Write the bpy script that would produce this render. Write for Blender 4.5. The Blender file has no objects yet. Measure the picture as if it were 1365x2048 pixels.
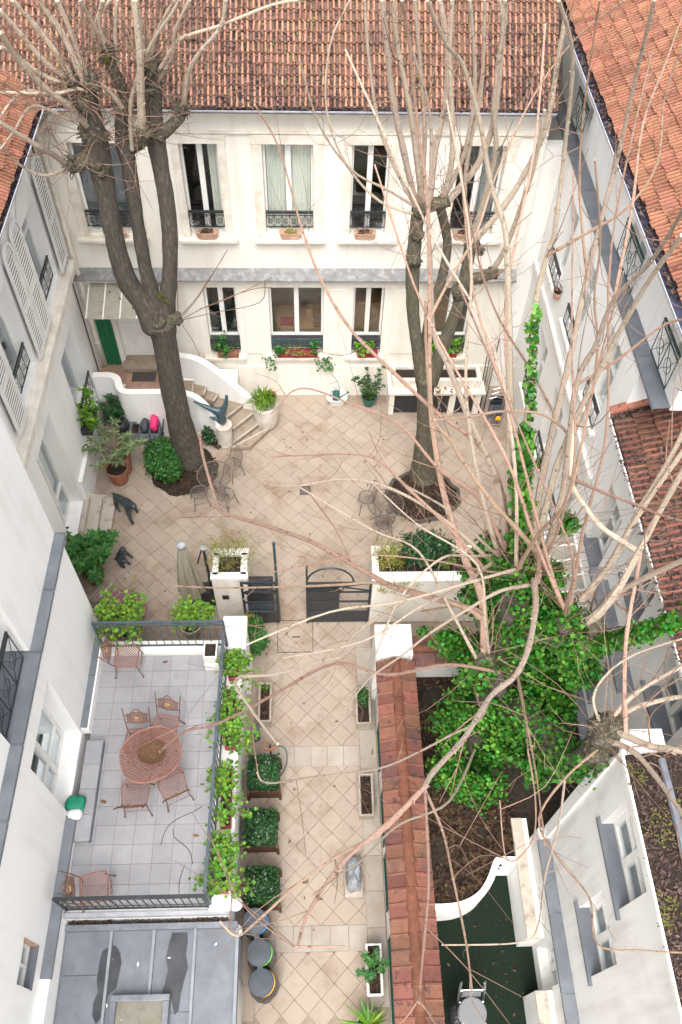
import bpy, math, random
from mathutils import Vector, Matrix, noise
from math import sin, cos, pi, radians, sqrt, atan2
random.seed(7)
SC = bpy.context.scene
COL = SC.collection
# ------------------------------------------------------------------ camera
CAM_H = 16.5
FPX = 1665.2
PITCH, YAW, ROLL = radians(54.535), radians(-3.42), radians(2.379)
cam_data = bpy.data.cameras.new("camera")
cam = bpy.data.objects.new("camera", cam_data)
COL.objects.link(cam)
cam_data.sensor_fit = 'VERTICAL'
cam_data.sensor_height = 24.0
cam_data.lens = 24.0 * FPX / 2048.0
cam_data.clip_end = 500
CAMR = Matrix.Rotation(YAW, 4, 'Z') @ Matrix.Rotation(pi/2 - PITCH, 4, 'X') @ Matrix.Rotation(ROLL, 4, 'Z')
cam.matrix_world = Matrix.Translation((0, 0, CAM_H)) @ CAMR
SC.camera = cam
# ------------------------------------------------------------------ light: bright overcast day
SUN_EL, SUN_AZ = radians(62), radians(190)
world = bpy.data.worlds.new("World")
SC.world = world
world.use_nodes = True
nt = world.node_tree
bg = nt.nodes["Background"]
sky = nt.nodes.new("ShaderNodeTexSky")
sky.sky_type = 'NISHITA'
sky.sun_disc = False
sky.sun_elevation = SUN_EL
sky.sun_rotation = SUN_AZ
sky.air_density = 1.0
sky.dust_density = 4.0
sky.ozone_density = 1.0
hs = nt.nodes.new("ShaderNodeHueSaturation")
hs.inputs['Saturation'].default_value = 0.22
nt.links.new(sky.outputs[0], hs.inputs['Color'])
nt.links.new(hs.outputs[0], bg.inputs['Color'])
bg.inputs['Strength'].default_value = 0.15
sl = bpy.data.lights.new("sun", 'SUN')
sl.energy = 0.9
sl.angle = radians(38)
sl.color = (1.0, 0.955, 0.9)
sun = bpy.data.objects.new("sun", sl)
COL.objects.link(sun)
sun_dir = Vector((sin(SUN_AZ)*cos(SUN_EL), cos(SUN_AZ)*cos(SUN_EL), sin(SUN_EL)))
sun.rotation_euler = (-sun_dir).to_track_quat('-Z', 'Y').to_euler()
sun.location = (0, 0, 30)
SC.view_settings.view_transform = 'Standard'
SC.view_settings.look = 'None'
SC.view_settings.gamma = 1
SC.view_settings.exposure = 1.6
SC.cycles.max_bounces = 7
SC.cycles.diffuse_bounces = 4
SC.cycles.transparent_max_bounces = 12
SC.cycles.use_denoising = True
# ------------------------------------------------------------------ pixel -> point in the place (photo pixels)
R3 = CAMR.to_3x3()
def ray(u, v):
    return R3 @ Vector(((u-682.5)/FPX, -(v-1024)/FPX, -1.0))
def pz(u, v, z=0.0):
    d = ray(u, v); t = (z-CAM_H)/d.z
    return Vector((d.x*t, d.y*t, z))
def py(u, v, y):
    d = ray(u, v); t = y/d.y
    return Vector((d.x*t, y, CAM_H+d.z*t))
def px(u, v, x):
    d = ray(u, v); t = x/d.x
    return Vector((x, d.y*t, CAM_H+d.z*t))
# ------------------------------------------------------------------ scene helpers
WL = {}
def wl(o): return WL.get(o.name, Vector((0, 0, 0))) if o else Vector((0, 0, 0))
def tag(o, label=None, cat=None, group=None, kind=None):
    if label: o['label'] = label
    if cat: o['category'] = cat
    if group: o['group'] = group
    if kind: o['kind'] = kind
    return o
def empty(name, loc, label=None, cat=None, group=None, kind=None, rz=0):
    o = bpy.data.objects.new(name, None)
    o.empty_display_size = .1
    COL.objects.link(o)
    o.location = loc
    o.rotation_euler = (0, 0, rz)
    WL[o.name] = Vector(loc)
    return tag(o, label, cat, group, kind)
def link_mesh(name, me, parent=None, loc=(0, 0, 0), rot=None, scale=None):
    o = bpy.data.objects.new(name, me)
    COL.objects.link(o)
    o.location = Vector(loc) - wl(parent)
    if rot is not None: o.rotation_euler = rot
    if scale is not None: o.scale = scale
    if parent: o.parent = parent
    WL[o.name] = Vector(loc)
    return o
def copy_tree(o, parent=None):
    c = o.copy()
    COL.objects.link(c)
    if parent is not None: c.parent = parent
    for ch in o.children:
        copy_tree(ch, c)
    return c
def place(o, loc, rz=0, s=1.0):
    o.location = loc
    o.rotation_euler = (0, 0, rz)
    o.scale = (s, s, s)
    return o
class MB:
    def __init__(s): s.v = []; s.f = []
    def poly(s, pts):
        n = len(s.v); s.v += [Vector(p) for p in pts]; s.f.append(tuple(range(n, n+len(pts)))); return s
    def box(s, x0, y0, z0, x1, y1, z1):
        x0, x1 = min(x0, x1), max(x0, x1); y0, y1 = min(y0, y1), max(y0, y1); z0, z1 = min(z0, z1), max(z0, z1)
        n = len(s.v)
        s.v += [Vector(p) for p in ((x0,y0,z0),(x1,y0,z0),(x1,y1,z0),(x0,y1,z0),(x0,y0,z1),(x1,y0,z1),(x1,y1,z1),(x0,y1,z1))]
        s.f += [tuple(n+i for i in q) for q in ((0,3,2,1),(4,5,6,7),(0,1,5,4),(1,2,6,5),(2,3,7,6),(3,0,4,7))]
        return s
    def obox(s, c, ax, ay, az):
        c, ax, ay, az = Vector(c), Vector(ax), Vector(ay), Vector(az)
        n = len(s.v)
        for sz in (-1, 1):
            for sx, sy in ((-1,-1),(1,-1),(1,1),(-1,1)):
                s.v.append(c+ax*sx+ay*sy+az*sz)
        s.f += [tuple(n+i for i in q) for q in ((0,3,2,1),(4,5,6,7),(0,1,5,4),(1,2,6,5),(2,3,7,6),(3,0,4,7))]
        return s
    def bar(s, p, q, w, h=None, up=(0,0,1)):
        p, q = Vector(p), Vector(q); h = h or w
        d = q-p; L = d.length
        if L < 1e-6: return s
        d /= L; u = Vector(up)
        if abs(d.dot(u)) > .98: u = Vector((1,0,0))
        a = d.cross(u).normalized(); b = a.cross(d).normalized()
        return s.obox((p+q)/2, d*(L/2), a*(w/2), b*(h/2))
    def tube(s, pts, r, n=6, cap=True):
        pts = [Vector(p) for p in pts]; m = len(pts)
        rs = r if isinstance(r, (list, tuple)) else [r]*m
        base = len(s.v); ref = None
        for i, p in enumerate(pts):
            d = (pts[min(i+1, m-1)]-pts[max(i-1, 0)])
            d = d.normalized() if d.length > 1e-9 else Vector((0,0,1))
            if ref is None:
                ref = d.orthogonal().normalized()
            else:
                ref = ref - d*ref.dot(d)
                ref = ref.normalized() if ref.length > 1e-6 else d.orthogonal().normalized()
            b = d.cross(ref)
            for k in range(n):
                a = 2*pi*k/n
                s.v.append(p+(ref*cos(a)+b*sin(a))*rs[i])
        for i in range(m-1):
            for k in range(n):
                k2 = (k+1) % n
                s.f.append((base+i*n+k, base+i*n+k2, base+(i+1)*n+k2, base+(i+1)*n+k))
        if cap:
            s.f.append(tuple(base+k for k in reversed(range(n))))
            s.f.append(tuple(base+(m-1)*n+k for k in range(n)))
        return s
    def ring(s, c, rad, r, n=24, m=5, nx=(1,0,0), ny=(0,1,0), a0=0, a1=2*pi):
        c, nx, ny = Vector(c), Vector(nx), Vector(ny)
        s.tube([c+nx*(rad*cos(a0+(a1-a0)*i/n))+ny*(rad*sin(a0+(a1-a0)*i/n)) for i in range(n+1)], r, m, cap=False)
        return s
    def lathe(s, c, prof, n=20, sx=1, sy=1, cap=True):
        c = Vector(c); base = len(s.v)
        for r, z in prof:
            for k in range(n):
                a = 2*pi*k/n
                s.v.append(c+Vector((r*cos(a)*sx, r*sin(a)*sy, z)))
        for i in range(len(prof)-1):
            for k in range(n):
                k2 = (k+1) % n
                s.f.append((base+i*n+k, base+i*n+k2, base+(i+1)*n+k2, base+(i+1)*n+k))
        if cap:
            s.f.append(tuple(base+k for k in reversed(range(n))))
            s.f.append(tuple(base+(len(prof)-1)*n+k for k in range(n)))
        return s
    def prism(s, poly, z0, z1):
        n = len(s.v); m = len(poly)
        s.v += [Vector((p[0], p[1], z0)) for p in poly]+[Vector((p[0], p[1], z1)) for p in poly]
        s.f.append(tuple(n+i for i in reversed(range(m)))); s.f.append(tuple(n+m+i for i in range(m)))
        for i in range(m):
            j = (i+1) % m
            s.f.append((n+i, n+j, n+m+j, n+m+i))
        return s
    def leaf(s, p, d, nrm, L, W, fold=.15, curl=.1):
        p, d, nrm = Vector(p), Vector(d).normalized(), Vector(nrm)
        a = d.cross(nrm)
        a = a.normalized() if a.length > 1e-4 else d.orthogonal().normalized()
        u = a.cross(d).normalized(); n = len(s.v)
        s.v += [p, p+d*L*.45+a*W*.5-u*W*fold, p+d*L-u*L*curl, p+d*L*.45-a*W*.5-u*W*fold]
        s.f += [(n, n+1, n+2), (n, n+2, n+3)]
        return s
    def leaf6(s, p, d, nrm, L, W, curl=.1):
        p, d, nrm = Vector(p), Vector(d).normalized(), Vector(nrm)
        a = d.cross(nrm)
        a = a.normalized() if a.length > 1e-4 else d.orthogonal().normalized()
        u = a.cross(d).normalized(); n = len(s.v)
        s.v += [p, p+d*L*.22+a*W*.48, p+d*L*.68+a*W*.42-u*L*curl*.5, p+d*L-u*L*curl, p+d*L*.68-a*W*.42-u*L*curl*.5, p+d*L*.22-a*W*.48]
        s.f += [(n, n+1, n+2, n+3), (n, n+3, n+4, n+5)]
        return s
    def disc(s, c, nrm, r, n=7):
        c, nrm = Vector(c), Vector(nrm).normalized()
        a = nrm.orthogonal().normalized(); b = nrm.cross(a); o = random.random()*6.28
        m = len(s.v); s.v.append(c-nrm*r*.22)
        s.v += [c+(a*cos(o+2*pi*k/n)+b*sin(o+2*pi*k/n))*r*random.uniform(.85, 1.08) for k in range(n)]
        s.f += [(m, m+1+k, m+1+(k+1) % n) for k in range(n)]
        return s
    def build(s, name, mat, parent=None, smooth=False, bev=0, origin=None, kind=None):
        o0 = Vector(origin) if origin is not None else wl(parent)
        me = bpy.data.meshes.new(name)
        me.from_pydata([tuple(p-o0) for p in s.v], [], s.f)
        me.materials.append(MAT[mat] if isinstance(mat, str) else mat)
        if smooth:
            me.polygons.foreach_set('use_smooth', [True]*len(me.polygons))
        me.update()
        o = bpy.data.objects.new(name, me)
        COL.objects.link(o)
        o.location = o0 - wl(parent)
        if parent: o.parent = parent
        WL[o.name] = o0
        if bev:
            b = o.modifiers.new('bevel', 'BEVEL'); b.width = bev; b.segments = 2; b.limit_method = 'ANGLE'
        if kind: o['kind'] = kind
        return o
def rdir(zmin=-1, zmax=1):
    a = random.uniform(0, 2*pi); z = random.uniform(zmin, zmax); r = sqrt(max(0, 1-z*z))
    return Vector((r*cos(a), r*sin(a), z))
def smooth_pts(pts, sub=4):
    pts = [Vector(p) for p in pts]; out = []
    for i in range(len(pts)-1):
        p0, p1, p2, p3 = pts[max(i-1, 0)], pts[i], pts[i+1], pts[min(i+2, len(pts)-1)]
        for k in range(sub):
            t = k/sub
            out.append(.5*((2*p1)+(p2-p0)*t+(2*p0-5*p1+4*p2-p3)*t*t+(3*p1-p0-3*p2+p3)*t**3))
    out.append(pts[-1])
    return out
# ------------------------------------------------------------------ materials
MAT = {}
def mat(name, c1, c2=None, scale=6, rough=.8, bump=0, bscale=60, rnd=0, hue=0, metal=0, spec=.3, detail=5, c3=None, stretch=None, sss=0, lo=.35, hi=.65):
    m = bpy.data.materials.new(name); m.use_nodes = True
    t = m.node_tree; N = t.nodes; Lk = t.links
    b = N["Principled BSDF"]
    b.inputs['Roughness'].default_value = rough
    b.inputs['Metallic'].default_value = metal
    b.inputs['Specular IOR Level'].default_value = spec
    geo = N.new('ShaderNodeNewGeometry')
    pos = geo.outputs['Position']
    if stretch:
        mp = N.new('ShaderNodeMapping'); mp.inputs['Scale'].default_value = stretch
        Lk.new(pos, mp.inputs['Vector']); pos = mp.outputs['Vector']
    col = None
    if c2:
        nz = N.new('ShaderNodeTexNoise'); nz.inputs['Scale'].default_value = scale; nz.inputs['Detail'].default_value = detail
        nz.inputs['Roughness'].default_value = .62
        Lk.new(pos, nz.inputs['Vector'])
        r = N.new('ShaderNodeValToRGB')
        r.color_ramp.elements[0].position = lo; r.color_ramp.elements[1].position = hi
        r.color_ramp.elements[0].color = (*c1, 1); r.color_ramp.elements[1].color = (*c2, 1)
        if c3:
            e = r.color_ramp.elements.new((lo+hi)/2+.06); e.color = (*c3, 1)
        Lk.new(nz.outputs['Fac'], r.inputs['Fac']); col = r.outputs['Color']
    if rnd or hue:
        oi = N.new('ShaderNodeObjectInfo')
        ad = N.new('ShaderNodeMath'); ad.operation = 'ADD'
        Lk.new(oi.outputs['Random'], ad.inputs[0]); Lk.new(geo.outputs['Random Per Island'], ad.inputs[1])
        fr = N.new('ShaderNodeMath'); fr.operation = 'FRACT'; Lk.new(ad.outputs[0], fr.inputs[0])
        hsv = N.new('ShaderNodeHueSaturation')
        mr = N.new('ShaderNodeMapRange'); mr.inputs['To Min'].default_value = 1-rnd; mr.inputs['To Max'].default_value = 1+rnd
        Lk.new(fr.outputs[0], mr.inputs['Value']); Lk.new(mr.outputs[0], hsv.inputs['Value'])
        if hue:
            m7 = N.new('ShaderNodeMath'); m7.operation = 'MULTIPLY'; m7.inputs[1].default_value = 7.31; Lk.new(fr.outputs[0], m7.inputs[0])
            f7 = N.new('ShaderNodeMath'); f7.operation = 'FRACT'; Lk.new(m7.outputs[0], f7.inputs[0])
            mh = N.new('ShaderNodeMapRange'); mh.inputs['To Min'].default_value = .5-hue; mh.inputs['To Max'].default_value = .5+hue
            Lk.new(f7.outputs[0], mh.inputs['Value']); Lk.new(mh.outputs[0], hsv.inputs['Hue'])
        if col: Lk.new(col, hsv.inputs['Color'])
        else: hsv.inputs['Color'].default_value = (*c1, 1)
        col = hsv.outputs['Color']
    if col: Lk.new(col, b.inputs['Base Color'])
    else: b.inputs['Base Color'].default_value = (*c1, 1)
    if bump:
        n2 = N.new('ShaderNodeTexNoise'); n2.inputs['Scale'].default_value = bscale; n2.inputs['Detail'].default_value = 4
        Lk.new(pos, n2.inputs['Vector'])
        bp = N.new('ShaderNodeBump'); bp.inputs['Strength'].default_value = bump; bp.inputs['Distance'].default_value = .02
        Lk.new(n2.outputs['Fac'], bp.inputs['Height']); Lk.new(bp.outputs[0], b.inputs['Normal'])
    if sss:
        tr = N.new('ShaderNodeBsdfTranslucent')
        if col: Lk.new(col, tr.inputs['Color'])
        else: tr.inputs['Color'].default_value = (*c1, 1)
        mx = N.new('ShaderNodeMixShader'); mx.inputs[0].default_value = sss
        Lk.new(b.outputs[0], mx.inputs[1]); Lk.new(tr.outputs[0], mx.inputs[2])
        Lk.new(mx.outputs[0], N['Material Output'].inputs['Surface'])
    MAT[name] = m
    return m
def stucco(name, c, grime, amt=.5):
    """painted render: large soft patches, vertical run-off streaks and fine grain"""
    m = bpy.data.materials.new(name); m.use_nodes = True
    t = m.node_tree; N = t.nodes; Lk = t.links; b = N["Principled BSDF"]
    b.inputs['Roughness'].default_value = .88; b.inputs['Specular IOR Level'].default_value = .15
    g = N.new('ShaderNodeNewGeometry')
    mp = N.new('ShaderNodeMapping'); mp.inputs['Scale'].default_value = (3.2, 3.2, .22)
    Lk.new(g.outputs['Position'], mp.inputs['Vector'])
    n1 = N.new('ShaderNodeTexNoise'); n1.inputs['Scale'].default_value = 1.6; n1.inputs['Detail'].default_value = 7; Lk.new(mp.outputs[0], n1.inputs['Vector'])
    n2 = N.new('ShaderNodeTexNoise'); n2.inputs['Scale'].default_value = .9; n2.inputs['Detail'].default_value = 6; Lk.new(g.outputs['Position'], n2.inputs['Vector'])
    ad = N.new('ShaderNodeMath'); ad.operation = 'MULTIPLY'; Lk.new(n1.outputs['Fac'], ad.inputs[0]); Lk.new(n2.outputs['Fac'], ad.inputs[1])
    mr = N.new('ShaderNodeMapRange'); mr.inputs['From Min'].default_value = .24; mr.inputs['From Max'].default_value = .42
    mr.inputs['To Max'].default_value = amt; Lk.new(ad.outputs[0], mr.inputs['Value'])
    mx = N.new('ShaderNodeMixRGB'); mx.inputs[1].default_value = (*c, 1); mx.inputs[2].default_value = (*grime, 1)
    Lk.new(mr.outputs[0], mx.inputs[0]); Lk.new(mx.outputs[0], b.inputs['Base Color'])
    n3 = N.new('ShaderNodeTexNoise'); n3.inputs['Scale'].default_value = 55; n3.inputs['Detail'].default_value = 4; Lk.new(g.outputs['Position'], n3.inputs['Vector'])
    bp = N.new('ShaderNodeBump'); bp.inputs['Strength'].default_value = .25; bp.inputs['Distance'].default_value = .01
    Lk.new(n3.outputs['Fac'], bp.inputs['Height']); Lk.new(bp.outputs[0], b.inputs['Normal'])
    MAT[name] = m
stucco('stucco_cream', (.80, .76, .685), (.56, .49, .40), .5)
stucco('stucco_white', (.88, .87, .845), (.70, .665, .60), .38)
stucco('stucco_grey', (.80, .79, .76), (.55, .53, .49), .6)
mat('white_paint', (.82, .81, .78), (.74, .72, .67), 4, .5, .05, 50)
mat('cream_trim', (.80, .75, .67), (.62, .56, .47), 3, .75, .15, 40)
mat('stone_coping', (.510, .459, .391), (.323, .272, .221), 5, .85, .3, 40, c3=(.476, .416, .348))
mat('zinc', (.13, .143, .165), (.18, .195, .217), 2.2, .5, .06, 14, metal=.1, spec=.4)
mat('zinc_dark', (.13, .14, .16), (.22, .23, .26), 4, .4, .1, 14, metal=.2, spec=.5)
mat('zinc_seam', (.20, .215, .24), (.26, .275, .30), 4, .5, .05, 20, spec=.4)
mat('wet_zinc', (.035, .037, .042), (.06, .063, .07), 3, .3, .0, 20, spec=.35)
mat('lead_band', (.160, .160, .160), (.304, .304, .296), 7, .7, .3, 30, c3=(.224, .224, .224))
mat('gutter', (.035, .04, .085), (.08, .085, .13), 4, .35, .05, 20, spec=.5)
mat('gutter_grey', (.30, .31, .335), (.42, .42, .44), 5, .45, .05, 20, spec=.4)
mat('tile_orange', (.30, .142, .088), (.15, .075, .055), 14, .9, .5, 60, rnd=.3, hue=.012, c3=(.36, .19, .13))
mat('tile_bright', (.27, .115, .07), (.165, .068, .045), 12, .9, .4, 60, rnd=.24, hue=.01, c3=(.32, .145, .092))
mat('tile_brown', (.15, .062, .041), (.075, .037, .032), 7, .7, .4, 60, rnd=.3, hue=.012, c3=(.19, .08, .055))
mat('ridge_tile', (.18, .07, .038), (.11, .043, .027), 8, .7, .3, 50, rnd=.15)
mat('terracotta', (.336, .152, .092), (.240, .096, .060), 8, .85, .2, 50, rnd=.12)
mat('terracotta_pale', (.58, .38, .28), (.42, .25, .17), 7, .85, .2, 50, rnd=.1)
mat('paving', (.358, .292, .234), (.288, .226, .172), 1.7, .72, .15, 45, rnd=.055, hue=.005, c3=(.342, .279, .224), detail=9)
mat('paving_pale', (.375, .33, .285), (.31, .265, .22), 2.5, .7, .12, 45, rnd=.07, detail=9)
mat('mortar', (.285, .23, .18), (.235, .186, .145), 9, .95, .3, 60)
mat('landing_tile', (.375, .247, .188), (.285, .180, .128), 3, .8, .2, 45, rnd=.12)
mat('step_stone', (.336, .280, .220), (.232, .184, .132), 5, .85, .35, 45, rnd=.08, c3=(.304, .244, .188))
mat('terrace_tile', (.285, .28, .295), (.325, .32, .33), 3, .55, .06, 45, rnd=.06)
mat('grout', (.15, .147, .15), (.115, .115, .115), 9, .9)
mat('black_metal', (.018, .021, .024), (.03, .035, .04), 12, .4, .05, 30, spec=.5)
mat('green_metal', (.02, .05, .05), (.03, .07, .07), 8, .45, .05, 30, spec=.5)
mat('blue_metal', (.04, .058, .072), (.07, .092, .11), 8, .45, .05, 30, spec=.5)
mat('chrome', (.62, .63, .65), None, rough=.22, metal=1, spec=.5)
mat('aluminium', (.20, .205, .21), None, rough=.45, metal=.4)
mat('green_paint', (.012, .11, .045), (.02, .15, .065), 6, .55, .2, 40)
mat('green_lattice', (.008, .05, .038), (.014, .07, .052), 6, .6, .2, 40)
mat('dark_wood', (.07, .035, .022), (.13, .065, .04), 5, .8, .3, 40, stretch=(1, 1, 8))
mat('light_wood', (.45, .26, .12), (.34, .18, .08), 5, .6, .1, 40, stretch=(1, 6, 1))
mat('soil', (.02, .014, .011), (.045, .032, .023), 14, .95, .8, 40)
mat('litter', (.085, .05, .027), (.03, .018, .012), 8, .95, .3, 40, rnd=.7, hue=.025)
mat('litter_roof', (.111, .072, .058), (.055, .036, .036), 8, .95, .3, 40, rnd=.55, hue=.03)
mat('dead_leaf', (.16, .09, .045), None, rough=.9, rnd=.5, hue=.02)
mat('bark', (.062, .051, .041), (.14, .12, .098), 22, .95, .7, 30, stretch=(1, 1, .22), c3=(.09, .075, .061), lo=.36, hi=.66)
mat('bark_light', (.085, .07, .052), (.18, .155, .12), 20, .95, .7, 30, stretch=(1, 1, .3), c3=(.115, .105, .07), lo=.36, hi=.66)
mat('bark_knob', (.055, .046, .035), (.18, .155, .12), 20, .95, 1.0, 18, c3=(.095, .085, .055), lo=.38, hi=.62)
mat('moss', (.09, .10, .02), (.16, .15, .04), 14, .95, .8, 50)
mat('shoot_tan', (.335, .265, .20), (.20, .155, .115), 11, .75, .6, 30, rnd=.2, hue=.008, c3=(.41, .335, .265))
mat('shoot_red', (.275, .175, .125), (.165, .098, .07), 11, .65, .6, 30, rnd=.24, hue=.012, c3=(.33, .22, .165))
mat('twig', (.17, .10, .072), (.25, .165, .12), 9, .8, .2, 30, rnd=.3)
mat('ivy', (.022, .095, .011), (.066, .215, .02), 1.6, .42, rnd=.6, hue=.04, spec=.4, sss=.18)
mat('ivy_light', (.07, .23, .02), (.12, .31, .035), 3, .42, rnd=.35, hue=.02, spec=.4, sss=.22)
mat('leaf_dark', (.013, .055, .015), (.028, .095, .024), 5, .35, rnd=.5, hue=.02, spec=.5, sss=.1)
mat('leaf_green', (.026, .112, .022), (.053, .173, .030), 5, .45, rnd=.4, hue=.02, spec=.4, sss=.18)
mat('leaf_bright', (.080, .216, .016), (.144, .288, .028), 5, .5, rnd=.45, hue=.03, spec=.35, sss=.2)
mat('leaf_lime', (.152, .280, .020), (.096, .216, .020), 5, .5, rnd=.45, hue=.03, spec=.35, sss=.2)
mat('leaf_yellow', (.288, .272, .048), (.192, .224, .040), 5, .55, rnd=.4, hue=.03, spec=.3, sss=.2)
mat('leaf_variegated', (.240, .288, .144), (.080, .136, .048), 12, .5, rnd=.35, hue=.015, spec=.35, sss=.15)
mat('stem', (.14, .12, .06), (.20, .15, .08), 10, .85)
mat('flower_white', (.75, .72, .68), None, rough=.7)
mat('flower_pink', (.5, .12, .2), None, rough=.7)
mat('bronze', (.035, .045, .055), (.07, .085, .095), 8, .45, .3, 25, metal=.35, spec=.5)
mat('bronze_blue', (.05, .09, .11), (.09, .14, .16), 10, .4, .3, 25, metal=.35, spec=.5)
mat('chair_rose', (.30, .145, .11), (.215, .095, .072), 9, .6, .2, 40, rnd=.06, spec=.35)
mat('rust_brown', (.14, .075, .055), (.20, .11, .08), 9, .65, .2, 40, spec=.35)
mat('gilt', (.42, .27, .15), (.22, .12, .07), 25, .5, .3, 40, metal=.2, spec=.4)
mat('wicker', (.16, .085, .045), (.08, .04, .022), 30, .85, .6, 60)
mat('wire', (.10, .08, .07), (.18, .15, .13), 20, .7, .2, 40, spec=.4)
mat('purple_cloth', (.15, .045, .085), (.26, .11, .17), 40, .85, .2, 60)
mat('parasol_cloth', (.25, .225, .17), (.36, .32, .25), 6, .9, .3, 60, stretch=(1, 1, .2))
mat('grey_plastic', (.055, .065, .08), (.075, .085, .10), 6, .5, .05, 20, rnd=.1)
mat('crate_grey', (.19, .22, .26), (.25, .28, .32), 6, .55, .05, 20, rnd=.1)
mat('bag_black', (.015, .016, .018), (.03, .03, .033), 8, .3, .8, 22, spec=.5)
mat('pink_plastic', (.72, .03, .15), (.80, .06, .20), 6, .45, .3, 20)
mat('blue_plastic', (.03, .22, .55), None, rough=.4)
mat('yellow_plastic', (.75, .42, .02), None, rough=.4)
mat('lime_plastic', (.12, .55, .06), None, rough=.4)
mat('bag_green', (.008, .17, .095), (.015, .24, .13), 8, .5, .6, 22)
mat('clear_plastic', (.55, .56, .57), (.75, .76, .77), 18, .25, .5, 30, spec=.5)
mat('red_plastic', (.35, .03, .05), (.24, .02, .04), 8, .5)
mat('white_ceramic', (.80, .79, .76), (.68, .66, .60), 6, .35, .05, 30, spec=.5)
mat('stone_white', (.651, .607, .546), (.484, .422, .352), 5, .85, .4, 35)
mat('trough_stone', (.435, .390, .330), (.315, .262, .210), 6, .9, .35, 45)
mat('tarp', (.15, .16, .18), (.26, .27, .29), 4, .35, .5, 9, spec=.4)
mat('watering_green', (.015, .11, .10), None, rough=.35, spec=.5)
mat('globe', (.88, .87, .84), None, rough=.25, spec=.5)
mat('yard_carpet', (.004, .011, .006), (.009, .02, .01), 30, .95, .6, 90)
mat('curtain', (.78, .78, .70), (.84, .84, .78), 3, .9, stretch=(8, 8, .3))
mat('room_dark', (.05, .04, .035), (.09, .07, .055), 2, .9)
mat('room_warm', (.55, .36, .24), (.42, .25, .16), 2, .9)
mat('room_grey', (.30, .31, .32), (.38, .39, .40), 2, .9)
mat('book', (.4, .16, .06), None, rough=.7, rnd=.5, hue=.12)
mat('mat_dark', (.055, .045, .045), (.10, .085, .08), 60, .95, .6, 90)
mat('cable', (.05, .05, .05), None, rough=.6)
mat('shutter_gap_shade', (.16, .16, .155), None, rough=.9)  # shade between the louvre slats as a flat dark colour
mat('drain', (.06, .06, .07), (.10, .10, .11), 20, .6)
mat('awning_glass', (.36, .345, .29), (.29, .27, .22), 6, .3, .1, 20, spec=.5)
mat('lime_mortar', (.3, .22, .17), (.2, .14, .1), 7, .95, .5, 40)
def glassmat(name, tint, refl):
    m = bpy.data.materials.new(name); m.use_nodes = True
    t = m.node_tree; N = t.nodes; Lk = t.links
    N.remove(N["Principled BSDF"])
    tr = N.new('ShaderNodeBsdfTransparent'); tr.inputs[0].default_value = (*tint, 1)
    gl = N.new('ShaderNodeBsdfGlossy'); gl.inputs['Roughness'].default_value = .02; gl.inputs[0].default_value = (.9, .95, 1, 1)
    lw = N.new('ShaderNodeLayerWeight'); lw.inputs['Blend'].default_value = .5
    pw_ = N.new('ShaderNodeMath'); pw_.operation = 'POWER'; pw_.inputs[1].default_value = 4; Lk.new(lw.outputs['Facing'], pw_.inputs[0])
    ad = N.new('ShaderNodeMath'); ad.operation = 'ADD'; ad.inputs[1].default_value = refl; ad.use_clamp = True; Lk.new(pw_.outputs[0], ad.inputs[0])
    mx = N.new('ShaderNodeMixShader'); Lk.new(ad.outputs[0], mx.inputs[0]); Lk.new(tr.outputs[0], mx.inputs[1]); Lk.new(gl.outputs[0], mx.inputs[2])
    Lk.new(mx.outputs[0], N['Material Output'].inputs['Surface'])
    MAT[name] = m
glassmat('glass', (.93, .95, .94), .075)
glassmat('glass_roof', (.75, .78, .72), .08)
glassmat('glass_frost', (.9, .92, .9), .25)

mat('tile_dirt_shade', (.10, .06, .045), (.17, .10, .07), 10, .95, .5, 40)  # trough colour: settled dirt plus the shade between ribs, painted in
def add_stain(name, colr, scale, lo, hi, amt):
    m = MAT[name]; t = m.node_tree; N = t.nodes; Lk = t.links; b = N["Principled BSDF"]
    src = b.inputs['Base Color'].links[0].from_socket
    g = N.new('ShaderNodeNewGeometry'); n = N.new('ShaderNodeTexNoise'); n.inputs['Scale'].default_value = scale; n.inputs['Detail'].default_value = 8; n.inputs['Roughness'].default_value = .7
    Lk.new(g.outputs['Position'], n.inputs['Vector'])
    r = N.new('ShaderNodeMapRange'); r.inputs['From Min'].default_value = lo; r.inputs['From Max'].default_value = hi; r.inputs['To Max'].default_value = amt
    Lk.new(n.outputs['Fac'], r.inputs['Value'])
    mx = N.new('ShaderNodeMixRGB'); Lk.new(r.outputs[0], mx.inputs[0]); Lk.new(src, mx.inputs[1]); mx.inputs[2].default_value = (*colr, 1)
    Lk.new(mx.outputs[0], b.inputs['Base Color'])
add_stain('paving', (.18, .105, .055), .75, .51, .68, .65)
add_stain('paving', (.17, .14, .115), 3.3, .57, .70, .55)
add_stain('paving_pale', (.30, .21, .13), 1.1, .56, .72, .5)
add_stain('terrace_tile', (.17, .168, .172), 1.6, .55, .72, .35)
add_stain('tile_brown', (.07, .05, .05), 2.0, .52, .64, .6)
add_stain('tile_orange', (.085, .06, .055), 1.1, .50, .64, .65)
add_stain('tile_bright', (.13, .075, .05), 1.4, .54, .68, .55)
add_stain('zinc', (.10, .11, .12), 1.3, .5, .66, .5)
add_stain('step_stone', (.24, .18, .10), 1.6, .5, .66, .6)
add_stain('stone_coping', (.26, .20, .14), 2.4, .56, .7, .5)
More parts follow.
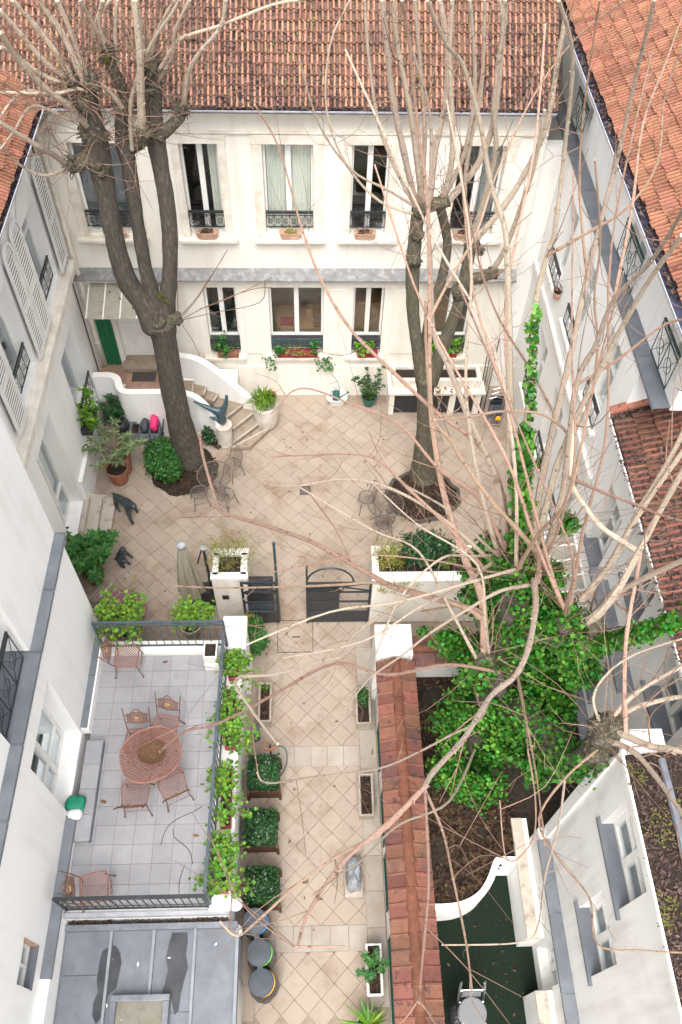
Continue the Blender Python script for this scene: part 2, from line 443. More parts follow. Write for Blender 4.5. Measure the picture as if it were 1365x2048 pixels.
# ================================================================== facade tools
YB, XL, XR = 15.65, -5.4, 5.3
def mapB(y0): return lambda a, d, z: Vector((a, y0-d, z))       # wall facing the viewer (-Y); d = out of the wall
def mapL(x0): return lambda a, d, z: Vector((x0+d, a, z))       # left-hand wall facing +X
def mapR(x0): return lambda a, d, z: Vector((x0-d, a, z))       # right-hand wall facing -X
def mbox(mb, m, a0, a1, d0, d1, z0, z1):
    p, q = m(a0, d0, z0), m(a1, d1, z1)
    return mb.box(p.x, p.y, p.z, q.x, q.y, q.z)
def wall(mb, m, a0, a1, z0, z1, holes, th):
    xs = sorted({a0, a1, *[h[0] for h in holes], *[h[1] for h in holes]})
    for i in range(len(xs)-1):
        l, r = xs[i], xs[i+1]; c = (l+r)/2
        cuts = sorted([(h[2], h[3]) for h in holes if h[0] < c < h[1]])
        z = z0
        for lo, hi in cuts:
            if lo > z+1e-4: mbox(mb, m, l, r, 0, -th, z, lo)
            z = max(z, hi)
        if z < z1-1e-4: mbox(mb, m, l, r, 0, -th, z, z1)
    return mb
def window(bld, m, a0, a1, z0, z1, dep=.14, fr=.06, leaves=2, transom=None, glass='glass', frame='white_paint', sill=None, mul=.055):
    """a window set back by dep in its opening: frame > panes, sill"""
    mb = MB(); d0, d1 = -dep, -dep-.07
    e = .004
    mbox(mb, m, a0+e, a1-e, d0, d1, z0+e, z0+fr); mbox(mb, m, a0+e, a1-e, d0, d1, z1-fr, z1-e)
    mbox(mb, m, a0+e, a0+fr, d0, d1, z0+fr, z1-fr); mbox(mb, m, a1-fr, a1-e, d0, d1, z0+fr, z1-fr)
    spans = []
    w = (a1-a0-2*fr)/leaves
    for i in range(leaves):
        l = a0+fr+i*w; r = l+w
        if i: mbox(mb, m, l-mul, l+mul, d0+.012, d1, z0+fr, z1-fr); l += mul
        if i < leaves-1: r -= mul
        spans.append((l, r))
    zs = [z0+fr, z1-fr]
    if transom:
        ts = transom if isinstance(transom, (list, tuple)) else [transom]
        for tz in ts:
            for l, r in spans: mbox(mb, m, l, r, d0+.008, d1, tz-.022, tz+.022)
            zs.insert(-1, tz)
    w_o = mb.build('window', frame, bld)
    for l, r in spans:
        for k in range(len(zs)-1):
            g = MB(); mbox(g, m, l-.005, r+.005, d0-.03, d0-.036, zs[k]-.005, zs[k+1]+.005)
            g.build('pane', glass, w_o)
    if sill:
        s = MB(); mbox(s, m, a0-sill[0], a1+sill[0], sill[1], 0.003, z0-sill[2], z0-.003)
        s.build('sill', sill[3] if len(sill) > 3 else 'cream_trim', w_o, bev=.012)
    return w_o
def room(bld, m, a0, a1, z0, z1, dep, matname='room_dark', th=.35):
    mb = MB(); D = -th-dep
    def q(*p): mb.poly([m(*c) for c in p])
    q((a0, D, z0), (a1, D, z0), (a1, D, z1), (a0, D, z1))
    q((a0, -th, z0), (a0, D, z0), (a0, D, z1), (a0, -th, z1))
    q((a1, -th, z0), (a1, -th, z1), (a1, D, z1), (a1, D, z0))
    q((a0, -th, z0), (a1, -th, z0), (a1, D, z0), (a0, D, z0))
    q((a0, -th, z1), (a0, D, z1), (a1, D, z1), (a1, -th, z1))
    return mb.build('room_interior', matname, bld)
def curtains(bld, m, a0, a1, z0, z1, d=-.26, n=26, matname='curtain', name='curtain'):
    mb = MB()
    for i in range(n):
        t0, t1 = a0+(a1-a0)*i/n, a0+(a1-a0)*(i+1)/n
        dd0, dd1 = d-.025*(i % 2), d-.025*((i+1) % 2)
        mb.poly([m(t0, dd0, z0), m(t1, dd1, z0), m(t1, dd1, z1), m(t0, dd0, z1)])
    return mb.build(name, matname, bld)
def rail(bld, m, a0, a1, z0, z1, d=.03, style='scroll', metal='black_metal', top=.035, sr=.006):
    """little iron balustrade in a window opening"""
    mb = MB()
    mbox(mb, m, a0, a1, d-top/2, d+top/2, z1-top, z1)
    r = mb.build('railing', metal, bld)
    for za, zb in ((z0, z0+.02), (z1-.11, z1-.095)):
        mb = MB(); mbox(mb, m, a0, a1, d-.01, d+.01, za, zb); mb.build('rail_bar', metal, r)
    s = MB(); h = z1-.11-z0
    n = max(2, round((a1-a0)/(h*.62)))
    w = (a1-a0)/n
    for i in range(n):
        c = a0+w*(i+.5); cz = z0+h/2
        ux, uz = (m(1, 0, 0)-m(0, 0, 0)), Vector((0, 0, 1))
        s.ring(m(c, d, cz), min(w, h)*.30, sr, 14, 4, ux, uz)
        for sg in (-1, 1):
            s.tube([m(c-sg*w/2, d, z0+.02), m(c-sg*w*.18, d, cz-h*.16), m(c+sg*w*.1, d, cz), m(c+sg*w*.22, d, cz+h*.22), m(c+sg*w/2, d, z1-.11)], sr, 4)
        s.bar(m(c-w/2, d, z0), m(c-w/2, d, z1-.03), .012)
    s.bar(m(a1, d, z0), m(a1, d, z1-.03), .012)
    s.build('scrollwork', metal, r)
    return r
# ------------------------------------------------------------------ roof tiling: each tile a piece, the far ones joined
def tile_mesh(name, A, U, w, h, matname, rib=.062, two=True):
    A, U = Vector(A).normalized(), Vector(U).normalized(); N = A.cross(U)
    if N.z < 0: N = -N
    if two: prof = [(0, .0), (.02, rib*.7), (.08, rib), (.17, rib*.95), (.235, rib*.6), (.255, .0), (.48, .0), (.50, rib*.7), (.56, rib), (.65, rib*.95), (.715, rib*.6), (.735, .0), (.985, .0)]
    else: prof = [(0, 0), (.08, rib*.9), (.2, rib*1.15), (.34, rib*.8), (.42, .004), (.6, -.002), (.985, 0)]
    mb = MB(); n = len(prof)
    for u, lift in ((-.02, .045), (h*1.04, .004)):
        for a, t in prof: mb.v.append(A*(a*w)+U*u+N*(t+lift))
    for a, t in prof: mb.v.append(A*(a*w)+U*-.02+N*(.004))
    for i in range(n-1):
        mb.f.append((i, i+1, n+i+1, n+i)); mb.f.append((2*n+i, 2*n+i+1, i+1, i))
    me = bpy.data.meshes.new(name)
    me.from_pydata([tuple(p) for p in mb.v], [], mb.f); me.materials.append(MAT[matname]); me.materials.append(MAT['tile_dirt_shade'])
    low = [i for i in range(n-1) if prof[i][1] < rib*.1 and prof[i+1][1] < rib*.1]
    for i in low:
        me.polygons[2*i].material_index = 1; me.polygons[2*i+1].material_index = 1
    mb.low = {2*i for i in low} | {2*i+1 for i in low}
    return me, mb
def in_frame(p, mg=40):
    q = R3.transposed() @ (Vector(p)-Vector((0, 0, CAM_H)))
    if q.z > -.1: return False
    u, v = 682.5+FPX*q.x/-q.z, 1024-FPX*q.y/-q.z
    return -mg < u < 1365+mg and -mg < v < 2048+mg
def tile_roof(roof, P0, A, U, nc, nr, w, h, matname, cap=300, two=True, keep=None, jit=.018):
    A, U = Vector(A).normalized(), Vector(U).normalized(); N = A.cross(U)
    if N.z < 0: N = -N
    me, src = tile_mesh('roof_tile', A, U, w, h, matname, two=two)
    spots = []
    for r in range(nr):
        for c in range(nc):
            p = Vector(P0)+A*(c*w)+U*(r*h)
            if keep and not keep(p): continue
            if not in_frame(p, 60): continue
            spots.append(p)
    spots.sort(key=lambda p: (p-Vector((0, 0, CAM_H))).length)
    rest = MB(); mi = []
    for i, p in enumerate(spots):
        p = p+A*random.uniform(-.006, .006)+U*random.uniform(-jit, jit)+N*random.uniform(0, .012)
        if i < cap:
            link_mesh('roof_tile', me, roof, p, rot=(random.gauss(0, .02), random.gauss(0, .02), random.gauss(0, .025)))
        else:
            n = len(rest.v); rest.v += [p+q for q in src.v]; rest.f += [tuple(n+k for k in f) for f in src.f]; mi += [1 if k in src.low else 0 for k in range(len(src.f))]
    if rest.v:
        o = rest.build('far_roof_tiles', matname, roof, kind='stuff'); o.data.materials.append(MAT['tile_dirt_shade']); o.data.polygons.foreach_set('material_index', mi)
def litter(name, n, fn, matname, L=(.04, .09), parent=None, label=None, flat=.5):
    mb = MB()
    for _ in range(n):
        p, nrm = fn()
        d = rdir(); d = (d-nrm*d.dot(nrm)*flat)
        l = random.uniform(*L)
        mb.leaf(p+nrm*random.uniform(.005, .03), d, (nrm+rdir()*.5), l, l*random.uniform(.3, .6), .2, random.uniform(-.3, .3))
    o = mb.build(name, matname, parent)
    o['kind'] = 'stuff'
    if label: o['label'] = label
    return o
# ================================================================== ground and paving
g = MB(); g.poly([(-90, -60, -.03), (90, -60, -.03), (90, 130, -.03), (-90, 130, -.03)])
tag(g.build('ground', 'mortar'), 'brown bedding ground beneath the courtyard paving', None, kind='structure')
def clip(poly, x0, y0, x1, y1):
    for ax, lim, sg in ((0, x0, 1), (0, x1, -1), (1, y0, 1), (1, y1, -1)):
        out = []
        for i in range(len(poly)):
            p, q = poly[i-1], poly[i]
            ip, iq = sg*(p[ax]-lim) >= 0, sg*(q[ax]-lim) >= 0
            if ip != iq:
                t = (lim-p[ax])/(q[ax]-p[ax]); out.append((p[0]+(q[0]-p[0])*t, p[1]+(q[1]-p[1])*t))
            if iq: out.append(q)
        poly = out
        if not poly: return []
    return poly
def area(p): return abs(sum(p[i-1][0]*p[i][1]-p[i][0]*p[i-1][1] for i in range(len(p))))/2
pav = empty('pavement', (0, 8, 0), 'beige stone paving laid diagonally across courtyard and path', None, kind='structure')
S = .325; gap = .0045
cells = []
def diag(x0, y0, x1, y1):
    k = S*sqrt(2)
    for i in range(int((x1-x0)/k*2)+6):
        for j in range(int((y1-y0)/k)+4):
            cx = x0-k+i*k/2; cy = y0-k+j*k+(k/2 if i % 2 else 0)
            r = k/2-gap*.7
            p = clip([(cx, cy-r), (cx+r, cy), (cx, cy+r), (cx-r, cy)], x0, y0, x1, y1)
            if len(p) > 2 and area(p) > .004: cells.append((p, 'paving'))
def grid(x0, y0, x1, y1, sx, sy, m='paving_pale'):
    nx, ny = max(1, round((x1-x0)/sx)), max(1, round((y1-y0)/sy)); dx, dy = (x1-x0)/nx, (y1-y0)/ny
    for i in range(nx):
        for j in range(ny):
            a, b = x0+i*dx+gap/2, y0+j*dy+gap/2
            cells.append(([(a, b), (a+dx-gap, b), (a+dx-gap, b+dy-gap), (a, b+dy-gap)], m))
diag(-1.05, 5.92, .93, 8.72)
grid(-1.05, 5.5, .93, 5.92, .36, .42)
diag(-1.05, 2.62, .93, 5.5)
grid(-1.05, 2.2, .93, 2.62, .36, .42)
diag(-1.05, .1, .93, 2.2)
grid(-1.42, .1, -1.05, 8.72, .37, .55, 'paving')
grid(.93, .1, 1.27, 8.72, .34, .6)
diag(-5.39, 8.72, 5.29, 15.62)
grid(4.77, 15.62, 5.29, 18.0, .5, .5, 'paving')
random.shuffle(cells)
cells.sort(key=lambda c: c[0][0][1])
cells = [c for c in cells if in_frame((c[0][0][0], c[0][0][1], 0), 30)]
vis = lambda c: (-1.45 < c[0][0][0] < 1.27 and c[0][0][1] < 8.72)
cells.sort(key=lambda c: 0 if vis(c) else 1)
restm = {'paving': MB(), 'paving_pale': MB()}
for i, (p, m) in enumerate(cells):
    dz = random.uniform(-.0025, .0025)
    tx, ty = random.gauss(0, .0012), random.gauss(0, .0012)
    cx, cy = sum(q[0] for q in p)/len(p), sum(q[1] for q in p)/len(p)
    tgt = MB() if i < 300 else restm[m]
    n = len(tgt.v); k = len(p)
    tgt.v += [Vector((x, y, -.02)) for x, y in p]
    tgt.v += [Vector((x, y, -.004+dz)) for x, y in p]
    tgt.v += [Vector((cx+(x-cx)*(1-.012/S), cy+(y-cy)*(1-.012/S), dz+tx*(x-cx)/S+ty*(y-cy)/S)) for x, y in p]
    for a in range(k):
        b = (a+1) % k
        tgt.f.append((n+a, n+b, n+k+b, n+k+a)); tgt.f.append((n+k+a, n+k+b, n+2*k+b, n+2*k+a))
    tgt.f.append(tuple(n+2*k+a for a in range(k)))
    if i < 300: tgt.build('paving_stone', m, pav, origin=(cx, cy, 0))
for m, b in restm.items():
    if b.v: b.build('more_paving_stones', m, pav, kind='stuff')
# trapdoor cover in the path, drain in the courtyard
tc = MB(); a0, a1, b0, b1 = -.78, .0, 8.0, 8.79
for x0, y0, x1, y1 in ((a0, b0, a1, b0+.012), (a0, b1-.012, a1, b1), (a0, b0+.012, a0+.012, b1-.012), (a1-.012, b0+.012, a1, b1-.012)): tc.box(x0, y0, .0, x1, y1, .009)
hatch = tag(tc.build('floor_hatch', 'black_metal'), 'square floor hatch with thin dark steel rim set in the path paving', 'hatch')
MB().box(-.46, 8.36, .004, -.28, 8.385, .012).build('pull_handle', 'black_metal', hatch)
dp = pz(611, 981)
dr = empty('floor_drain', dp, 'small square dark drain grate in the courtyard paving', 'drain')
fm = MB()
for k in range(4):
    a = k*pi/2; c, s_ = cos(a), sin(a)
    fm.obox(dp+Vector((c*.12, s_*.12, .006)), Vector((-s_, c, 0))*.13, Vector((c, s_, 0))*.012, (0, 0, .006))
fm.build('frame', 'drain', dr)
for k in range(7): MB().box(dp.x-.105, dp.y-.1+k*.031, .0, dp.x+.105, dp.y-.082+k*.031, .008).build('grate_bar', 'drain', dr)
# ================================================================== back building
XE = 4.76   # the rear house stops short of the right-hand house
bb = empty('rear_house', (0, YB, 0), 'cream two storey house with orange tiled roof across the far side', 'house')
m = mapB(YB)
UW = [(-4.82, -3.82), (-2.62, -1.85), (-.96, .07), (.86, 1.64), (3.04, 4.01)]
GW = [(-2.53, -1.77, 1.45), (-1.0, .31, 1.45), (1.02, 1.76, 1.45), (2.93, 3.9, 1.45)]
holes = [(a, b, 5.02, 7.2) for a, b in UW]+[(a, b, z, 3.6) for a, b, z in GW]+[(-4.75, -3.55, 1.12, 3.35)]
wall(MB(), m, XL, XE, 0, 8.05, holes, .35).build('wall', 'stucco_cream', bb)
# plinth, floor band, cornice
mbp = MB(); mbox(mbp, m, -1.9, XE, .0, .05, 0, 1.1); mbp.build('plinth', 'stucco_cream', bb, bev=.015)
b_ = MB(); mbox(b_, m, XL, XE, .0, .22, 3.93, 4.0); mbox(b_, m, XL, XE, 0, .10, 3.80, 3.93); b_.build('floor_band', 'cream_trim', bb, bev=.01)
b_ = MB(); b_.poly([m(XL, .26, 4.005), m(XE, .26, 4.005), m(XE, .003, 4.16), m(XL, .003, 4.16)])
b_.poly([m(XL, .26, 3.97), m(XE, .26, 3.97), m(XE, .26, 4.005), m(XL, .26, 4.005)]); b_.build('band_flashing', 'lead_band', bb)
b_ = MB(); mbox(b_, m, XL, XE, .0, .06, 7.42, 7.46); mbox(b_, m, XL, XE, .003, .12, 7.86, 8.04); b_.build('cornice', 'cream_trim', bb, bev=.01)
# raised surrounds of the upper windows, panels between ground windows
for i, (a, b) in enumerate(UW):
    s = MB(); w_ = .16 if i % 2 else .2
    mbox(s, m, a-w_, a, .0, .035, 5.03, 7.2); mbox(s, m, b, b+w_, 0, .035, 5.03, 7.2); mbox(s, m, a-w_-.02, b+w_+.02, 0, .045, 7.2, 7.4)
    s.build('window_surround', 'cream_trim', bb, bev=.008)
for a, b in ((-1.62, -1.18), (.47, .88), (1.98, 2.7)):
    s = MB(); mbox(s, m, a, b, 0, .02, 1.5, 3.55); s.build('wall_panel', 'stucco_cream', bb, bev=.01)
for i, (a, b) in enumerate(UW):
    window(bb, m, a, b, 5.02, 7.2, .16, .05, 2, transom=None, sill=(.26, .16, .09))
    rail(bb, m, a+.01, b-.01, 5.22, 5.62, -.05, top=.05)
    room(bb, m, a-.5, b+.5, 4.8, 7.5, 2.0, 'room_grey' if i in (0,) else 'room_dark')
curtains(bb, m, -.9, .01, 5.08, 7.14)
curtains(bb, m, -2.08, -1.9, 5.08, 7.14, n=6)
curtains(bb, m, -4.76, -3.88, 5.08, 7.14, n=14, matname='zinc_dark', name='blind')
curtains(bb, m, 3.5, 3.95, 5.08, 7.14, n=12, matname='room_grey')
for i, (a, b, z) in enumerate(GW):
    window(bb, m, a, b, 1.98 if i != 9 else z, 3.6, .15, .055, 2)
    s = MB(); mbox(s, m, a-.16, b+.12, .14, -.2, z-.09, z-.003); s.build('sill', 'cream_trim', bb, bev=.012)
    s = MB(); mbox(s, m, a+.003, b-.003, -.27, -.33, z, 1.98); s.build('apron_panel', 'zinc_dark', bb)
    rail(bb, m, a+.01, b-.01, 1.62, 1.94, -.04, metal='green_metal' if i == 1 else 'black_metal')
    room(bb, m, a-.6, b+.6, .9, 3.65, 2.2, 'room_warm' if i else 'room_dark')
# furniture glimpsed through the ground-floor windows
fu = empty('work_table', (-.4, YB+1.1, .9), 'wooden table with boxes glimpsed through the wide ground floor window', 'table')
MB().box(-.9, YB+.6, 1.72, .25, YB+1.5, 1.78).build('tabletop', 'light_wood', fu)
for x_ in (-.85, .2):
    for y_ in (.65, 1.45): MB().box(x_-.03, YB+y_-.03, .9, x_+.03, YB+y_+.03, 1.72).build('leg', 'light_wood', fu)
for nm, x0_, x1_, y0_, h_, mt_, lab in (('tray', -.78, -.45, .7, .12, 'red_plastic', 'red tray on the left of the table behind the wide window'), ('wooden_box', -.12, .05, .85, .42, 'light_wood', 'upright wooden box on the table behind the wide window'), ('orange_box', .07, .24, .65, .2, 'tile_bright', 'orange box at the right end of the table behind the wide window')):
    tag(MB().box(x0_, YB+y0_, 1.782, x1_, YB+y0_+.22, 1.78+h_).build(nm, mt_, bev=.01), lab, 'box')
fu2 = tag(MB().box(1.05, YB+.75, .9, 1.95, YB+1.25, 2.5).build('cupboard', 'light_wood', bev=.02), 'pale wooden cupboard seen through the narrow ground floor window', 'cupboard')
fu3 = tag(MB().box(3.0, YB+.75, .9, 3.8, YB+1.25, 2.6).build('cupboard', 'light_wood', bev=.02), 'orange wooden cupboard seen through window behind the middle tree', 'cupboard')
# entrance door in its recess, green folded shutter, glazed awning
s = MB(); mbox(s, m, -4.75, -3.55, -.22, -.28, 1.12, 3.35)
door = s.build('door', 'white_paint', bb)
for a0, a1, z0, z1 in ((-4.62, -4.2, 1.35, 2.3), (-4.1, -3.68, 1.35, 2.3)):
    s = MB(); mbox(s, m, a0, a1, -.205, -.219, z0, z1); s.build('door_panel', 'white_paint', door, bev=.006)
for a0, a1 in ((-4.62, -4.2), (-4.1, -3.68)):
    s = MB(); mbox(s, m, a0, a1, -.21, -.219, 2.5, 3.2); s.build('pane', 'room_dark', door)
s = MB(); mbox(s, m, -3.8, -3.77, -.16, -.219, 2.0, 2.12); s.build('handle', 'gilt', door)
s = MB(); mbox(s, m, -4.8, -3.4, .3, -.2, 1.122, 1.25); s.build('threshold', 'step_stone', bb, bev=.01)
s = MB()
for k in range(5): mbox(s, m, -5.22+k*.075, -5.22+k*.075+.069, .02+.012*(k % 2), .06+.012*(k % 2), 1.18, 3.28)
s.build('shutter', 'green_paint', bb)['label'] = 'green painted folded door shutter'
aw = empty('glass_awning', (-4.4, YB-.5, 3.7), 'small glazed awning with white bars above the entrance door', 'awning')
AW0, AW1 = -5.1, -3.2
def awp(a, t): return Vector((a, YB-.03-t*.95, 3.78-t*.28))
for k in range(6):
    a = AW0+(AW1-AW0)*k/5
    MB().bar(awp(a, 0), awp(a, 1), .03, .045).build('glazing_bar', 'white_paint', aw)
    if k < 5:
        b = AW0+(AW1-AW0)*(k+1)/5
        p = MB(); p.obox((awp(a, .5)+awp(b, .5))/2+Vector((0, 0, .018)), (awp(b, .5)-awp(a, .5))*.48, (awp(a, 1)-awp(a, 0))*.51, (0, 0, .003)); p.build('pane', 'awning_glass', aw)
for t in (0.02, .72, .98): MB().bar(awp(AW0, t), awp(AW1, t), .03, .03).build('cross_bar', 'white_paint', aw)
litter('awning_leaves', 26, lambda: (awp(random.uniform(AW0, AW1), random.uniform(.1, .95))+Vector((0, 0, .02)), Vector((0, .28, .95))), 'dead_leaf', (.05, .11), aw)
# roof
SL = radians(38); U = Vector((0, cos(SL), sin(SL)))
EY = YB-.28
roof = MB(); P0 = Vector((XL-.6, EY, 8.07)); P1 = Vector((XE+.08, EY, 8.07))
roof.poly([P0, P1, P1+U*9, P0+U*9]); roof = roof.build('roof', 'soil', bb)
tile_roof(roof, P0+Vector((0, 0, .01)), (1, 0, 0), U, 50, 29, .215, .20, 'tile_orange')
gt = MB(); n = 10
for k in range(n):
    a0_, a1_ = pi+pi*k/n, pi+pi*(k+1)/n
    gt.poly([(XL+.2, EY-.03+.08*cos(a0_), 8.07+.08*sin(a0_)), (XE-.04, EY-.03+.08*cos(a0_), 8.07+.08*sin(a0_)), (XE-.04, EY-.03+.08*cos(a1_), 8.07+.08*sin(a1_)), (XL+.2, EY-.03+.08*cos(a1_), 8.07+.08*sin(a1_))])
gt.box(XL+.2, EY-.118, 8.055, XE-.04, EY-.108, 8.085)
gt.build('gutter', 'gutter_grey', bb)
gi = MB(); gi.box(XL+.2, EY-.10, 8.02, XE-.04, EY+.05, 8.03); gi.build('gutter_bed', 'gutter', bb)
def on_back_roof():
    while True:
        x = random.uniform(-5.4, 4.7); t = random.random()**1.7*6
        den = math.exp(-((x+3.2)/2.1)**2)*1.2+math.exp(-((x-4.0)/1.3)**2)*.9*(1 if t < 1.6 else .25)+.4*math.exp(-t/1.0)
        den *= .35+.9*noise.noise(Vector((x*1.3, t*1.1, 3)))+.45
        if random.random() < den: break
    return Vector((x, EY, 8.09))+U*t+Vector((0, -sin(SL), cos(SL)))*.03, Vector((0, -sin(SL), cos(SL)))
litter('roof_leaf_litter', 17000, on_back_roof, 'litter_roof', (.05, .14), bb, flat=.5)
mo = MB()
for _ in range(1600):
    x = random.uniform(-1, 4.7); t = random.uniform(.3, 6)
    if noise.noise(Vector((x*.8, t*.8, 9))) < .12: continue
    p = Vector((x, EY, 8.11))+U*t+Vector((0, -.02, .03)); mo.leaf(p, rdir(), Vector((0, -.5, .8)), random.uniform(.02, .06), .04)
mo.build('roof_moss', 'leaf_lime', bb, kind='stuff')
MB().box(XE-.2, YB+.352, 0, XE, 22, 8.04).build('end_wall', 'stucco_cream', bb)
# corner down-pipe and its swan neck
dpipe = empty('downpipe', (-5.3, YB-.12, 1.1), 'pale rainwater pipe running down the left inner corner', 'pipe')
MB().tube(smooth_pts([(-4.75, EY-.02, 8.0), (-4.9, YB-.2, 7.85), (-5.22, YB-.14, 7.5), (-5.28, YB-.12, 7.2), (-5.28, YB-.12, 1.2)], 4), .055, 10).build('pipe', 'cream_trim', dpipe, smooth=True)
for z in (6.5, 5.2, 3.4, 2.0): MB().lathe((-5.28, YB-.12, z), [(.066, 0), (.066, .05)], 10).build('bracket', 'cream_trim', dpipe)
tag(MB().tube([(-5.36, YB-.42, 7.8), (-5.36, YB-.42, 1.25)], .018, 6).build('cable_conduit', 'dark_wood'), 'thin dark conduit on the left wall near the inner corner', 'conduit')
# ================================================================== left far wing
lw = empty('left_wing', (XL, 12, 0), 'white left wing with arched shuttered windows under an orange roof', 'house')
m = mapL(XL)
AR = [(13.3, 14.6), (10.75, 12.0)]
holes = [(a, b, 4.75, 6.75) for a, b in AR]+[(13.2, 14.5, 1.45, 3.58), (10.45, 11.75, .48, 3.6)]
wl_ = wall(MB(), m, 7.5, YB, 0, 8.05, holes, .4)
wl_.build('wall', 'stucco_white', lw)
for a, b in AR:
    c, r = (a+b)/2, (b-a)/2
    window(lw, m, a, b, 4.75, 6.75, .25, .07, 2, transom=6.1)
    # arch recess painted panel above
    ap = MB(); ap.poly([m(c+r*cos(pi*k/16), .012, 6.76+.55*sin(pi*k/16)) for k in range(17)]); ap.build('arch_panel', 'stucco_grey', lw)
    rail(lw, m, a, b, 4.8, 5.3, -.1, sr=.004)
    room(lw, m, a-.4, b+.4, 4.5, 7.0, 1.6, 'room_grey', .4)
def shutter(y0, y1, z0, z1, d=.09, ang=0):
    c, r = (y0+y1)/2, (y1-y0)/2
    s = empty('shutter', m(c, d, z0)); s.parent = lw; s.location = m(c, d, z0)-wl(lw)
    fr = MB(); zt = z1-.35
    for aa, bb_ in ((y0, y0+.07), (y1-.07, y1)): mbox(fr, m, aa, bb_, d-.02, d+.02, z0, zt)
    for z in (z0, (z0+zt)/2, ): mbox(fr, m, y0+.07, y1-.07, d-.02, d+.02, z, z+.08)
    prev = None
    for k in range(13):
        t = pi*k/12
        po, pi_ = (c+r*cos(t), zt+.35*sin(t)), (c+(r-.07)*cos(t), zt+.28*sin(t))
        if prev:
            for dd in (d+.02, d-.02): fr.poly([m(prev[0][0], dd, prev[0][1]), m(po[0], dd, po[1]), m(pi_[0], dd, pi_[1]), m(prev[1][0], dd, prev[1][1])])
            fr.poly([m(prev[0][0], d-.02, prev[0][1]), m(po[0], d-.02, po[1]), m(po[0], d+.02, po[1]), m(prev[0][0], d+.02, prev[0][1])])
        prev = (po, pi_)
    fr.build('frame', 'white_paint', s)
    sl_ = MB(); z = z0+.1
    while z < z1-.1:
        half = r-.07
        if z > zt: half = (r-.07)*sqrt(max(.02, 1-((z-zt)/.28)**2)) if z-zt < .28 else 0
        if half > .03:
            p0, p1 = m(c-half, d-.018, z+.03), m(c+half, d+.012, z)
            sl_.poly([m(c-half, d+.004, z+.04), m(c+half, d+.004, z+.04), m(c+half, d+.012, z), m(c-half, d+.012, z)])
        z += .085
    sl_.build('louvre_slats', 'white_paint', s, kind='stuff')
    bk = MB(); mbox(bk, m, y0+.02, y1-.02, d-.03, d-.026, z0+.02, zt); bk.build('shutter_shade_sheet', 'shutter_gap_shade', s)  # dark sheet added behind the slats to paint the shadow in the gaps
    return s
for y0, y1 in ((14.66, 15.3), (12.62, 13.24), (12.06, 12.56), (10.06, 10.69)): shutter(y0, y1, 4.78, 7.3)
s = MB(); mbox(s, m, 7.7, YB-.3, 0, .2, 4.42, 4.62); mbox(s, m, 7.7, YB-.3, 0, .12, 4.3, 4.42); s.build('ledge', 'cream_trim', lw, bev=.015)
window(lw, m, 13.2, 14.5, 1.45, 3.58, .3, .06, 2); room(lw, m, 12.9, 14.8, 1.2, 3.7, 1.5, 'room_grey', .4)
window(lw, m, 10.45, 11.75, .48, 3.6, .3, .08, 2, transom=1.3); room(lw, m, 10.2, 12, .45, 3.7, 1.5, 'room_grey', .4); curtains(lw, m, 10.5, 11.7, 1.3, 3.5, -.45)
rail(lw, m, 13.2, 14.5, 1.5, 2.05, .05, sr=.004)
s = MB(); mbox(s, m, 11.85, 14.3, 0, .1, 1.0, 1.1); s.build('plinth_ledge', 'white_paint', lw, bev=.01)
s = MB(); mbox(s, m, 11.85, 14.3, 0, .06, 0, 1.0); s.build('plinth', 'stucco_white', lw)
SLL = radians(36); UL = Vector((-cos(SLL), 0, sin(SLL)))
rl = MB(); rl.poly([(XL+.3, 9, 8.06), (XL+.3, YB+2.5, 8.06), Vector((XL+.3, YB+2.5, 8.06))+UL*5, Vector((XL+.3, 9, 8.06))+UL*5]); rl = rl.build('roof', 'soil', lw)
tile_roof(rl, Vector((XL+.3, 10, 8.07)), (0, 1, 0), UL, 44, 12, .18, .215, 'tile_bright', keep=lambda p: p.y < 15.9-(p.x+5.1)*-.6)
gl_ = MB()
for k in range(8):
    a0_, a1_ = pi+pi*k/8, pi+pi*(k+1)/8
    gl_.poly([(XL+.34+.1*cos(a0_), 9, 8.06+.09*sin(a0_)), (XL+.34+.1*cos(a1_), 9, 8.06+.09*sin(a1_)), (XL+.34+.1*cos(a1_), YB-.3, 8.06+.09*sin(a1_)), (XL+.34+.1*cos(a0_), YB-.3, 8.06+.09*sin(a0_))])
gl_.build('gutter', 'gutter', lw)
MB().box(XL+.435, 9, 8.05, XL+.455, YB-.3, 8.08).build('gutter_lip', 'gutter_grey', lw)
litter('gutter_leaves', 700, lambda: (Vector((XL+.33+random.uniform(-.1, .05), random.uniform(11, 15.4), 8.03)), Vector((0, 0, 1))), 'litter_roof', (.04, .1), lw)
vp_ = MB(); vp_.tube([(-5.9, 15.3, 8.6), (-6.6, 16.4, 9.0)], .07, 10); tag(vp_.build('roof_pipe', 'white_paint', smooth=True), 'white pipe lying on the roof valley at upper left', 'pipe')
# doorstep of the left wing
st = empty('door_steps', (-5.0, 10.2, 0), 'three pale rounded stone steps against the left wall', 'steps')
for k in range(3):
    x1 = (-4.74, -5.02, -5.28)[k]; y0, y1 = 10.45, 12.2-.1*k; r = (.35, .2, .1)[k]
    poly = [(XL+.01, y0), (x1, y0)]+[(x1-r+r*cos(t*pi/16), y1-r+r*sin(t*pi/16)) for t in range(9)]+[(XL+.01, y1)]
    MB().prism(poly, .155*k+.001, .155*(k+1)).build('step', 'stone_coping', st, bev=.012)
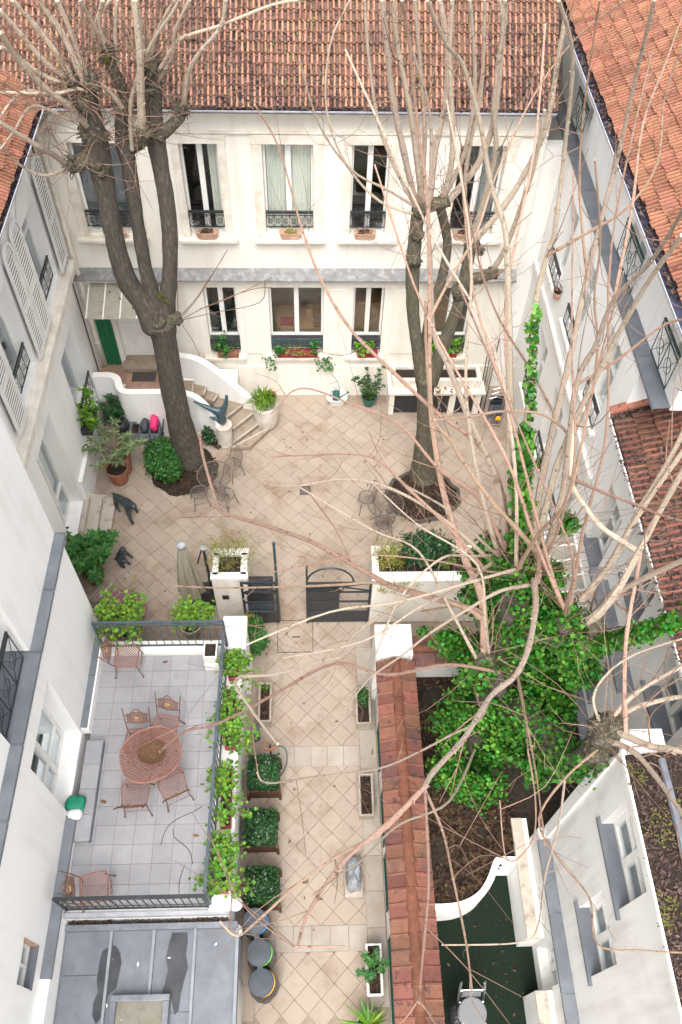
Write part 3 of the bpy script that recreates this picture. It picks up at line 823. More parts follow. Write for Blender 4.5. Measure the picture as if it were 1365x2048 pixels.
# ================================================================== left near wing (beside the terrace)
ln = empty('left_near_wing', (-4.1, 4, 0), 'tall white near left wing with zinc covered ledges and terrace door', 'house')
XN, XU, XS = -4.1, -4.23, -6.4
m = mapL(XN)
wall(MB(), m, -6, 7.62, -.02, 5.0, [(4.07, 5.45, 2.14, 4.42), (1.45, 2.02, 2.65, 3.35)], .45).build('wall', 'stucco_white', ln)
mu = mapL(XU)
w2 = wall(MB(), mu, -6, 7.75, 5.0, 16.0, [(4.2, 5.62, 5.05, 7.6)], .5); w2.build('upper_wall', 'stucco_white', ln)
w3 = MB(); w3.box(XU-.5, 7.45, 0, XS, 7.75, 16); w3.build('side_wall', 'stucco_white', ln)
def zinc_ledge(m_, a0, a1, z, d0, d1, L=1.15, drop=.06, slope=.03):
    n = max(1, round((a1-a0)/L)); w = (a1-a0)/n
    for k in range(n):
        s = MB(); aa, ab = a0+k*w+.004, a0+(k+1)*w-.004; zz = z+random.uniform(0, .004)
        s.poly([m_(aa, d0, zz+slope), m_(ab, d0, zz+slope), m_(ab, d1, zz), m_(aa, d1, zz)])
        s.poly([m_(aa, d1, zz), m_(ab, d1, zz), m_(ab, d1+.004, zz-drop), m_(aa, d1+.004, zz-drop)])
        s.box(*m_(ab-.006, d0, zz), *m_(ab+.006, d1+.004, zz+slope+.008))
        s.build('zinc_sheet', 'zinc', ln if m_ is not mapRR else rw)
mapRR = None
zinc_ledge(m, 5.62, 7.76, 5.03, -.125, .035)
zinc_ledge(m, -1, 4.2, 5.03, -.125, .035)
zinc_ledge(m, 4.2, 5.62, 5.045, -.62, .035, 1.5)
s = MB(); mbox(s, m, 5.5, 7.5, .0, .14, 2.0, 2.24); s.build('skirting', 'stucco_white', ln)
zinc_ledge(m, 5.5, 7.5, 2.255, .003, .11, 1.0, .05)
s = MB(); mbox(s, m, -1, 4.03, .0, .14, -.02, 2.24); s.build('skirting', 'stucco_white', ln)
zinc_ledge(m, 1.62, 3.98, 2.255, .003, .16, 1.2, .05)
# upper loggia with ornate balcony
window(ln, mu, 4.2, 5.62, 5.09, 7.6, .42, .07, 2); room(ln, mu, 4, 5.8, 5, 7.8, 1.5, 'room_dark', .5)
rail(ln, mu, 4.22, 5.5, 5.1, 5.95, -.06)
# terrace door
window(ln, m, 4.07, 5.45, 2.14, 4.42, .3, .09, 2, transom=[2.7], glass='glass_frost'); room(ln, m, 3.9, 5.6, 2.1, 4.5, 1.5, 'room_grey', .45)
window(ln, m, 1.45, 2.02, 2.65, 3.35, .11, .035, 2, transom=3.0, mul=.02); room(ln, m, 1.3, 2.2, 2.5, 3.5, 1., 'room_dark', .45)
s = MB(); mbox(s, m, 1.44, 2.03, .015, -.105, 2.62, 2.658); s.build('sill', 'zinc', ln)
s = MB(); mbox(s, m, 2.01, 2.03, .004, -.105, 2.66, 3.36); s.build('reveal_lining', 'terracotta_pale', ln)
# ================================================================== terrace
TZ = 2.0
TX0, TX1, TY0, TY1 = -3.98, -1.69, 2.66, 7.0
te = empty('terrace', (-2.8, 4.8, 0), 'raised grey tiled roof terrace on the left above the path', 'terrace')
tb = MB(); tb.box(XN+.15, TY0-.16, -.02, -1.385, TY1+.3, TZ-.03); tb.build('terrace_base', 'stucco_white', te)
nx, ny = 7, 14; dx, dy = (TX1-TX0)/nx, (TY1-TY0)/ny
for i in range(nx):
    for j in range(ny):
        s = MB(); g2 = .003; zt = TZ+random.uniform(-.001, .001)
        s.box(TX0+i*dx+g2, TY0+j*dy+g2, TZ-.028, TX0+(i+1)*dx-g2, TY0+(j+1)*dy-g2, zt)
        s.build('floor_tile', 'terrace_tile', te, origin=(TX0+(i+.5)*dx, TY0+(j+.5)*dy, TZ))
MB().box(TX0-.01, TY0-.01, TZ-.029, TX1+.01, TY1+.01, TZ-.006).build('grout_bed', 'grout', te)
# kerb coping along the path side, across the far end, and the near edge gutter
MB().box(-1.685, TY0-.12, TZ-.04, -1.33, TY1+.05, TZ+.06).build('coping', 'white_paint', te, bev=.012)
MB().box(TX0-.12, TY1+.005, TZ-.04, -1.74, TY1+.26, TZ+.12).build('far_coping', 'white_paint', te, bev=.012)
MB().box(-1.73, TY1+.055, TZ-.04, -1.27, TY1+.75, TZ+.16).build('end_pillar_cap', 'white_paint', te, bev=.012)
MB().box(-1.70, TY1+.06, -.02, -1.30, TY1+.72, TZ-.041).build('end_pillar', 'stucco_white', te)
MB().box(-2.02, TY1-.32, TZ+.002, -1.75, TY1+.003, TZ+.28).build('corner_block', 'white_paint', te, bev=.015)
MB().box(TX0-.02, TY0-.165, TZ-.1, -1.36, TY0-.1, TZ+.045).build('edge_kerb', 'gutter_grey', te)
# low step under the door
dstep = empty('door_step', (-3.85, 4.4, TZ), 'low grey tiled step under the terrace door', 'step')
MB().box(-3.98, 3.62, TZ+.001, -3.72, 5.32, TZ+.13).build('riser', 'terrace_tile', dstep)
for k in range(4): MB().box(-3.98, 3.62+k*.425+.003, TZ+.131, -3.70, 3.62+(k+1)*.425-.003, TZ+.15).build('tread_tile', 'terrace_tile', dstep)
MB().box(-3.699, 3.62, TZ+.003, -3.69, 5.32, TZ+.148).build('nosing', 'zinc_dark', dstep)
def railing(name, label, p, q, z0, h, n, metal, lean=Vector((0, 0, 0)), extra=True):
    p, q = Vector(p), Vector(q); up = Vector((0, 0, 1))
    r = empty(name, (p+q)/2, label, 'railing')
    T = lambda a, b, z: a.lerp(b, 0)+up*z
    MB().bar(p+up*h, q+up*h, .05, .03).build('handrail', metal, r)
    MB().bar(p+up*(h-.12), q+up*(h-.12), .02, .02).build('upper_bar', metal, r)
    MB().bar(p+up*.06, q+up*.06, .03, .02).build('bottom_bar', metal, r)
    for k in range(n+1):
        a = p.lerp(q, k/n)
        MB().bar(a+up*.06, a+up*(h-.12), .014).build('baluster', metal, r)
    for a in (p, q): MB().bar(a, a+up*h, .035).build('post', metal, r)
    d = (q-p).normalized()
    for k in range(max(2, n//5)):
        a = p.lerp(q, (k+.5)/max(2, n//5))+up*(h-.06)
        MB().ring(a, .045, .008, 12, 4, d, up).build('ring_ornament', metal, r)
    return r
railing('terrace_railing', 'dark iron railing across the near end of the terrace', (TX0+.06, TY0-.05, TZ+.0), (-1.69, TY0-.05, TZ), 0, .88, 19, 'black_metal')
railing('terrace_railing', 'blue grey iron railing across the far end of the terrace', (TX0+.02, TY1+.14, TZ+.10), (-1.62, TY1+.14, TZ+.10), 0, .98, 16, 'blue_metal')
railing('terrace_railing', 'iron railing along the path side of the terrace behind geraniums', (-1.66, TY0-.02, TZ+.05), (-1.62, TY1+.1, TZ+.05), 0, .86, 34, 'blue_metal')
# ================================================================== zinc roofed annex at the bottom left
an = empty('zinc_annex', (-2.6, 1, 0), 'low annex with grey standing seam zinc roof below the terrace', 'annex')
AZ = 1.78
def azr(x, y): return AZ - (2.3-y)*.06
MB().box(-3.94, -3, -.02, -1.28, 2.36, AZ-.28).build('wall', 'stucco_white', an)
rb = MB(); rb.poly([(-3.95, -3, azr(0, -3)-.012), (-1.22, -3, azr(0, -3)-.012), (-1.22, 2.34, azr(0, 2.34)-.012), (-3.95, 2.34, azr(0, 2.34)-.012)])
rb.poly([(-1.22, -3, azr(0, -3)-.012), (-1.22, -3, azr(0, -3)-.3), (-1.22, 2.34, azr(0, 2.34)-.3), (-1.22, 2.34, azr(0, 2.34)-.012)])
roof_a = rb.build('roof', 'zinc', an)
xs = [-3.95, -3.22, -2.55, -1.9, -1.24]
for k in range(4):
    x0, x1 = xs[k], xs[k+1]
    ys = [2.33, 1.72, 1.05, .4, -1] if k == 0 else ([2.33, 1.2, 0.2, -1] if k == 2 else [2.33, -1])
    for j in range(len(ys)-1):
        y1, y0 = ys[j]-.004, ys[j+1]+.004
        s = MB(); n_ = 8
        for i in range(n_):
            a, b = x0+.03+(x1-x0-.06)*i/n_, x0+.03+(x1-x0-.06)*(i+1)/n_
            ha = .002*sin(i*1.3+j*2+k)+.004*(j % 2); hb = .002*sin((i+1)*1.3+j*2+k)+.004*(j % 2)
            s.poly([(a, y0, azr(a, y0)+ha), (b, y0, azr(b, y0)+hb), (b, y1, azr(b, y1)+hb-.004), (a, y1, azr(a, y1)+ha-.004)])
        s.poly([(x0+.03, y0, azr(0, y0)-.01), (x1-.03, y0, azr(0, y0)-.01), (x1-.03, y0, azr(0, y0)+.004), (x0+.03, y0, azr(0, y0)+.004)])
        s.build('zinc_sheet', 'zinc_dark' if k == 0 and False else 'zinc', roof_a, smooth=False)
    if k:
        MB().bar((x0, 2.33, azr(0, 2.33)+.02), (x0, -1, azr(0, -1)+.02), .045, .045).build('standing_seam', 'zinc_seam', roof_a)
MB().bar((-1.235, 2.33, azr(0, 2.33)+.015), (-1.235, -1, azr(0, -1)+.015), .05, .05).build('roof_edge', 'zinc_seam', roof_a)
MB().box(-3.96, 2.33, AZ-.05, -1.24, 2.42, AZ+.06).build('wall_flashing', 'zinc_dark', an)
litter('wall_flashing_dirt', 350, lambda: (Vector((random.choice((random.uniform(-3.9, -3.2), random.uniform(-1.9, -1.4), random.uniform(-3.9, -1.3))), random.uniform(2.41, 2.49), AZ+.0)), Vector((0, 0, 1))), 'litter', (.02, .06), an)
def puddle(pts, z=.0035):
    c = pz(*pts[0], AZ)
    s = MB(); q = [pz(u, v, AZ) for u, v in pts]
    s.poly([(p.x, p.y, azr(0, p.y)+.008+z) for p in q])
    return s.build('wet_patch', 'wet_zinc', roof_a)
puddle([(232, 1892), (240, 1905), (243, 1925), (238, 1950), (232, 1975), (216, 1990), (205, 2030), (190, 2048), (183, 2030), (186, 2005), (195, 1985), (193, 1960), (199, 1925), (205, 1903), (220, 1893)])
puddle([(345, 1866), (375, 1865), (376, 1885), (372, 1908), (376, 1935), (368, 1962), (362, 1985), (357, 2020), (348, 2030), (342, 1995), (322, 1988), (330, 1965), (336, 1940), (332, 1915), (338, 1890)])
puddle([(90, 2020), (100, 2018), (104, 2030), (94, 2036)])
# skylight
sk = empty('roof_window', (-2.75, 1.0, AZ), 'dark framed skylight set in the zinc roof', 'skylight')
q = [pz(222, 1990, 1.9), pz(340, 1988, 1.9)]; sx0, sx1, sy1, sy0 = q[0].x, q[1].x, q[0].y, .35
for a in ((sx0, sy1-.09, sx1, sy1), (sx0, sy0, sx1, sy0+.09), (sx0, sy0+.091, sx0+.09, sy1-.091), (sx1-.09, sy0+.091, sx1, sy1-.091)): MB().box(a[0], a[1], AZ-.15, a[2], a[3], AZ+.12).build('frame', 'zinc_dark', sk, bev=.01)
MB().box(sx0+.085, sy0+.085, AZ+.06, sx1-.085, sy1-.085, AZ+.07).build('pane', 'glass', sk)
MB().box(sx0+.09, sy0+.09, AZ+.02, sx1-.09, sy1-.09, AZ+.03).build('blind', 'step_stone', sk)
litter('fallen_slips', 6, lambda: (Vector((random.uniform(-3.6, -1.5), random.uniform(1.0, 2.2), AZ+.0)), Vector((0, 0, 1))), 'white_paint', (.05, .09), an)
MB().box(-1.279, .2, .02, -1.25, 1.7, 1.2).build('wall_panel', 'white_paint', an)
MB().box(-1.279, -.8, .02, -1.25, .15, 1.3).build('door', 'light_wood', an)
# globe lamps on the terrace wall
for k, (u, v) in enumerate(((472, 1808), (471, 1862))):
    c = pz(u, v, 1.62-.05*k)
    lp = empty('globe_lamp', c, 'white glass globe lamp on the terrace wall, %s' % ('nearer the hedge planters' if k == 0 else 'beside the zinc roof corner'), 'lamp', 'globe lamps on the wall')
    MB().lathe(c, [(.004, -.115)]+[(.115*cos(t*pi/12), .115*sin(t*pi/12)) for t in range(-5, 6)]+[(.004, .115)], 16).build('globe', 'globe', lp, smooth=True)
    MB().tube([c+Vector((-.02, 0, -.1)), c+Vector((-.09, 0, -.14)), c+Vector((-.16, 0, -.1))], .02, 8).build('bracket', 'black_metal', lp)
# ================================================================== wall with tiled coping right of the path
gw = empty('coping_wall', (1.55, 3.5, 0), 'white garden wall with a brown tiled coping beside the path', 'wall')
MB().box(1.29, -1.0, -.02, 1.82, 6.9, 1.86).build('wall', 'stucco_white', gw)
cA = radians(22)
CE = [[], []]
tl = MB(); k = 0
for side, (xe, sg) in enumerate(((1.20, 1), (1.92, -1))):
    w, h = .36, .225
    for j in range(34):
        y = 6.86-j*h-.12
        if y < .3: break
        A_ = Vector((0, 1, 0)); c = Vector((1.56-sg*.2, y, 1.99))
        ax = Vector((sg*cos(cA), 0, sin(cA))); nz = Vector((-sg*sin(cA), 0, cos(cA)))
        s = MB(); tilt = random.gauss(0, .012)
        mid = c; hw = .185
        l0 = [(-.115, .012), (-.095, .03), (-.07, .012), (.09, .008), (.108, .016)]
        for uu, lift in ((-hw, .0), (hw, .012)):
            for a, t in l0: s.v.append(mid+ax*uu+A_*a+nz*(t+lift+a*tilt))
        for a, t in l0: s.v.append(mid+ax*-hw+A_*a+nz*(-.018))
        for i in range(4): s.f.append((i, i+1, 6+i, 5+i)); s.f.append((10+i, 11+i, i+1, i))
        s.build('coping_tile', 'tile_brown', gw)
for j in range(19):
    y1 = 6.84-j*.36; y0 = y1-.37
    if y1 < .3: break
    s = MB(); n = 9
    for yy, r, dz in ((y0, .105, .012), (y1-.05, .095, .0), (y1-.049, .112, .012), (y1, .112, .012)):
        for t in range(n):
            a = pi*t/(n-1); s.v.append(Vector((1.56+r*cos(a), yy, 2.02+dz+r*.85*sin(a))))
    for i in range(3):
        for t in range(n-1): s.f.append((i*n+t, i*n+t+1, (i+1)*n+t+1, (i+1)*n+t))
    s.build('ridge_tile', 'ridge_tile', gw, smooth=False)
MB().box(1.3, .2, 1.87, 1.81, 6.88, 1.925).build('coping_bed', 'lime_mortar', gw)
MB().box(1.19, 6.9, -.02, 1.9, 7.56, 2.1).build('end_pillar', 'white_paint', gw, bev=.015)
# return wall behind the garden
MB().box(1.901, 7.0, -.02, 5.25, 7.3, 1.75).build('return_wall', 'stucco_white', gw)
for j in range(9):
    for sd in (0, 1):
        x = 2.0+j*.225; s = MB()
        s.obox((x, 6.98+sd*.3, 1.83), (.108, 0, 0), (0, .17, .05*(1-2*sd)), (0, 0, .012)); s.build('coping_tile', 'tile_brown', gw)
MB().tube([(1.91, 7.13, 1.9), (4.1, 7.13, 1.9)], .09, 10).build('ridge_tile', 'ridge_tile', gw)
# dark green lattice panels on the path side
for (y0, y1) in ((5.25, 6.05), (3.85, 4.75), (2.75, 3.65), (.9, 2.3)):
    lt = empty('lattice_panel', (1.27, (y0+y1)/2, .4), 'dark green slatted panel beside the path, %s' % ({5.25: 'farthest away', 3.85: 'second from the far end', 2.75: 'third from the far end', .9: 'nearest'}[y0]), 'lattice', 'lattice panels on the coping wall')
    for a in ((y0, y0+.03), (y1-.03, y1)): MB().box(1.262, a[0], .35, 1.288, a[1], 1.75).build('stile', 'green_lattice', lt)
    n_ = 18
    for k in range(n_):
        z = .36+k*1.38/n_; MB().obox((1.272, (y0+y1)/2, z+.03), (.006, 0, .01), (0, (y1-y0)/2-.031, 0), (-.004, 0, .03)).build('slat', 'green_lattice', lt)
# ================================================================== garden bed and small yard on the right
gb = empty('curved_bed_wall', (2.8, 3, 0), 'curved white rendered wall holding the leaf covered garden bed', 'wall')
path = smooth_pts([(1.83, 2.72, 0), (2.2, 2.70, 0), (2.55, 2.74, 0), (2.85, 2.88, 0), (3.05, 3.1, 0), (3.2, 3.38, 0), (3.27, 3.44, 0), (3.62, 3.44, 0)], 5)
s = MB()
L, Rr = [], []
for i, p in enumerate(path):
    d = (path[min(i+1, len(path)-1)]-path[max(i-1, 0)]).normalized(); nn = Vector((-d.y, d.x, 0))*.055
    L.append(p+nn); Rr.append(p-nn)
for i in range(len(path)-1):
    a, b, c, d = L[i], L[i+1], Rr[i+1], Rr[i]
    up = Vector((0, 0, 1.0))
    s.poly([a+up, d+up, c+up, b+up]); s.poly([d, c, c+up, d+up]); s.poly([a+up, b+up, b, a])
s.build('curved_wall', 'stucco_white', gb, bev=0)
bed = MB(); bed.poly([(1.83, 2.72, .86), (2.55, 2.76, .86), (2.85, 2.9, .86), (3.05, 3.12, .86), (3.25, 3.42, .86), (4.2, 3.44, .86), (5.2, 3.9, .86), (5.2, 7.0, .86), (1.83, 7.0, .86)])
tag(bed.build('garden_bed_soil', 'soil'), 'dark soil of the garden bed under the ivy tree', None, kind='structure')
def on_bed():
    while True:
        x, y = random.uniform(1.85, 3.6), random.uniform(2.75, 6.9)
        if y < 2.75+max(0, x-2.5)*.9: continue
        if noise.noise(Vector((x*1.6, y*1.6, 1)))+.55 > random.random(): return Vector((x, y, .87+random.uniform(0, .05))), Vector((0, 0, 1))
tag(litter('bed_leaf_litter', 5200, on_bed, 'litter', (.05, .14)), 'brown and yellow fallen leaves covering the garden bed', 'leaf litter')
yc = MB(); yc.poly([(1.83, -1, .004), (5.2, -1, .004), (5.2, 3.5, .004), (1.83, 3.5, .004)])
tag(yc.build('yard_floor', 'yard_carpet'), 'dark green carpeted floor of the small yard', None, kind='structure')
litter('yard_leaves', 90, lambda: (Vector((random.uniform(1.95, 3.7), random.uniform(.9, 3.0), .006)), Vector((0, 0, 1))), 'litter', (.03, .09), None, 'scattered dead leaves on the dark green yard floor')['category'] = 'leaves'
# ================================================================== right near block
rn = empty('right_near_block', (4.0, 1, 0), 'pale grey two storey block at lower right with small paned windows', 'house')
X4 = 4.02
m = mapR(X4)
wall(MB(), m, -6, 3.8, 1.72, 6.15, [(1.42, 2.34, 2.75, 4.05), (2.0, 3.1, 4.55, 5.7)], .4).build('wall', 'stucco_grey', rn)
wall(MB(), mapR(3.86), -6, 3.8, -.02, 1.7, [(1.47, 2.12, .35, 1.45)], .5).build('lower_wall', 'stucco_grey', rn)
s = MB(); mbox(s, m, 3.62, 3.82, 0, .05, 1.75, 6.0); s.build('corner_pilaster', 'stucco_grey', rn, bev=.01)
window(rn, m, 1.42, 2.34, 2.75, 4.05, .17, .07, 2, transom=3.4); room(rn, m, 1.2, 2.5, 2.5, 4.2, 1.2, 'room_dark', .4)
window(rn, m, 2.0, 3.1, 4.55, 5.7, .17, .07, 2, transom=5.1); room(rn, m, 1.8, 3.2, 4.4, 5.8, 1.2, 'room_dark', .4)
for a0, a1, z in ((1.42, 2.34, 2.75), (2.0, 3.1, 4.55)):
    s = MB(); mbox(s, m, a0-.12, a1+.1, .05, -.165, z-.05, z+.012); s.build('zinc_sill', 'zinc', rn)
window(rn, mapR(3.86), 1.47, 2.12, .35, 1.45, .18, .06, 2, transom=.9); room(rn, mapR(3.86), 1.3, 2.3, .2, 1.55, .8, 'room_dark', .5)
def zl(bld, m_, a0, a1, z, d0, d1, L=1.2, name='zinc_sheet', drop=.06):
    n = max(1, round((a1-a0)/L)); w = (a1-a0)/n
    for k in range(n):
        s = MB(); aa, ab = a0+k*w+.004, a0+(k+1)*w-.004
        s.poly([m_(aa, d0, z+.03), m_(ab, d0, z+.03), m_(ab, d1, z), m_(aa, d1, z)])
        s.poly([m_(aa, d1, z), m_(ab, d1, z), m_(ab, d1+.004, z-drop), m_(aa, d1+.004, z-drop)])
        s.build(name, 'zinc', bld)
zl(rn, m, -1, 3.6, 1.72, .003, .2)
# low parapets of the yard
for (y0, y1) in ((2.2, 4.15), (-1, 1.42)):
    MB().box(3.58, y0, -.02, 3.855, y1, 1.0).build('parapet', 'stucco_grey', rn)
    MB().box(3.56, y0-.02, 1.002, 3.76, y1, 1.05).build('parapet_coping', 'stone_coping', rn, bev=.01)
MB().box(3.93, -6, 6.152, 4.5, 3.85, 6.19).build('eave_board', 'white_paint', rn)
SR = radians(12); UR = Vector((cos(SR), 0, sin(SR)))
e4 = Vector((3.92, -3, 6.22))
r4 = MB(); r4.poly([e4, e4+UR*5, e4+UR*5+Vector((0, 6.5, 0)), e4+Vector((0, 6.5, 0))]); r4 = r4.build('roof', 'soil', rn)
MB().box(3.878, -3, 6.19, 3.905, 3.55, 6.27).build('gutter_lip', 'white_paint', rn)
def moss4():
    t = random.random()**1.3*1.6; y = random.uniform(-.3, 3.46)
    return e4+UR*t+Vector((0, y+3, .01)), Vector((-sin(SR), 0, cos(SR)))
litter('roof_leaf_litter', 6500, moss4, 'litter_roof', (.02, .08), rn, flat=.2)
mo = MB()
for _ in range(3500):
    p, n_ = moss4()
    if noise.noise(p*2.2) < .12: continue
    mo.leaf(p+n_*.02, rdir(), n_+rdir()*.5, random.uniform(.02, .05), .035)
mo.build('roof_moss', 'moss', rn, kind='stuff')
for off in (.42, .95): MB().tube([e4+UR*off+Vector((0, 0, .05)), e4+UR*off+Vector((0, 6.4, .05))], .05, 8).build('roof_pipe', 'zinc_dark', rn)
gr_ = MB()
for k in range(12): gr_.bar(e4+UR*1.15+Vector((0, 3+k*.28, .1)), e4+UR*2.4+Vector((0, 3+k*.28, .1)), .018)
for k in range(5): gr_.bar(e4+UR*(1.15+k*.3)+Vector((0, 2.8, .1)), e4+UR*(1.15+k*.3)+Vector((0, 6.3, .1)), .018)
gr_.build('roof_grille', 'black_metal', rn)
# ================================================================== right middle house (brown roof)
rm = empty('right_middle_house', (5.3, 6.5, 0), 'white house on the right under a leaf strewn brown tiled roof', 'house')
m = mapR(5.3)
RMW = [(8.0, 8.8, 3.2, 4.9), (6.3, 7.2, 4.4, 5.5), (4.3, 5.3, 4.2, 5.4), (6.2, 7.3, 1.6, 3.0), (4.4, 5.3, 1.4, 2.7)]
wall(MB(), m, 3.8, 9.45, 0, 6.0, RMW, .4).build('wall', 'stucco_white', rm)
for h_ in RMW:
    window(rm, m, *h_, .22, .07, 2, transom=(h_[2]+h_[3])/2); room(rm, m, h_[0]-.2, h_[1]+.2, h_[2]-.1, h_[3]+.1, 1.0, 'room_grey', .4)
    s = MB(); mbox(s, m, h_[0]-.1, h_[1]+.1, .06, -.215, h_[2]-.05, h_[2]+.012); s.build('zinc_sill', 'zinc', rm)
zl(rm, m, 3.82, 9.4, 1.2, .003, .22); zl(rm, m, 5.4, 7.8, 3.7, .003, .28)
s = MB(); mbox(s, m, 7.55, 7.85, 0, .06, 1.3, 5.9); s.build('pilaster', 'stucco_white', rm, bev=.01)
e5 = Vector((5.08, 3.9, 6.03)); SM = radians(24); UM = Vector((cos(SM), 0, sin(SM)))
r5 = MB(); r5.poly([e5, e5+UM*4, e5+UM*4+Vector((0, 5.55, 0)), e5+Vector((0, 5.55, 0))]); r5 = r5.build('roof', 'soil', rm)
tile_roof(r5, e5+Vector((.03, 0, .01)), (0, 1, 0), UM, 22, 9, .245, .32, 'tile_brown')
for k in range(10): MB().tube([e5+UM*(k*.38)+Vector((0, 5.58, .04)), e5+UM*(k*.38+.4)+Vector((0, 5.58, .05))], .085, 10).build('verge_tile', 'tile_bright', rm)
MB().box(5.035, 3.9, 6.0, 5.06, 9.45, 6.07).build('gutter_lip', 'white_paint', rm)
MB().box(5.08, 3.9, 5.93, 5.3, 9.45, 5.965).build('eave_board', 'white_paint', rm)
def lit5():
    while True:
        t = random.random()**1.6*3; y = random.uniform(0, 5.5)
        if random.random() < .25+.9*noise.noise(Vector((t*1.2, y*.9, 5)))+(.7 if t < .2 else 0)+(.3 if y < 3.2 else 0): break
    return e5+UM*t+Vector((0, y, .03)), Vector((-sin(SM), 0, cos(SM)))
litter('roof_leaf_litter', 4500, lit5, 'litter_roof', (.05, .13), rm)
# ================================================================== right far house (orange roof)
rw = empty('right_far_house', (XR, 12.5, 0), 'tall white house on the right with zinc ledge and large orange tiled roof', 'house')
m = mapR(XR)
RW = [(14.1, 15.0, 4.75, 6.6), (12.3, 13.2, 4.75, 6.6), (10.2, 11.1, 4.75, 6.6), (13.6, 14.5, 1.5, 3.5), (11.7, 12.6, 1.5, 3.5), (9.9, 10.8, 1.5, 3.5)]
wall(MB(), m, 9.47, 19, 0, 7.05, RW, .4).build('wall', 'stucco_white', rw)
for h_ in RW:
    window(rw, m, *h_, .24, .07, 2, transom=h_[2]+.9); room(rw, m, h_[0]-.2, h_[1]+.2, h_[2]-.1, h_[3]+.1, 1.0, 'room_grey', .4); curtains(rw, m, h_[0]+.05, h_[1]-.05, h_[2]+.05, h_[3]-.05, -.45)
    rail(rw, m, h_[0], h_[1], h_[2]+.05, h_[2]+.5, .04, sr=.003)
    s = MB(); mbox(s, m, h_[0]-.12, h_[1]+.12, .1, -.23, h_[2]-.08, h_[2]-.003); s.build('sill', 'white_paint', rw)
s = MB(); mbox(s, m, 9.47, 18, 0, .08, 4.0, 4.2); s.build('string_course', 'white_paint', rw, bev=.02)
MB().box(4.765, 15.95, -.02, 5.295, 16.2, 7.0).build('passage_wall', 'stucco_white', rw)
XT = 5.53; mt = mapR(XT)
TW = [(15.6, 16.4, 7.35, 8.6), (11.1, 12.1, 7.35, 8.6), (8.85, 9.6, 7.35, 8.6), (13.4, 14.3, 7.35, 8.6)]
TW = [TW[0], TW[1], TW[2]]
wall(MB(), mt, 8.6, 21, 7.05, 8.75, TW, .4).build('upper_wall', 'stucco_white', rw)
zl(rw, mt, 8.6, 20.0, 7.08, .003, .26)
for h_ in TW:
    window(rw, mt, *h_, .2, .07, 2); room(rw, mt, h_[0]-.2, h_[1]+.2, 7.2, 8.7, 1.0, 'room_grey', .4)
    rail(rw, mt, h_[0]-.05, h_[1]+.05, 7.3, 8.0, .12, metal='green_metal')
SF = radians(33); UF = Vector((cos(SF), 0, sin(SF)))
e6 = Vector((5.12, 7.4, 8.95))
r6 = MB(); r6.poly([e6, e6+UF*8, e6+UF*8+Vector((0, 14, 0)), e6+Vector((0, 14, 0))]); r6 = r6.build('roof', 'soil', rw)
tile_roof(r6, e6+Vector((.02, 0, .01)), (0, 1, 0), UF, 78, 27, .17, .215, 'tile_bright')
g6 = MB()
for k in range(8):
    a0_, a1_ = pi+pi*k/8, pi+pi*(k+1)/8
    g6.poly([(5.05+.1*cos(a0_), 7.4, 8.94+.1*sin(a0_)), (5.05+.1*cos(a1_), 7.4, 8.94+.1*sin(a1_)), (5.05+.1*cos(a1_), 21, 8.94+.1*sin(a1_)), (5.05+.1*cos(a0_), 21, 8.94+.1*sin(a0_))])
g6.build('gutter', 'gutter', rw)
MB().box(4.935, 7.4, 8.92, 4.95, 21, 8.955).build('gutter_lip', 'gutter_grey', rw)
MB().box(5.0, 7.4, 8.78, 5.6, 21, 8.83).build('eave_board', 'white_paint', rw)
litter('gutter_leaves', 1200, lambda: (Vector((5.02+random.uniform(0, .14), random.uniform(9, 18), 8.9)), Vector((0, 0, 1))), 'litter_roof', (.04, .1), rw)

# ================================================================== outdoor stair with curved parapets
LZ = 1.12
stair = empty('stone_stair', (-2.5, 14.7, 0), 'curved outdoor stone stair with white parapets up to the entrance door', 'stair')
RIS = .14
edges = [((462, 896), (542, 855)), ((468, 885), (530, 838)), ((466, 858), (511, 823)), ((452, 836), (494, 803)), ((427, 803), (448, 771)), ((408, 790), (419, 757)), ((385, 784), (390, 749)), ((362, 784), (364, 744))]
W = [(pz(*a, RIS*(k+1)), pz(*b, RIS*(k+1))) for k, (a, b) in enumerate(edges)]
mid0 = pz(500, 894, RIS)
for k in range(len(W)):
    a, b = W[k]; c, d = (W[k+1] if k+1 < len(W) else (Vector((-3.6, 14.5, 0)), Vector((-3.6, 15.6, 0))))
    ext = .22
    c2 = c+(c-a).normalized()*ext; d2 = d+(d-b).normalized()*ext
    if k == 0: poly = [(a.x, a.y), (mid0.x, mid0.y), (b.x, b.y), (d2.x, d2.y), (c2.x, c2.y)]
    else: poly = [(a.x, a.y), (b.x, b.y), (d2.x, d2.y), (c2.x, c2.y)]
    MB().prism(poly, 0 if k == 0 else RIS*k-.01+.002, RIS*(k+1)).build('step', 'step_stone', stair, bev=.012)
    nb = MB(); nb.bar(a+Vector((0, 0, .004)), b+Vector((0, 0, .004)), .035, .03)
    nb.build('step_nosing', 'stone_coping', stair)
MB().box(-4.7, 14.3, 0, -3.3, YB-.003, LZ-.025).build('landing_base', 'stucco_cream', stair)
MB().box(XL+.01, 14.8, 0, -4.702, YB-.003, LZ-.025).build('landing_base', 'stucco_cream', stair)
for i in range(6):
    for j in range(4):
        x0, y0 = XL+.02+i*.35, 14.32+j*.33
        if x0 < -4.72 and y0 < 14.8: continue
        MB().box(x0, y0, LZ-.024, x0+.343, y0+.323, LZ).build('landing_tile', 'landing_tile', stair)
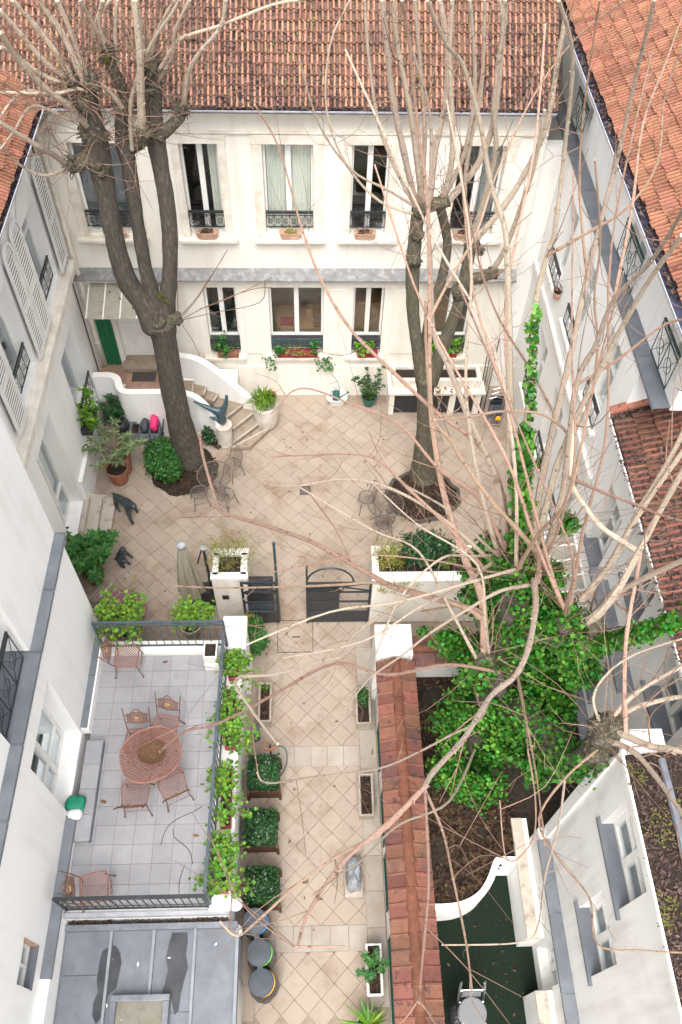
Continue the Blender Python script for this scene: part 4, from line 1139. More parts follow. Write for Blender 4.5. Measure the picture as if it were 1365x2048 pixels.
def ribbon(name, pts, th, zb, matn, parent):
    """upright curved wall along pts (x, y, ztop)"""
    P = smooth_pts(pts, 5); s = MB(); Ls, Rs = [], []
    for i, p in enumerate(P):
        d = P[min(i+1, len(P)-1)]-P[max(i-1, 0)]; d.z = 0; d.normalize(); nn = Vector((-d.y, d.x, 0))*th/2
        Ls.append(p+nn); Rs.append(p-nn)
    for i in range(len(P)-1):
        a, b, c, d = Ls[i], Ls[i+1], Rs[i+1], Rs[i]
        f = lambda v: Vector((v.x, v.y, zb))
        s.poly([a, b, c, d]); s.poly([d, c, f(c), f(d)]); s.poly([b, a, f(a), f(b)])
    s.poly([Ls[0], Rs[0], Vector((*Rs[0].xy, zb)), Vector((*Ls[0].xy, zb))]); s.poly([Rs[-1], Ls[-1], Vector((*Ls[-1].xy, zb)), Vector((*Rs[-1].xy, zb))])
    return s.build(name, matn, parent, bev=.012)
ribbon('parapet', [(XL+.02, 14.78, 1.62), (-4.98, 14.78, 1.62), (-4.78, 14.68, 1.6), (-4.68, 14.4, 1.57), (-4.52, 14.28, 1.56), (-4.0, 14.27, 1.56), (-3.3, 14.27, 1.55), (-2.85, 14.24, 1.42), (-2.5, 14.1, 1.05), (-2.28, 13.92, .7)], .17, 0, 'stucco_white', stair)
ribbon('parapet', [(-3.4, 15.35, 1.75), (-3.0, 15.3, 1.72), (-2.65, 15.2, 1.62), (-2.2, 15.02, 1.32), (-1.75, 14.85, .95), (-1.4, 14.72, .7)], .17, 0, 'stucco_white', stair)
MB().box(-3.4, 15.2, 0, -1.9, YB-.06, 1.0).build('stair_fill', 'stucco_white', stair)
# ================================================================== wall planters, pillar, gate
gate_y = 8.72
pw = empty('planter_wall', (2.5, 9, 0), 'long white rendered wall planter dividing courtyard and path', 'planter')
WZ = 1.75
q0 = Vector((1.24, gate_y, 0))
MB().box(1.24, 8.72, -.02, 3.85, 8.9, WZ).build('front_wall', 'stucco_cream', pw)
MB().box(1.24, 9.45, -.02, 3.85, 9.6, WZ).build('back_wall', 'stucco_cream', pw)
MB().box(1.24, 8.905, -.02, 1.38, 9.445, WZ).build('end_wall', 'stucco_cream', pw)
MB().box(1.22, 8.70, WZ+.002, 3.87, 8.93, WZ+.06).build('coping', 'white_paint', pw, bev=.01)
MB().box(1.385, 8.91, WZ-.12, 3.73, 9.44, WZ-.06).build('soil', 'soil', pw)
MB().box(3.735, 8.905, -.02, 3.85, 9.445, WZ).build('end_wall', 'stucco_cream', pw)
tag(MB().tube([(2.35, 8.68, .55), (2.9, 8.685, .72), (3.5, 8.69, .86), (4.3, 8.69, .95)], .018, 6).build('bamboo_cane', 'gilt'), 'thin yellow cane leaning along the planter wall', 'cane')
pp = empty('pillar_planter', (-1.86, 9, 0), 'square white pillar planter with airy shrub beside the left gate', 'planter')
cx, cy = -1.87, 9.0; hw = .36; PZ = 1.75
c_ = pz(460, 1127, PZ); cx, cy = c_.x, c_.y
for sx, sy, lx, ly in ((0, -1, hw, .06), (0, 1, hw, .06), (-1, 0, .06, hw-.12), (1, 0, .06, hw-.12)):
    MB().box(cx+sx*(hw-.06)-lx, cy+sy*(hw-.06)-ly, -.02, cx+sx*(hw-.06)+lx, cy+sy*(hw-.06)+ly, PZ-.06).build('side', 'stucco_cream', pp)
    MB().box(cx+sx*(hw-.07)-lx-.02*abs(sy), cy+sy*(hw-.07)-ly-.02, PZ-.058, cx+sx*(hw-.07)+lx+.02*abs(sy), cy+sy*(hw-.07)+ly+.02, PZ).build('rim', 'white_paint', pp)
MB().box(cx-.24, cy-.24, PZ-.25, cx+.24, cy+.24, PZ-.12).build('soil', 'soil', pp)
MB().box(cx-.2, cy-hw-.012, .9, cx-.06, cy-hw-.001, 1.06).build('letter_slot', 'black_metal', pp)
def gate_leaf(name, label, x0, x1, y, z1, solid):
    g = empty(name, ((x0+x1)/2, y, 0), label, 'gate')
    T = .045
    for x in (x0, x1): MB().box(x-T/2, y-T/2, .02, x+T/2, y+T/2, z1).build('stile', 'black_metal', g)
    for z in (.08, .5, .95, 1.35, z1-.02): MB().box(x0+T/2, y-.015, z-.02, x1-T/2, y+.015, z+.02).build('rail', 'black_metal', g)
    MB().bar((x0+T/2, y, 1.37), (x1-T/2, y, z1-.04), .025).build('cross_brace', 'black_metal', g)
    MB().bar((x1-T/2, y+.02, 1.37), (x0+T/2, y+.02, z1-.04), .025).build('cross_brace', 'black_metal', g)
    cxx = (x0+x1)/2; s = MB(); s.ring((cxx, y-.03, (1.37+z1)/2), .1, .014, 18, 5, (1, 0, 0), (0, 0, 1)); s.build('ring', 'black_metal', g)
    if solid:
        MB().box(x0+T/2, y+.017, .1, x0+(x1-x0)*solid, y+.03, 1.62).build('sheet', 'black_metal', g)
    MB().box(x0+T/2, y-.012, .1, x1-T/2, y-.004, .48).build('kick_plate', 'black_metal', g)
    return g
gate_leaf('garden_gate', 'black iron gate leaf with crossed bars beside the pillar planter', -1.46, -.76, gate_y, 1.78, 0)
gl2 = gate_leaf('garden_gate', 'black iron gate leaf with dark sheet and arched top right of the opening', -.12, 1.2, gate_y, 1.75, .52)
s = MB(); s.ring((.36, gate_y, 1.75), .48, .022, 14, 6, (1, 0, 0), (0, .25, .75), 0, pi); s.build('arched_top', 'black_metal', gl2)
MB().box(-.14, gate_y-.03, 1.76, -.1, gate_y+.03, 2.3).build('gate_post', 'black_metal', gl2)
po = empty('iron_post', (-.74, gate_y+.05, 0), 'tall thin dark iron post standing at the gate opening', 'post')
MB().tube([(-.74, gate_y+.06, 0), (-.74, gate_y+.06, 3.1)], .028, 8).build('shaft', 'green_metal', po)
MB().lathe((-.74, gate_y+.06, 3.1), [(.03, 0), (.045, .02), (.03, .05), (.004, .08)], 8).build('finial', 'green_metal', po)
# boxes stacked behind the left gate leaf
for k in range(3):
    c = Vector((-1.12, gate_y+.28, .02+.42*k)); pbx = tag(MB().box(c.x-.28, c.y-.2, c.z, c.x+.28, c.y+.2, c.z+.38).build('storage_box', 'grey_plastic' if k % 2 else 'bag_black', bev=.02), ['lowest', 'middle', 'topmost'][k]+' dark box stacked behind the left gate leaf', 'box', 'boxes behind the gate')
# folded parasol and its black frame
pa = pz(392, 1212, 0); ptop = px(354, 1066, pa.x); 
pu = empty('folded_parasol', pa, 'closed grey green parasol standing beside the pillar planter', 'parasol')
hz = 2.55
s = MB(); prof = []
n = 24
for i, (r, z) in enumerate([(.05, hz-.08), (.10, hz-.3), (.16, hz-.8), (.2, hz-1.3), (.24, hz-1.75), (.25, hz-1.9)]):
    for k in range(n):
        a = 2*pi*k/n; rr = r*(1+.22*(1 if k % 3 == 0 else -.5)*min(1, i*.35))
        s.v.append(pa+Vector((rr*cos(a), rr*sin(a), z)))
for i in range(5):
    for k in range(n): s.f.append((i*n+k, (i+1)*n+k, (i+1)*n+(k+1) % n, i*n+(k+1) % n))
s.build('canopy', 'parasol_cloth', pu)
MB().tube([pa, pa+Vector((0, 0, hz))], .025, 8).build('pole', 'aluminium', pu)
MB().lathe(pa, [(.09, hz-.1), (.095, hz-.03), (.05, hz), (.004, hz+.02)], 14).build('cap', 'gutter_grey', pu, smooth=True)
MB().lathe(pa, [(.3, 0), (.3, .06), (.05, .09)], 18).build('foot', 'black_metal', pu)
pf = empty('folding_frame', pz(430, 1205, 0), 'tall black folded metal frame standing between parasol and pillar planter', 'frame')
b0 = pz(430, 1208, 0)
MB().bar(b0, b0+Vector((0, 0, 2.3)), .09, .05).build('upright', 'black_metal', pf)
MB().bar(b0+Vector((-.02, .1, 2.28)), b0+Vector((-.22, .15, 1.5)), .05, .03).build('arm', 'black_metal', pf)
MB().lathe(b0, [(.06, 2.28), (.07, 2.33), (.04, 2.36)], 10).build('cap', 'gutter_grey', pf)
MB().bar(b0+Vector((.1, 0, 0)), b0+Vector((.14, 0, 1.5)), .04, .04).build('strut', 'blue_metal', pf)
MB().box(b0.x-.3, b0.y-.05, .02, b0.x+.2, b0.y+.25, .55).build('crate', 'bag_black', pf)
# ================================================================== generic small builders
def pot(parent, c, r0, r1, h, matn='terracotta', rim=.03, name='pot', sx=1, n=20):
    s = MB(); s.lathe(c, [(r0, 0), (r1, h-rim*1.6), (r1+rim*.6, h-rim*1.5), (r1+rim*.6, h), (r1-rim*.3, h), (r1-rim*.6, h-.05), (r1-rim*.6, h-.07)], n, sx)
    o = s.build(name, matn, parent, smooth=False)
    MB().lathe(c, [(r1-rim*.65, h-.06), (r1-rim*.65, h-.045), (.01, h-.03)], n, sx).build('soil', 'soil', parent)
    return o
def bush(parent, c, rx, ry, rz, n, matn, L=(.05, .1), w=.5, name='foliage', shell=.55, kind6=False, up=.4, gaps=1.0):
    s = MB(); c = Vector(c)
    for _ in range(n):
        d = rdir(); t = shell+(1-shell)*random.random()
        bump_ = .82+.35*noise.noise(d*2.3+c)
        p = c+Vector((d.x*rx, d.y*ry, d.z*rz))*t*bump_
        if noise.noise(p*6+Vector((3, 1, 7)))*gaps < -.28: continue
        nr = (d+Vector((0, 0, up))+rdir()*.55).normalized()
        l = random.uniform(*L); dr_ = (rdir()+d*.6).normalized()
        (s.leaf6 if kind6 else s.leaf)(p, dr_, nr, l, l*w, *((.12,) if kind6 else (.15, .15)))
    return s.build(name, matn, parent)
def stems(parent, c, n, h, spread, r=.006, matn='stem', name='stems'):
    s = MB(); c = Vector(c); tips = []
    for _ in range(n):
        a = random.uniform(0, 2*pi); sp = random.uniform(.3, 1)*spread; hh = h*random.uniform(.6, 1)
        p1 = c+Vector((cos(a)*sp*.35, sin(a)*sp*.35, hh*.55)); p2 = c+Vector((cos(a)*sp, sin(a)*sp, hh))
        s.tube([c+Vector((random.gauss(0, .02), random.gauss(0, .02), 0)), p1, p2], [r, r*.8, r*.5], 5); tips += [p1.lerp(p2, .5), p2]
    s.build(name, matn, parent)
    return tips
def rosettes(parent, tips, matn, n=9, L=.14, W=.035, name='leaves', droop=.2):
    s = MB()
    for t in tips:
        for k in range(n):
            a = 2*pi*k/n+random.random(); d = Vector((cos(a), sin(a), random.uniform(-.1, .6)))
            s.leaf6(t, d, Vector((0, 0, 1)), L*random.uniform(.7, 1.2), W*random.uniform(.8, 1.3), droop)
    return s.build(name, matn, parent)
def geranium(parent, p, q, n, matn='leaf_bright', h=.22, spread=.17, name='foliage', r=(.028, .055), hang=.0):
    s = MB(); st = MB(); p, q = Vector(p), Vector(q)
    cl = [(random.random(), random.gauss(0, spread*.5), random.random()*h) for _ in range(max(3, n//14))]
    d = (q-p).normalized(); sd = Vector((-d.y, d.x, 0))
    for _ in range(n):
        t, o, z = random.choice(cl)
        pos = p.lerp(q, min(1.05, max(-.05, t+random.gauss(0, .09))))+sd*(o+random.gauss(0, spread*.35))+Vector((0, 0, z+random.gauss(0, h*.22)-abs(o)*hang))
        s.disc(pos, Vector((random.gauss(0, .35), random.gauss(0, .35), 1)), random.uniform(*r), 7)
        if random.random() < .35:
            b = p.lerp(q, min(1, max(0, t))); st.tube([b, b.lerp(pos, .6)+Vector((0, 0, .03)), pos], .003, 4, False)
    st.build('stalks', 'stem', parent)
    return s.build(name, matn, parent)
# window boxes of the upper floor
for i, (u, v) in enumerate(((224, 452), (415, 453), (580, 455), (732, 453), (925, 455))):
    a, b = UW[i]; cxw = {0: -4.25, 1: -2.25, 2: -.43, 3: 1.2, 4: 3.4}[i]
    lab = ['terracotta window box on the sill behind the left tree', 'terracotta window box on the second upper sill from the left', 'terracotta window box under the curtained upper window', 'terracotta window box on the second upper sill from the right', 'terracotta window box on the upper sill behind the middle tree'][i]
    wb = empty('window_box', (cxw, YB-.06, 5.025), lab, 'planter', 'upper window boxes')
    s = MB(); n = 16
    for r_, z in ((.21, .0), (.235, .13), (.26, .14), (.26, .17), (.235, .17), (.23, .12)):
        for k in range(n):
            a_ = 2*pi*k/n; s.v.append(Vector((cxw, YB-.07, 5.025))+Vector((math.copysign(abs(cos(a_))**.6, cos(a_))*r_, math.copysign(abs(sin(a_))**.6, sin(a_))*r_*.38, z)))
    for i2 in range(5):
        for k in range(n): s.f.append((i2*n+k, i2*n+(k+1) % n, (i2+1)*n+(k+1) % n, (i2+1)*n+k))
    s.f.append(tuple(5*n+k for k in range(n)))
    s.build('trough', 'terracotta_pale', wb)
    bush(wb, (cxw, YB-.07, 5.2), .21, .08, .06, 260, 'litter' if i != 2 else 'leaf_yellow', (.02, .05), .5)
# ground-floor window planters
for i, (u, v) in enumerate(((455, 690), (590, 700), (735, 690), (900, 685))):
    a, b, z = GW[i]; cxw = (a+b)/2
    lab = ['green geraniums in the ground floor window nearest the stair', 'trailing ivy geraniums in red troughs under the wide ground floor window', 'mixed green plants in the narrow ground floor window right of centre', 'green plant in the ground floor window behind the middle tree'][i]
    wb = empty('window_planter', (cxw, YB-.05, z), lab, 'planter', 'ground floor window planters')
    for sx_ in ((-.25, .25) if i == 1 else (0.05,)):
        MB().box(cxw+sx_-.26, YB-.12, z+.002, cxw+sx_+.26, YB+.08, z+.16).build('trough', 'red_plastic' if i else 'terracotta', wb, bev=.01)
    if i == 1:
        for sx_ in (-.42, .5): geranium(wb, (cxw+sx_-.15, YB-.1, z+.18), (cxw+sx_+.15, YB-.14, z+.2), 60, 'leaf_green', .25, .1)
        geranium(wb, (a, YB-.12, z+.15), (b, YB-.12, z+.15), 110, 'leaf_yellow', .15, .1, r=(.015, .03))
        sv = MB()
        for _ in range(90):
            xx = random.choice((a-.05, a+.1, b-.05, b+.1, b+.15))+random.gauss(0, .07); sv.disc((xx, YB-.18, z+.1-random.random()*.5), (random.gauss(0, .3), -1, .6), .028, 6)
        sv.build('trailing_leaves', 'leaf_green', wb)
    else:
        geranium(wb, (a+.12, YB-.06, z+.2), (b-.08, YB-.08, z+.22), 150, 'leaf_green' if i == 0 else 'leaf_bright', .4 if i == 0 else .25, .12)
# plant box on the left wing window and on the right wall
wb = empty('window_planter', (XL+.18, 13.3, 1.45), 'lush bright green plant box on the left wing window sill', 'planter')
MB().box(XL+.02, 12.95, 1.46, XL+.26, 13.75, 1.66).build('trough', 'black_metal', wb)
geranium(wb, (XL+.18, 13.0, 1.72), (XL+.2, 13.75, 1.75), 260, 'leaf_bright', .45, .16)
sv = MB()
for _ in range(30): sv.disc((XL+.3+random.gauss(0, .07), random.uniform(13.2, 14), 1.9+random.random()*.35), rdir(.3, 1), .018, 5)
sv.build('blossoms', 'flower_white', wb)
for (y_, z_, lab) in ((13.9, 4.78, 'small terracotta pot with dry plant on the upper right sill'), (11.9, 1.52, 'red pot with green plant on the lower right window sill')):
    wb = empty('sill_pot', (XR-.1, y_, z_), lab, 'planter')
    pot(wb, (XR-.06, y_, z_), .07, .10, .17, 'terracotta_pale' if z_ > 3 else 'red_plastic', .015)
    bush(wb, (XR-.06, y_, z_+.25), .14, .14, .14, 120, 'litter' if z_ > 3 else 'leaf_green', (.03, .06))
# ================================================================== courtyard furniture and pots
sp = empty('spider_plant_pot', pz(535, 855), 'big round white planter with spiky green plant at the stair foot', 'planter')
c = pz(534, 848)
c.z = 0
MB().lathe(c, [(.26, 0), (.31, .15), (.33, .45), (.31, .72), (.30, .78), (.26, .78), (.26, .72)], 24).build('planter_body', 'stone_white', sp, smooth=True)
pot(sp, c+Vector((.1, .14, .7)), .13, .18, .22)
s = MB()
for _ in range(170):
    a = random.uniform(0, 2*pi); rr = random.uniform(.15, .5); hh = random.uniform(.12, .42)
    p0 = c+Vector((random.gauss(-.04, .07), random.gauss(0, .07), .78)); p2 = p0+Vector((cos(a)*rr, sin(a)*rr, hh-.28*rr)); p1 = p0.lerp(p2, .5)+Vector((0, 0, hh*.55))
    t = Vector((-sin(a), cos(a), 0))*.012; n = len(s.v)
    s.v += [p0-t, p0+t, p1-t, p1+t, p2]; s.f += [(n, n+1, n+3, n+2), (n+2, n+3, n+4)]
s.build('blades', 'leaf_lime', sp)
# pedestal with bronze acrobat
ps = empty('stone_pedestal', pz(452, 893), 'round white stone pedestal at the foot of the stair', 'pedestal')
pc = pz(452, 885); pc.z = 0
MB().lathe(pc, [(.22, 0), (.235, .05), (.215, .12), (.20, .5), (.20, .62), (.215, .65), (.215, .70), (.16, .70)], 24).build('drum', 'stone_white', ps, smooth=False)
def skin_body(name, joints, bonds, matn, parent=None, sub=2):
    me = bpy.data.meshes.new(name)
    o0 = wl(parent)
    me.from_pydata([tuple(Vector(j[:3])-o0) for j in joints], bonds, [])
    o = bpy.data.objects.new(name, me); COL.objects.link(o)
    md = o.modifiers.new('skin', 'SKIN'); md.use_smooth_shade = True
    for i, j in enumerate(joints):
        r = j[3]; r = r if isinstance(r, tuple) else (r, r)
        me.skin_vertices[0].data[i].radius = r
    me.skin_vertices[0].data[0].use_root = True
    sb = o.modifiers.new('sub', 'SUBSURF'); sb.levels = sub; sb.render_levels = sub
    me.materials.append(MAT[matn])
    if parent: o.parent = parent
    return o
def J(o, *a): return tuple(Vector(o)+Vector(a[:3]))+(a[3],)
b = pc+Vector((0, 0, .70))
js = [J(b, 0, 0, .02, .13), J(b, -.02, .0, .22, .125), J(b, -.03, 0, .42, .12), J(b, -.12, 0, .50, .09), J(b, -.32, .02, .60, .065), J(b, -.56, .04, .74, .035),
      J(b, .06, 0, .52, .085), J(b, .13, .02, .74, .065), J(b, .17, .03, .98, .04), J(b, .15, .0, 1.05, .03), J(b, -.66, .04, .80, .025), J(b, -.17, -.06, .28, .04), J(b, -.3, -.08, .36, .03)]
st_ = skin_body('bronze_acrobat', js, [(0, 1), (1, 2), (2, 3), (3, 4), (4, 5), (5, 10), (2, 6), (6, 7), (7, 8), (8, 9), (1, 11), (11, 12)], 'bronze_blue')
tag(st_, 'blue green bronze figure with legs raised on the white pedestal', 'statue')
# two bronze animals
def animal(name, label, c, az, s, pose):
    R_ = Matrix.Rotation(az, 3, 'Z')
    def P(x, y, z, r): return tuple(Vector(c)+R_ @ Vector((x*s, y*s, z*s)))+(r*s,)
    if pose == 'walk':
        js = [P(0, 0, .56, .125), P(.22, 0, .64, .15), P(.44, 0, .70, .155), P(.58, 0, .78, .075), P(.70, 0, .80, .115), P(.82, 0, .73, .06),
              P(-.2, 0, .50, .115), P(-.28, .13, .30, .07), P(-.26, .15, .1, .042), P(-.16, .15, .025, .04), P(-.14, -.13, .30, .07), P(-.06, -.15, .1, .042), P(.05, -.15, .025, .04),
              P(.42, .19, .46, .065), P(.44, .2, .2, .05), P(.5, .2, .03, .042), P(.58, -.18, .46, .065), P(.66, -.2, .2, .05), P(.74, -.2, .03, .042), P(-.34, 0, .56, .03), P(-.46, 0, .46, .02)]
        bo = [(0, 1), (1, 2), (2, 3), (3, 4), (4, 5), (0, 6), (6, 7), (7, 8), (8, 9), (6, 10), (10, 11), (11, 12), (2, 13), (13, 14), (14, 15), (2, 16), (16, 17), (17, 18), (6, 19), (19, 20)]
    else:
        js = [P(0, 0, .40, .16), P(.06, 0, .62, .15), P(.12, 0, .80, .10), P(.17, 0, .93, .12), P(.29, 0, .90, .06), P(.02, .1, .20, .10), P(.04, .12, .04, .06), P(.14, .12, .02, .05),
              P(.02, -.1, .20, .10), P(.04, -.12, .04, .06), P(.14, -.12, .02, .05), P(.16, .14, .52, .06), P(.28, .13, .36, .045), P(.34, .12, .26, .04), P(.16, -.14, .52, .06), P(.28, -.13, .36, .045), P(.34, -.12, .26, .04), P(-.14, 0, .3, .05), P(-.24, 0, .22, .03)]
        bo = [(0, 1), (1, 2), (2, 3), (3, 4), (0, 5), (5, 6), (6, 7), (0, 8), (8, 9), (9, 10), (1, 11), (11, 12), (12, 13), (1, 14), (14, 15), (15, 16), (0, 17), (17, 18)]
    o = skin_body(name, js, bo, 'bronze')
    return tag(o, label, 'statue')
a0p = pz(246, 1020)
animal('ape_statue', 'dark bronze ape statue walking on all fours by the doorstep', pz(247, 1018), radians(-42), .74, 'walk')
animal('animal_statue', 'dark bronze small animal statue beside the leafy pot', pz(246, 1128), radians(-10), .72, 'sit')
# potted plants near the left wall
vp = empty('variegated_plant', pz(225, 975), 'pale variegated shrub in a terracotta pot near the left wall', 'plant')
c = pz(212, 985); c = Vector((-4.75, 12.75, 0))
pot(vp, c, .2, .26, .5); pot(vp, c+Vector((.1, .3, .0)), .16, .22, .7)
tips = stems(vp, c+Vector((.05, .2, .6)), 17, .75, .75)
rosettes(vp, tips, 'leaf_variegated', 9, .19, .05)
fg = empty('potted_shrub', pz(195, 1165), 'broad leaved green shrub in a terracotta pot against the near left wing', 'plant')
c = pz(193, 1160); c.z = 0
pot(fg, c, .16, .23, .34)
tips = stems(fg, c+Vector((-.05, 0, .3)), 22, .95, .75, .008)
rosettes(fg, tips+[t+rdir()*.14 for t in tips], 'leaf_green', 9, .2, .07, droop=.12)
dk = empty('dark_shrub', pz(215, 840), 'dark straggly plant in a stone trough beside the parapet', 'plant')
c = Vector((-5.0, 14.35, 0))
MB().box(c.x-.3, c.y-.18, .001, c.x+.25, c.y+.15, .2).build('trough', 'trough_stone', dk, bev=.02)
tips = stems(dk, c+Vector((0, 0, .2)), 16, .95, .35); rosettes(dk, tips, 'leaf_dark', 8, .12, .05); rosettes(dk, [t+rdir()*.12 for t in tips], 'leaf_dark', 6, .12, .05)
# trolley with crates
tr = empty('garden_trolley', pz(270, 880), 'grey trolley parked below the stair parapet', 'trolley')
c = Vector((-4.3, 13.98, 0)); wx, wy = .50, .2
MB().box(c.x-wx, c.y-wy, .26, c.x+wx, c.y+wy, .30).build('deck', 'grey_plastic', tr, bev=.01)
for sx in (-1, 1):
    for sy in (-1, 1):
        s = MB(); s.tube([c+Vector((sx*(wx-.12), sy*wy-.02, .12)), c+Vector((sx*(wx-.12), sy*wy+.02, .12))], .12, 14); s.build('wheel', 'bag_black', tr)
MB().tube([c+Vector((wx, -.15, .28)), c+Vector((wx+.08, -.15, .7)), c+Vector((wx+.08, .15, .7)), c+Vector((wx, .15, .28))], .015, 6).build('handle', 'grey_plastic', tr)
for k in range(4):
    x0 = c.x-wx+.02+k*.245; cr = empty('crate', (x0+.11, c.y, .302), ['grey crate at the wall end of the trolley', 'grey crate of dry leaves, second on the trolley', 'grey crate with dark bag, third on the trolley', 'grey crate under the pink bag on the trolley'][k], 'crate', 'crates on the trolley')
    for a in ((x0, c.y-.22, x0+.22, c.y-.205), (x0, c.y+.205, x0+.22, c.y+.22), (x0, c.y-.204, x0+.012, c.y+.204), (x0+.208, c.y-.204, x0+.22, c.y+.204)): MB().box(a[0], a[1], .302, a[2], a[3], .56).build('side', 'crate_grey', cr)
    for z in (.38, .47): MB().box(x0-.004, c.y-.226, z, x0+.224, c.y-.221, z+.02).build('rib', 'crate_grey', cr)
    MB().box(x0+.013, c.y-.203, .303, x0+.207, c.y+.203, .45).build('contents', 'soil' if k == 1 else 'grey_plastic', cr)
def bag(name, label, c, rx, ry, rz, matn, sd=1):
    s = MB(); nu, nv = 16, 9
    for j in range(nv):
        t = -pi/2+pi*j/(nv-1)
        for i in range(nu):
            a = 2*pi*i/nu; d = Vector((cos(t)*cos(a), cos(t)*sin(a), sin(t)))
            f = 1+.22*noise.noise(d*2.2+Vector((sd*3.1, 0, 0)))+.10*noise.noise(d*6+Vector((sd, 5, 0)))
            e = lambda v: math.copysign(abs(v)**.7, v)
            s.v.append(Vector(c)+Vector((e(d.x)*rx*f, e(d.y)*ry*f, rz+max(-rz, e(d.z)*rz*f))))
    for j in range(nv-1):
        for i in range(nu): s.f.append((j*nu+i, j*nu+(i+1) % nu, (j+1)*nu+(i+1) % nu, (j+1)*nu+i))
    return tag(s.build(name, matn, smooth=True), label, 'bag')
bag('pink_bag', 'bright pink plastic bag on the trolley crates', (c.x+.37, c.y, .56), .105, .2, .16, 'pink_plastic', 3)
bag('dark_bag', 'dark grey bag on the third trolley crate', (c.x+.12, c.y, .5), .1, .19, .13, 'grey_plastic', 5)
bag('dark_bag', 'black bulky bag at the wall end of the trolley', (c.x-.41, c.y, .5), .12, .22, .15, 'bag_black', 8)
litter('crate_leaves', 120, lambda: (Vector((c.x-.13+random.uniform(-.09, .09), c.y+random.uniform(-.18, .18), .47)), Vector((0, 0, 1))), 'litter', (.04, .08), None, 'dry leaves heaped in the second trolley crate')['category'] = 'leaves'
# door mat
mp_ = MB(); pm = pz(289, 752, LZ); mp_.box(pm.x-.3, pm.y-.2, LZ+.002, pm.x+.3, pm.y+.2, LZ+.018); tag(mp_.build('door_mat', 'mat_dark', bev=.004), 'dark rectangular door mat on the stair landing', 'mat')
# tree beds
def tree_bed(label, c, r, sx, sy, rim=False):
    b = empty('tree_bed', c, label, 'tree bed')
    n = 26
    pts = [Vector(c)+Vector((cos(2*pi*k/n)*r*sx*(1+.06*sin(k*2.1)), sin(2*pi*k/n)*r*sy*(1+.06*cos(k*1.7)), .006)) for k in range(n)]
    MB().poly(pts).build('soil', 'soil', b)
    if rim:
        s = MB(); s.tube([p+Vector((0, 0, .08)) for p in pts]+[pts[0]+Vector((0, 0, .08))], .05, 6, False); s.build('kerb_roots', 'bark', b)
    def fn():
        a = random.uniform(0, 2*pi); q = sqrt(random.random())*r*.96
        return Vector(c)+Vector((cos(a)*q*sx, sin(a)*q*sy, .012)), Vector((0, 0, 1))
    litter('leaf_litter', 900, fn, 'litter', (.05, .12), b)
    return b
tree_bed('leafy soil bed round the foot of the left pollard tree', (-3.2, 13.05, 0), .8, 1.05, 1.0)
tree_bed('round soil bed full of leaves round the middle pollard tree', (2.72, 12.15, 0), .88, 1.0, .85, True)
gb_ = empty('round_bush', (-3.7, 13.05, 0), 'dense dark green rounded bush left of the left tree trunk', 'bush')
MB().tube([(-3.7, 13.05, 0), (-3.68, 13.06, .4)], .03, 6).build('stem', 'stem', gb_)
bush(gb_, (-3.72, 13.1, .5), .46, .62, .48, 5200, 'leaf_green', (.05, .1), .55, shell=.6, gaps=.6)
bush(gb_, (-3.5, 12.8, .4), .36, .4, .38, 1800, 'leaf_green', (.05, .1), .55, shell=.6, gaps=.6)
sb2 = empty('small_bush', (-2.35, 14.05, 0), 'small dark plant between the trunk and the white pedestal', 'plant')
bush(sb2, (-2.62, 13.95, .3), .2, .2, .28, 420, 'leaf_dark', (.06, .11), .5); bush(sb2, (-2.4, 13.85, .12), .2, .15, .1, 140, 'litter', (.06, .11), .5, name='dry_leaves')
# wire tables and chairs
def wire_table(r, h):
    e = empty('wire_table', (0, 0, 0))
    s = MB(); s.ring((0, 0, h), r, .014, 36, 6); s.build('rim', 'wire', e)
    s = MB()
    for k in range(1, 9): s.ring((0, 0, h), r*k/9, .0035, 30, 4)
    for k in range(26):
        a = 2*pi*k/26; s.tube([(cos(a)*r*.1, sin(a)*r*.1, h), (cos(a)*r, sin(a)*r, h)], .0035, 4, False)
    s.build('mesh_top', 'wire', e)
    for k in range(3):
        a = 2*pi*k/3+.4; d = Vector((cos(a), sin(a), 0))
        s = MB(); s.tube(smooth_pts([d*r*.75+Vector((0, 0, h)), d*r*.3+Vector((0, 0, h*.6)), d*r*.25+Vector((0, 0, h*.35)), d*r*.8], 4), .011, 6); s.build('leg', 'wire', e)
    s = MB(); s.ring((0, 0, h*.45), r*.27, .008, 20, 5); s.build('brace_ring', 'wire', e)
    return e
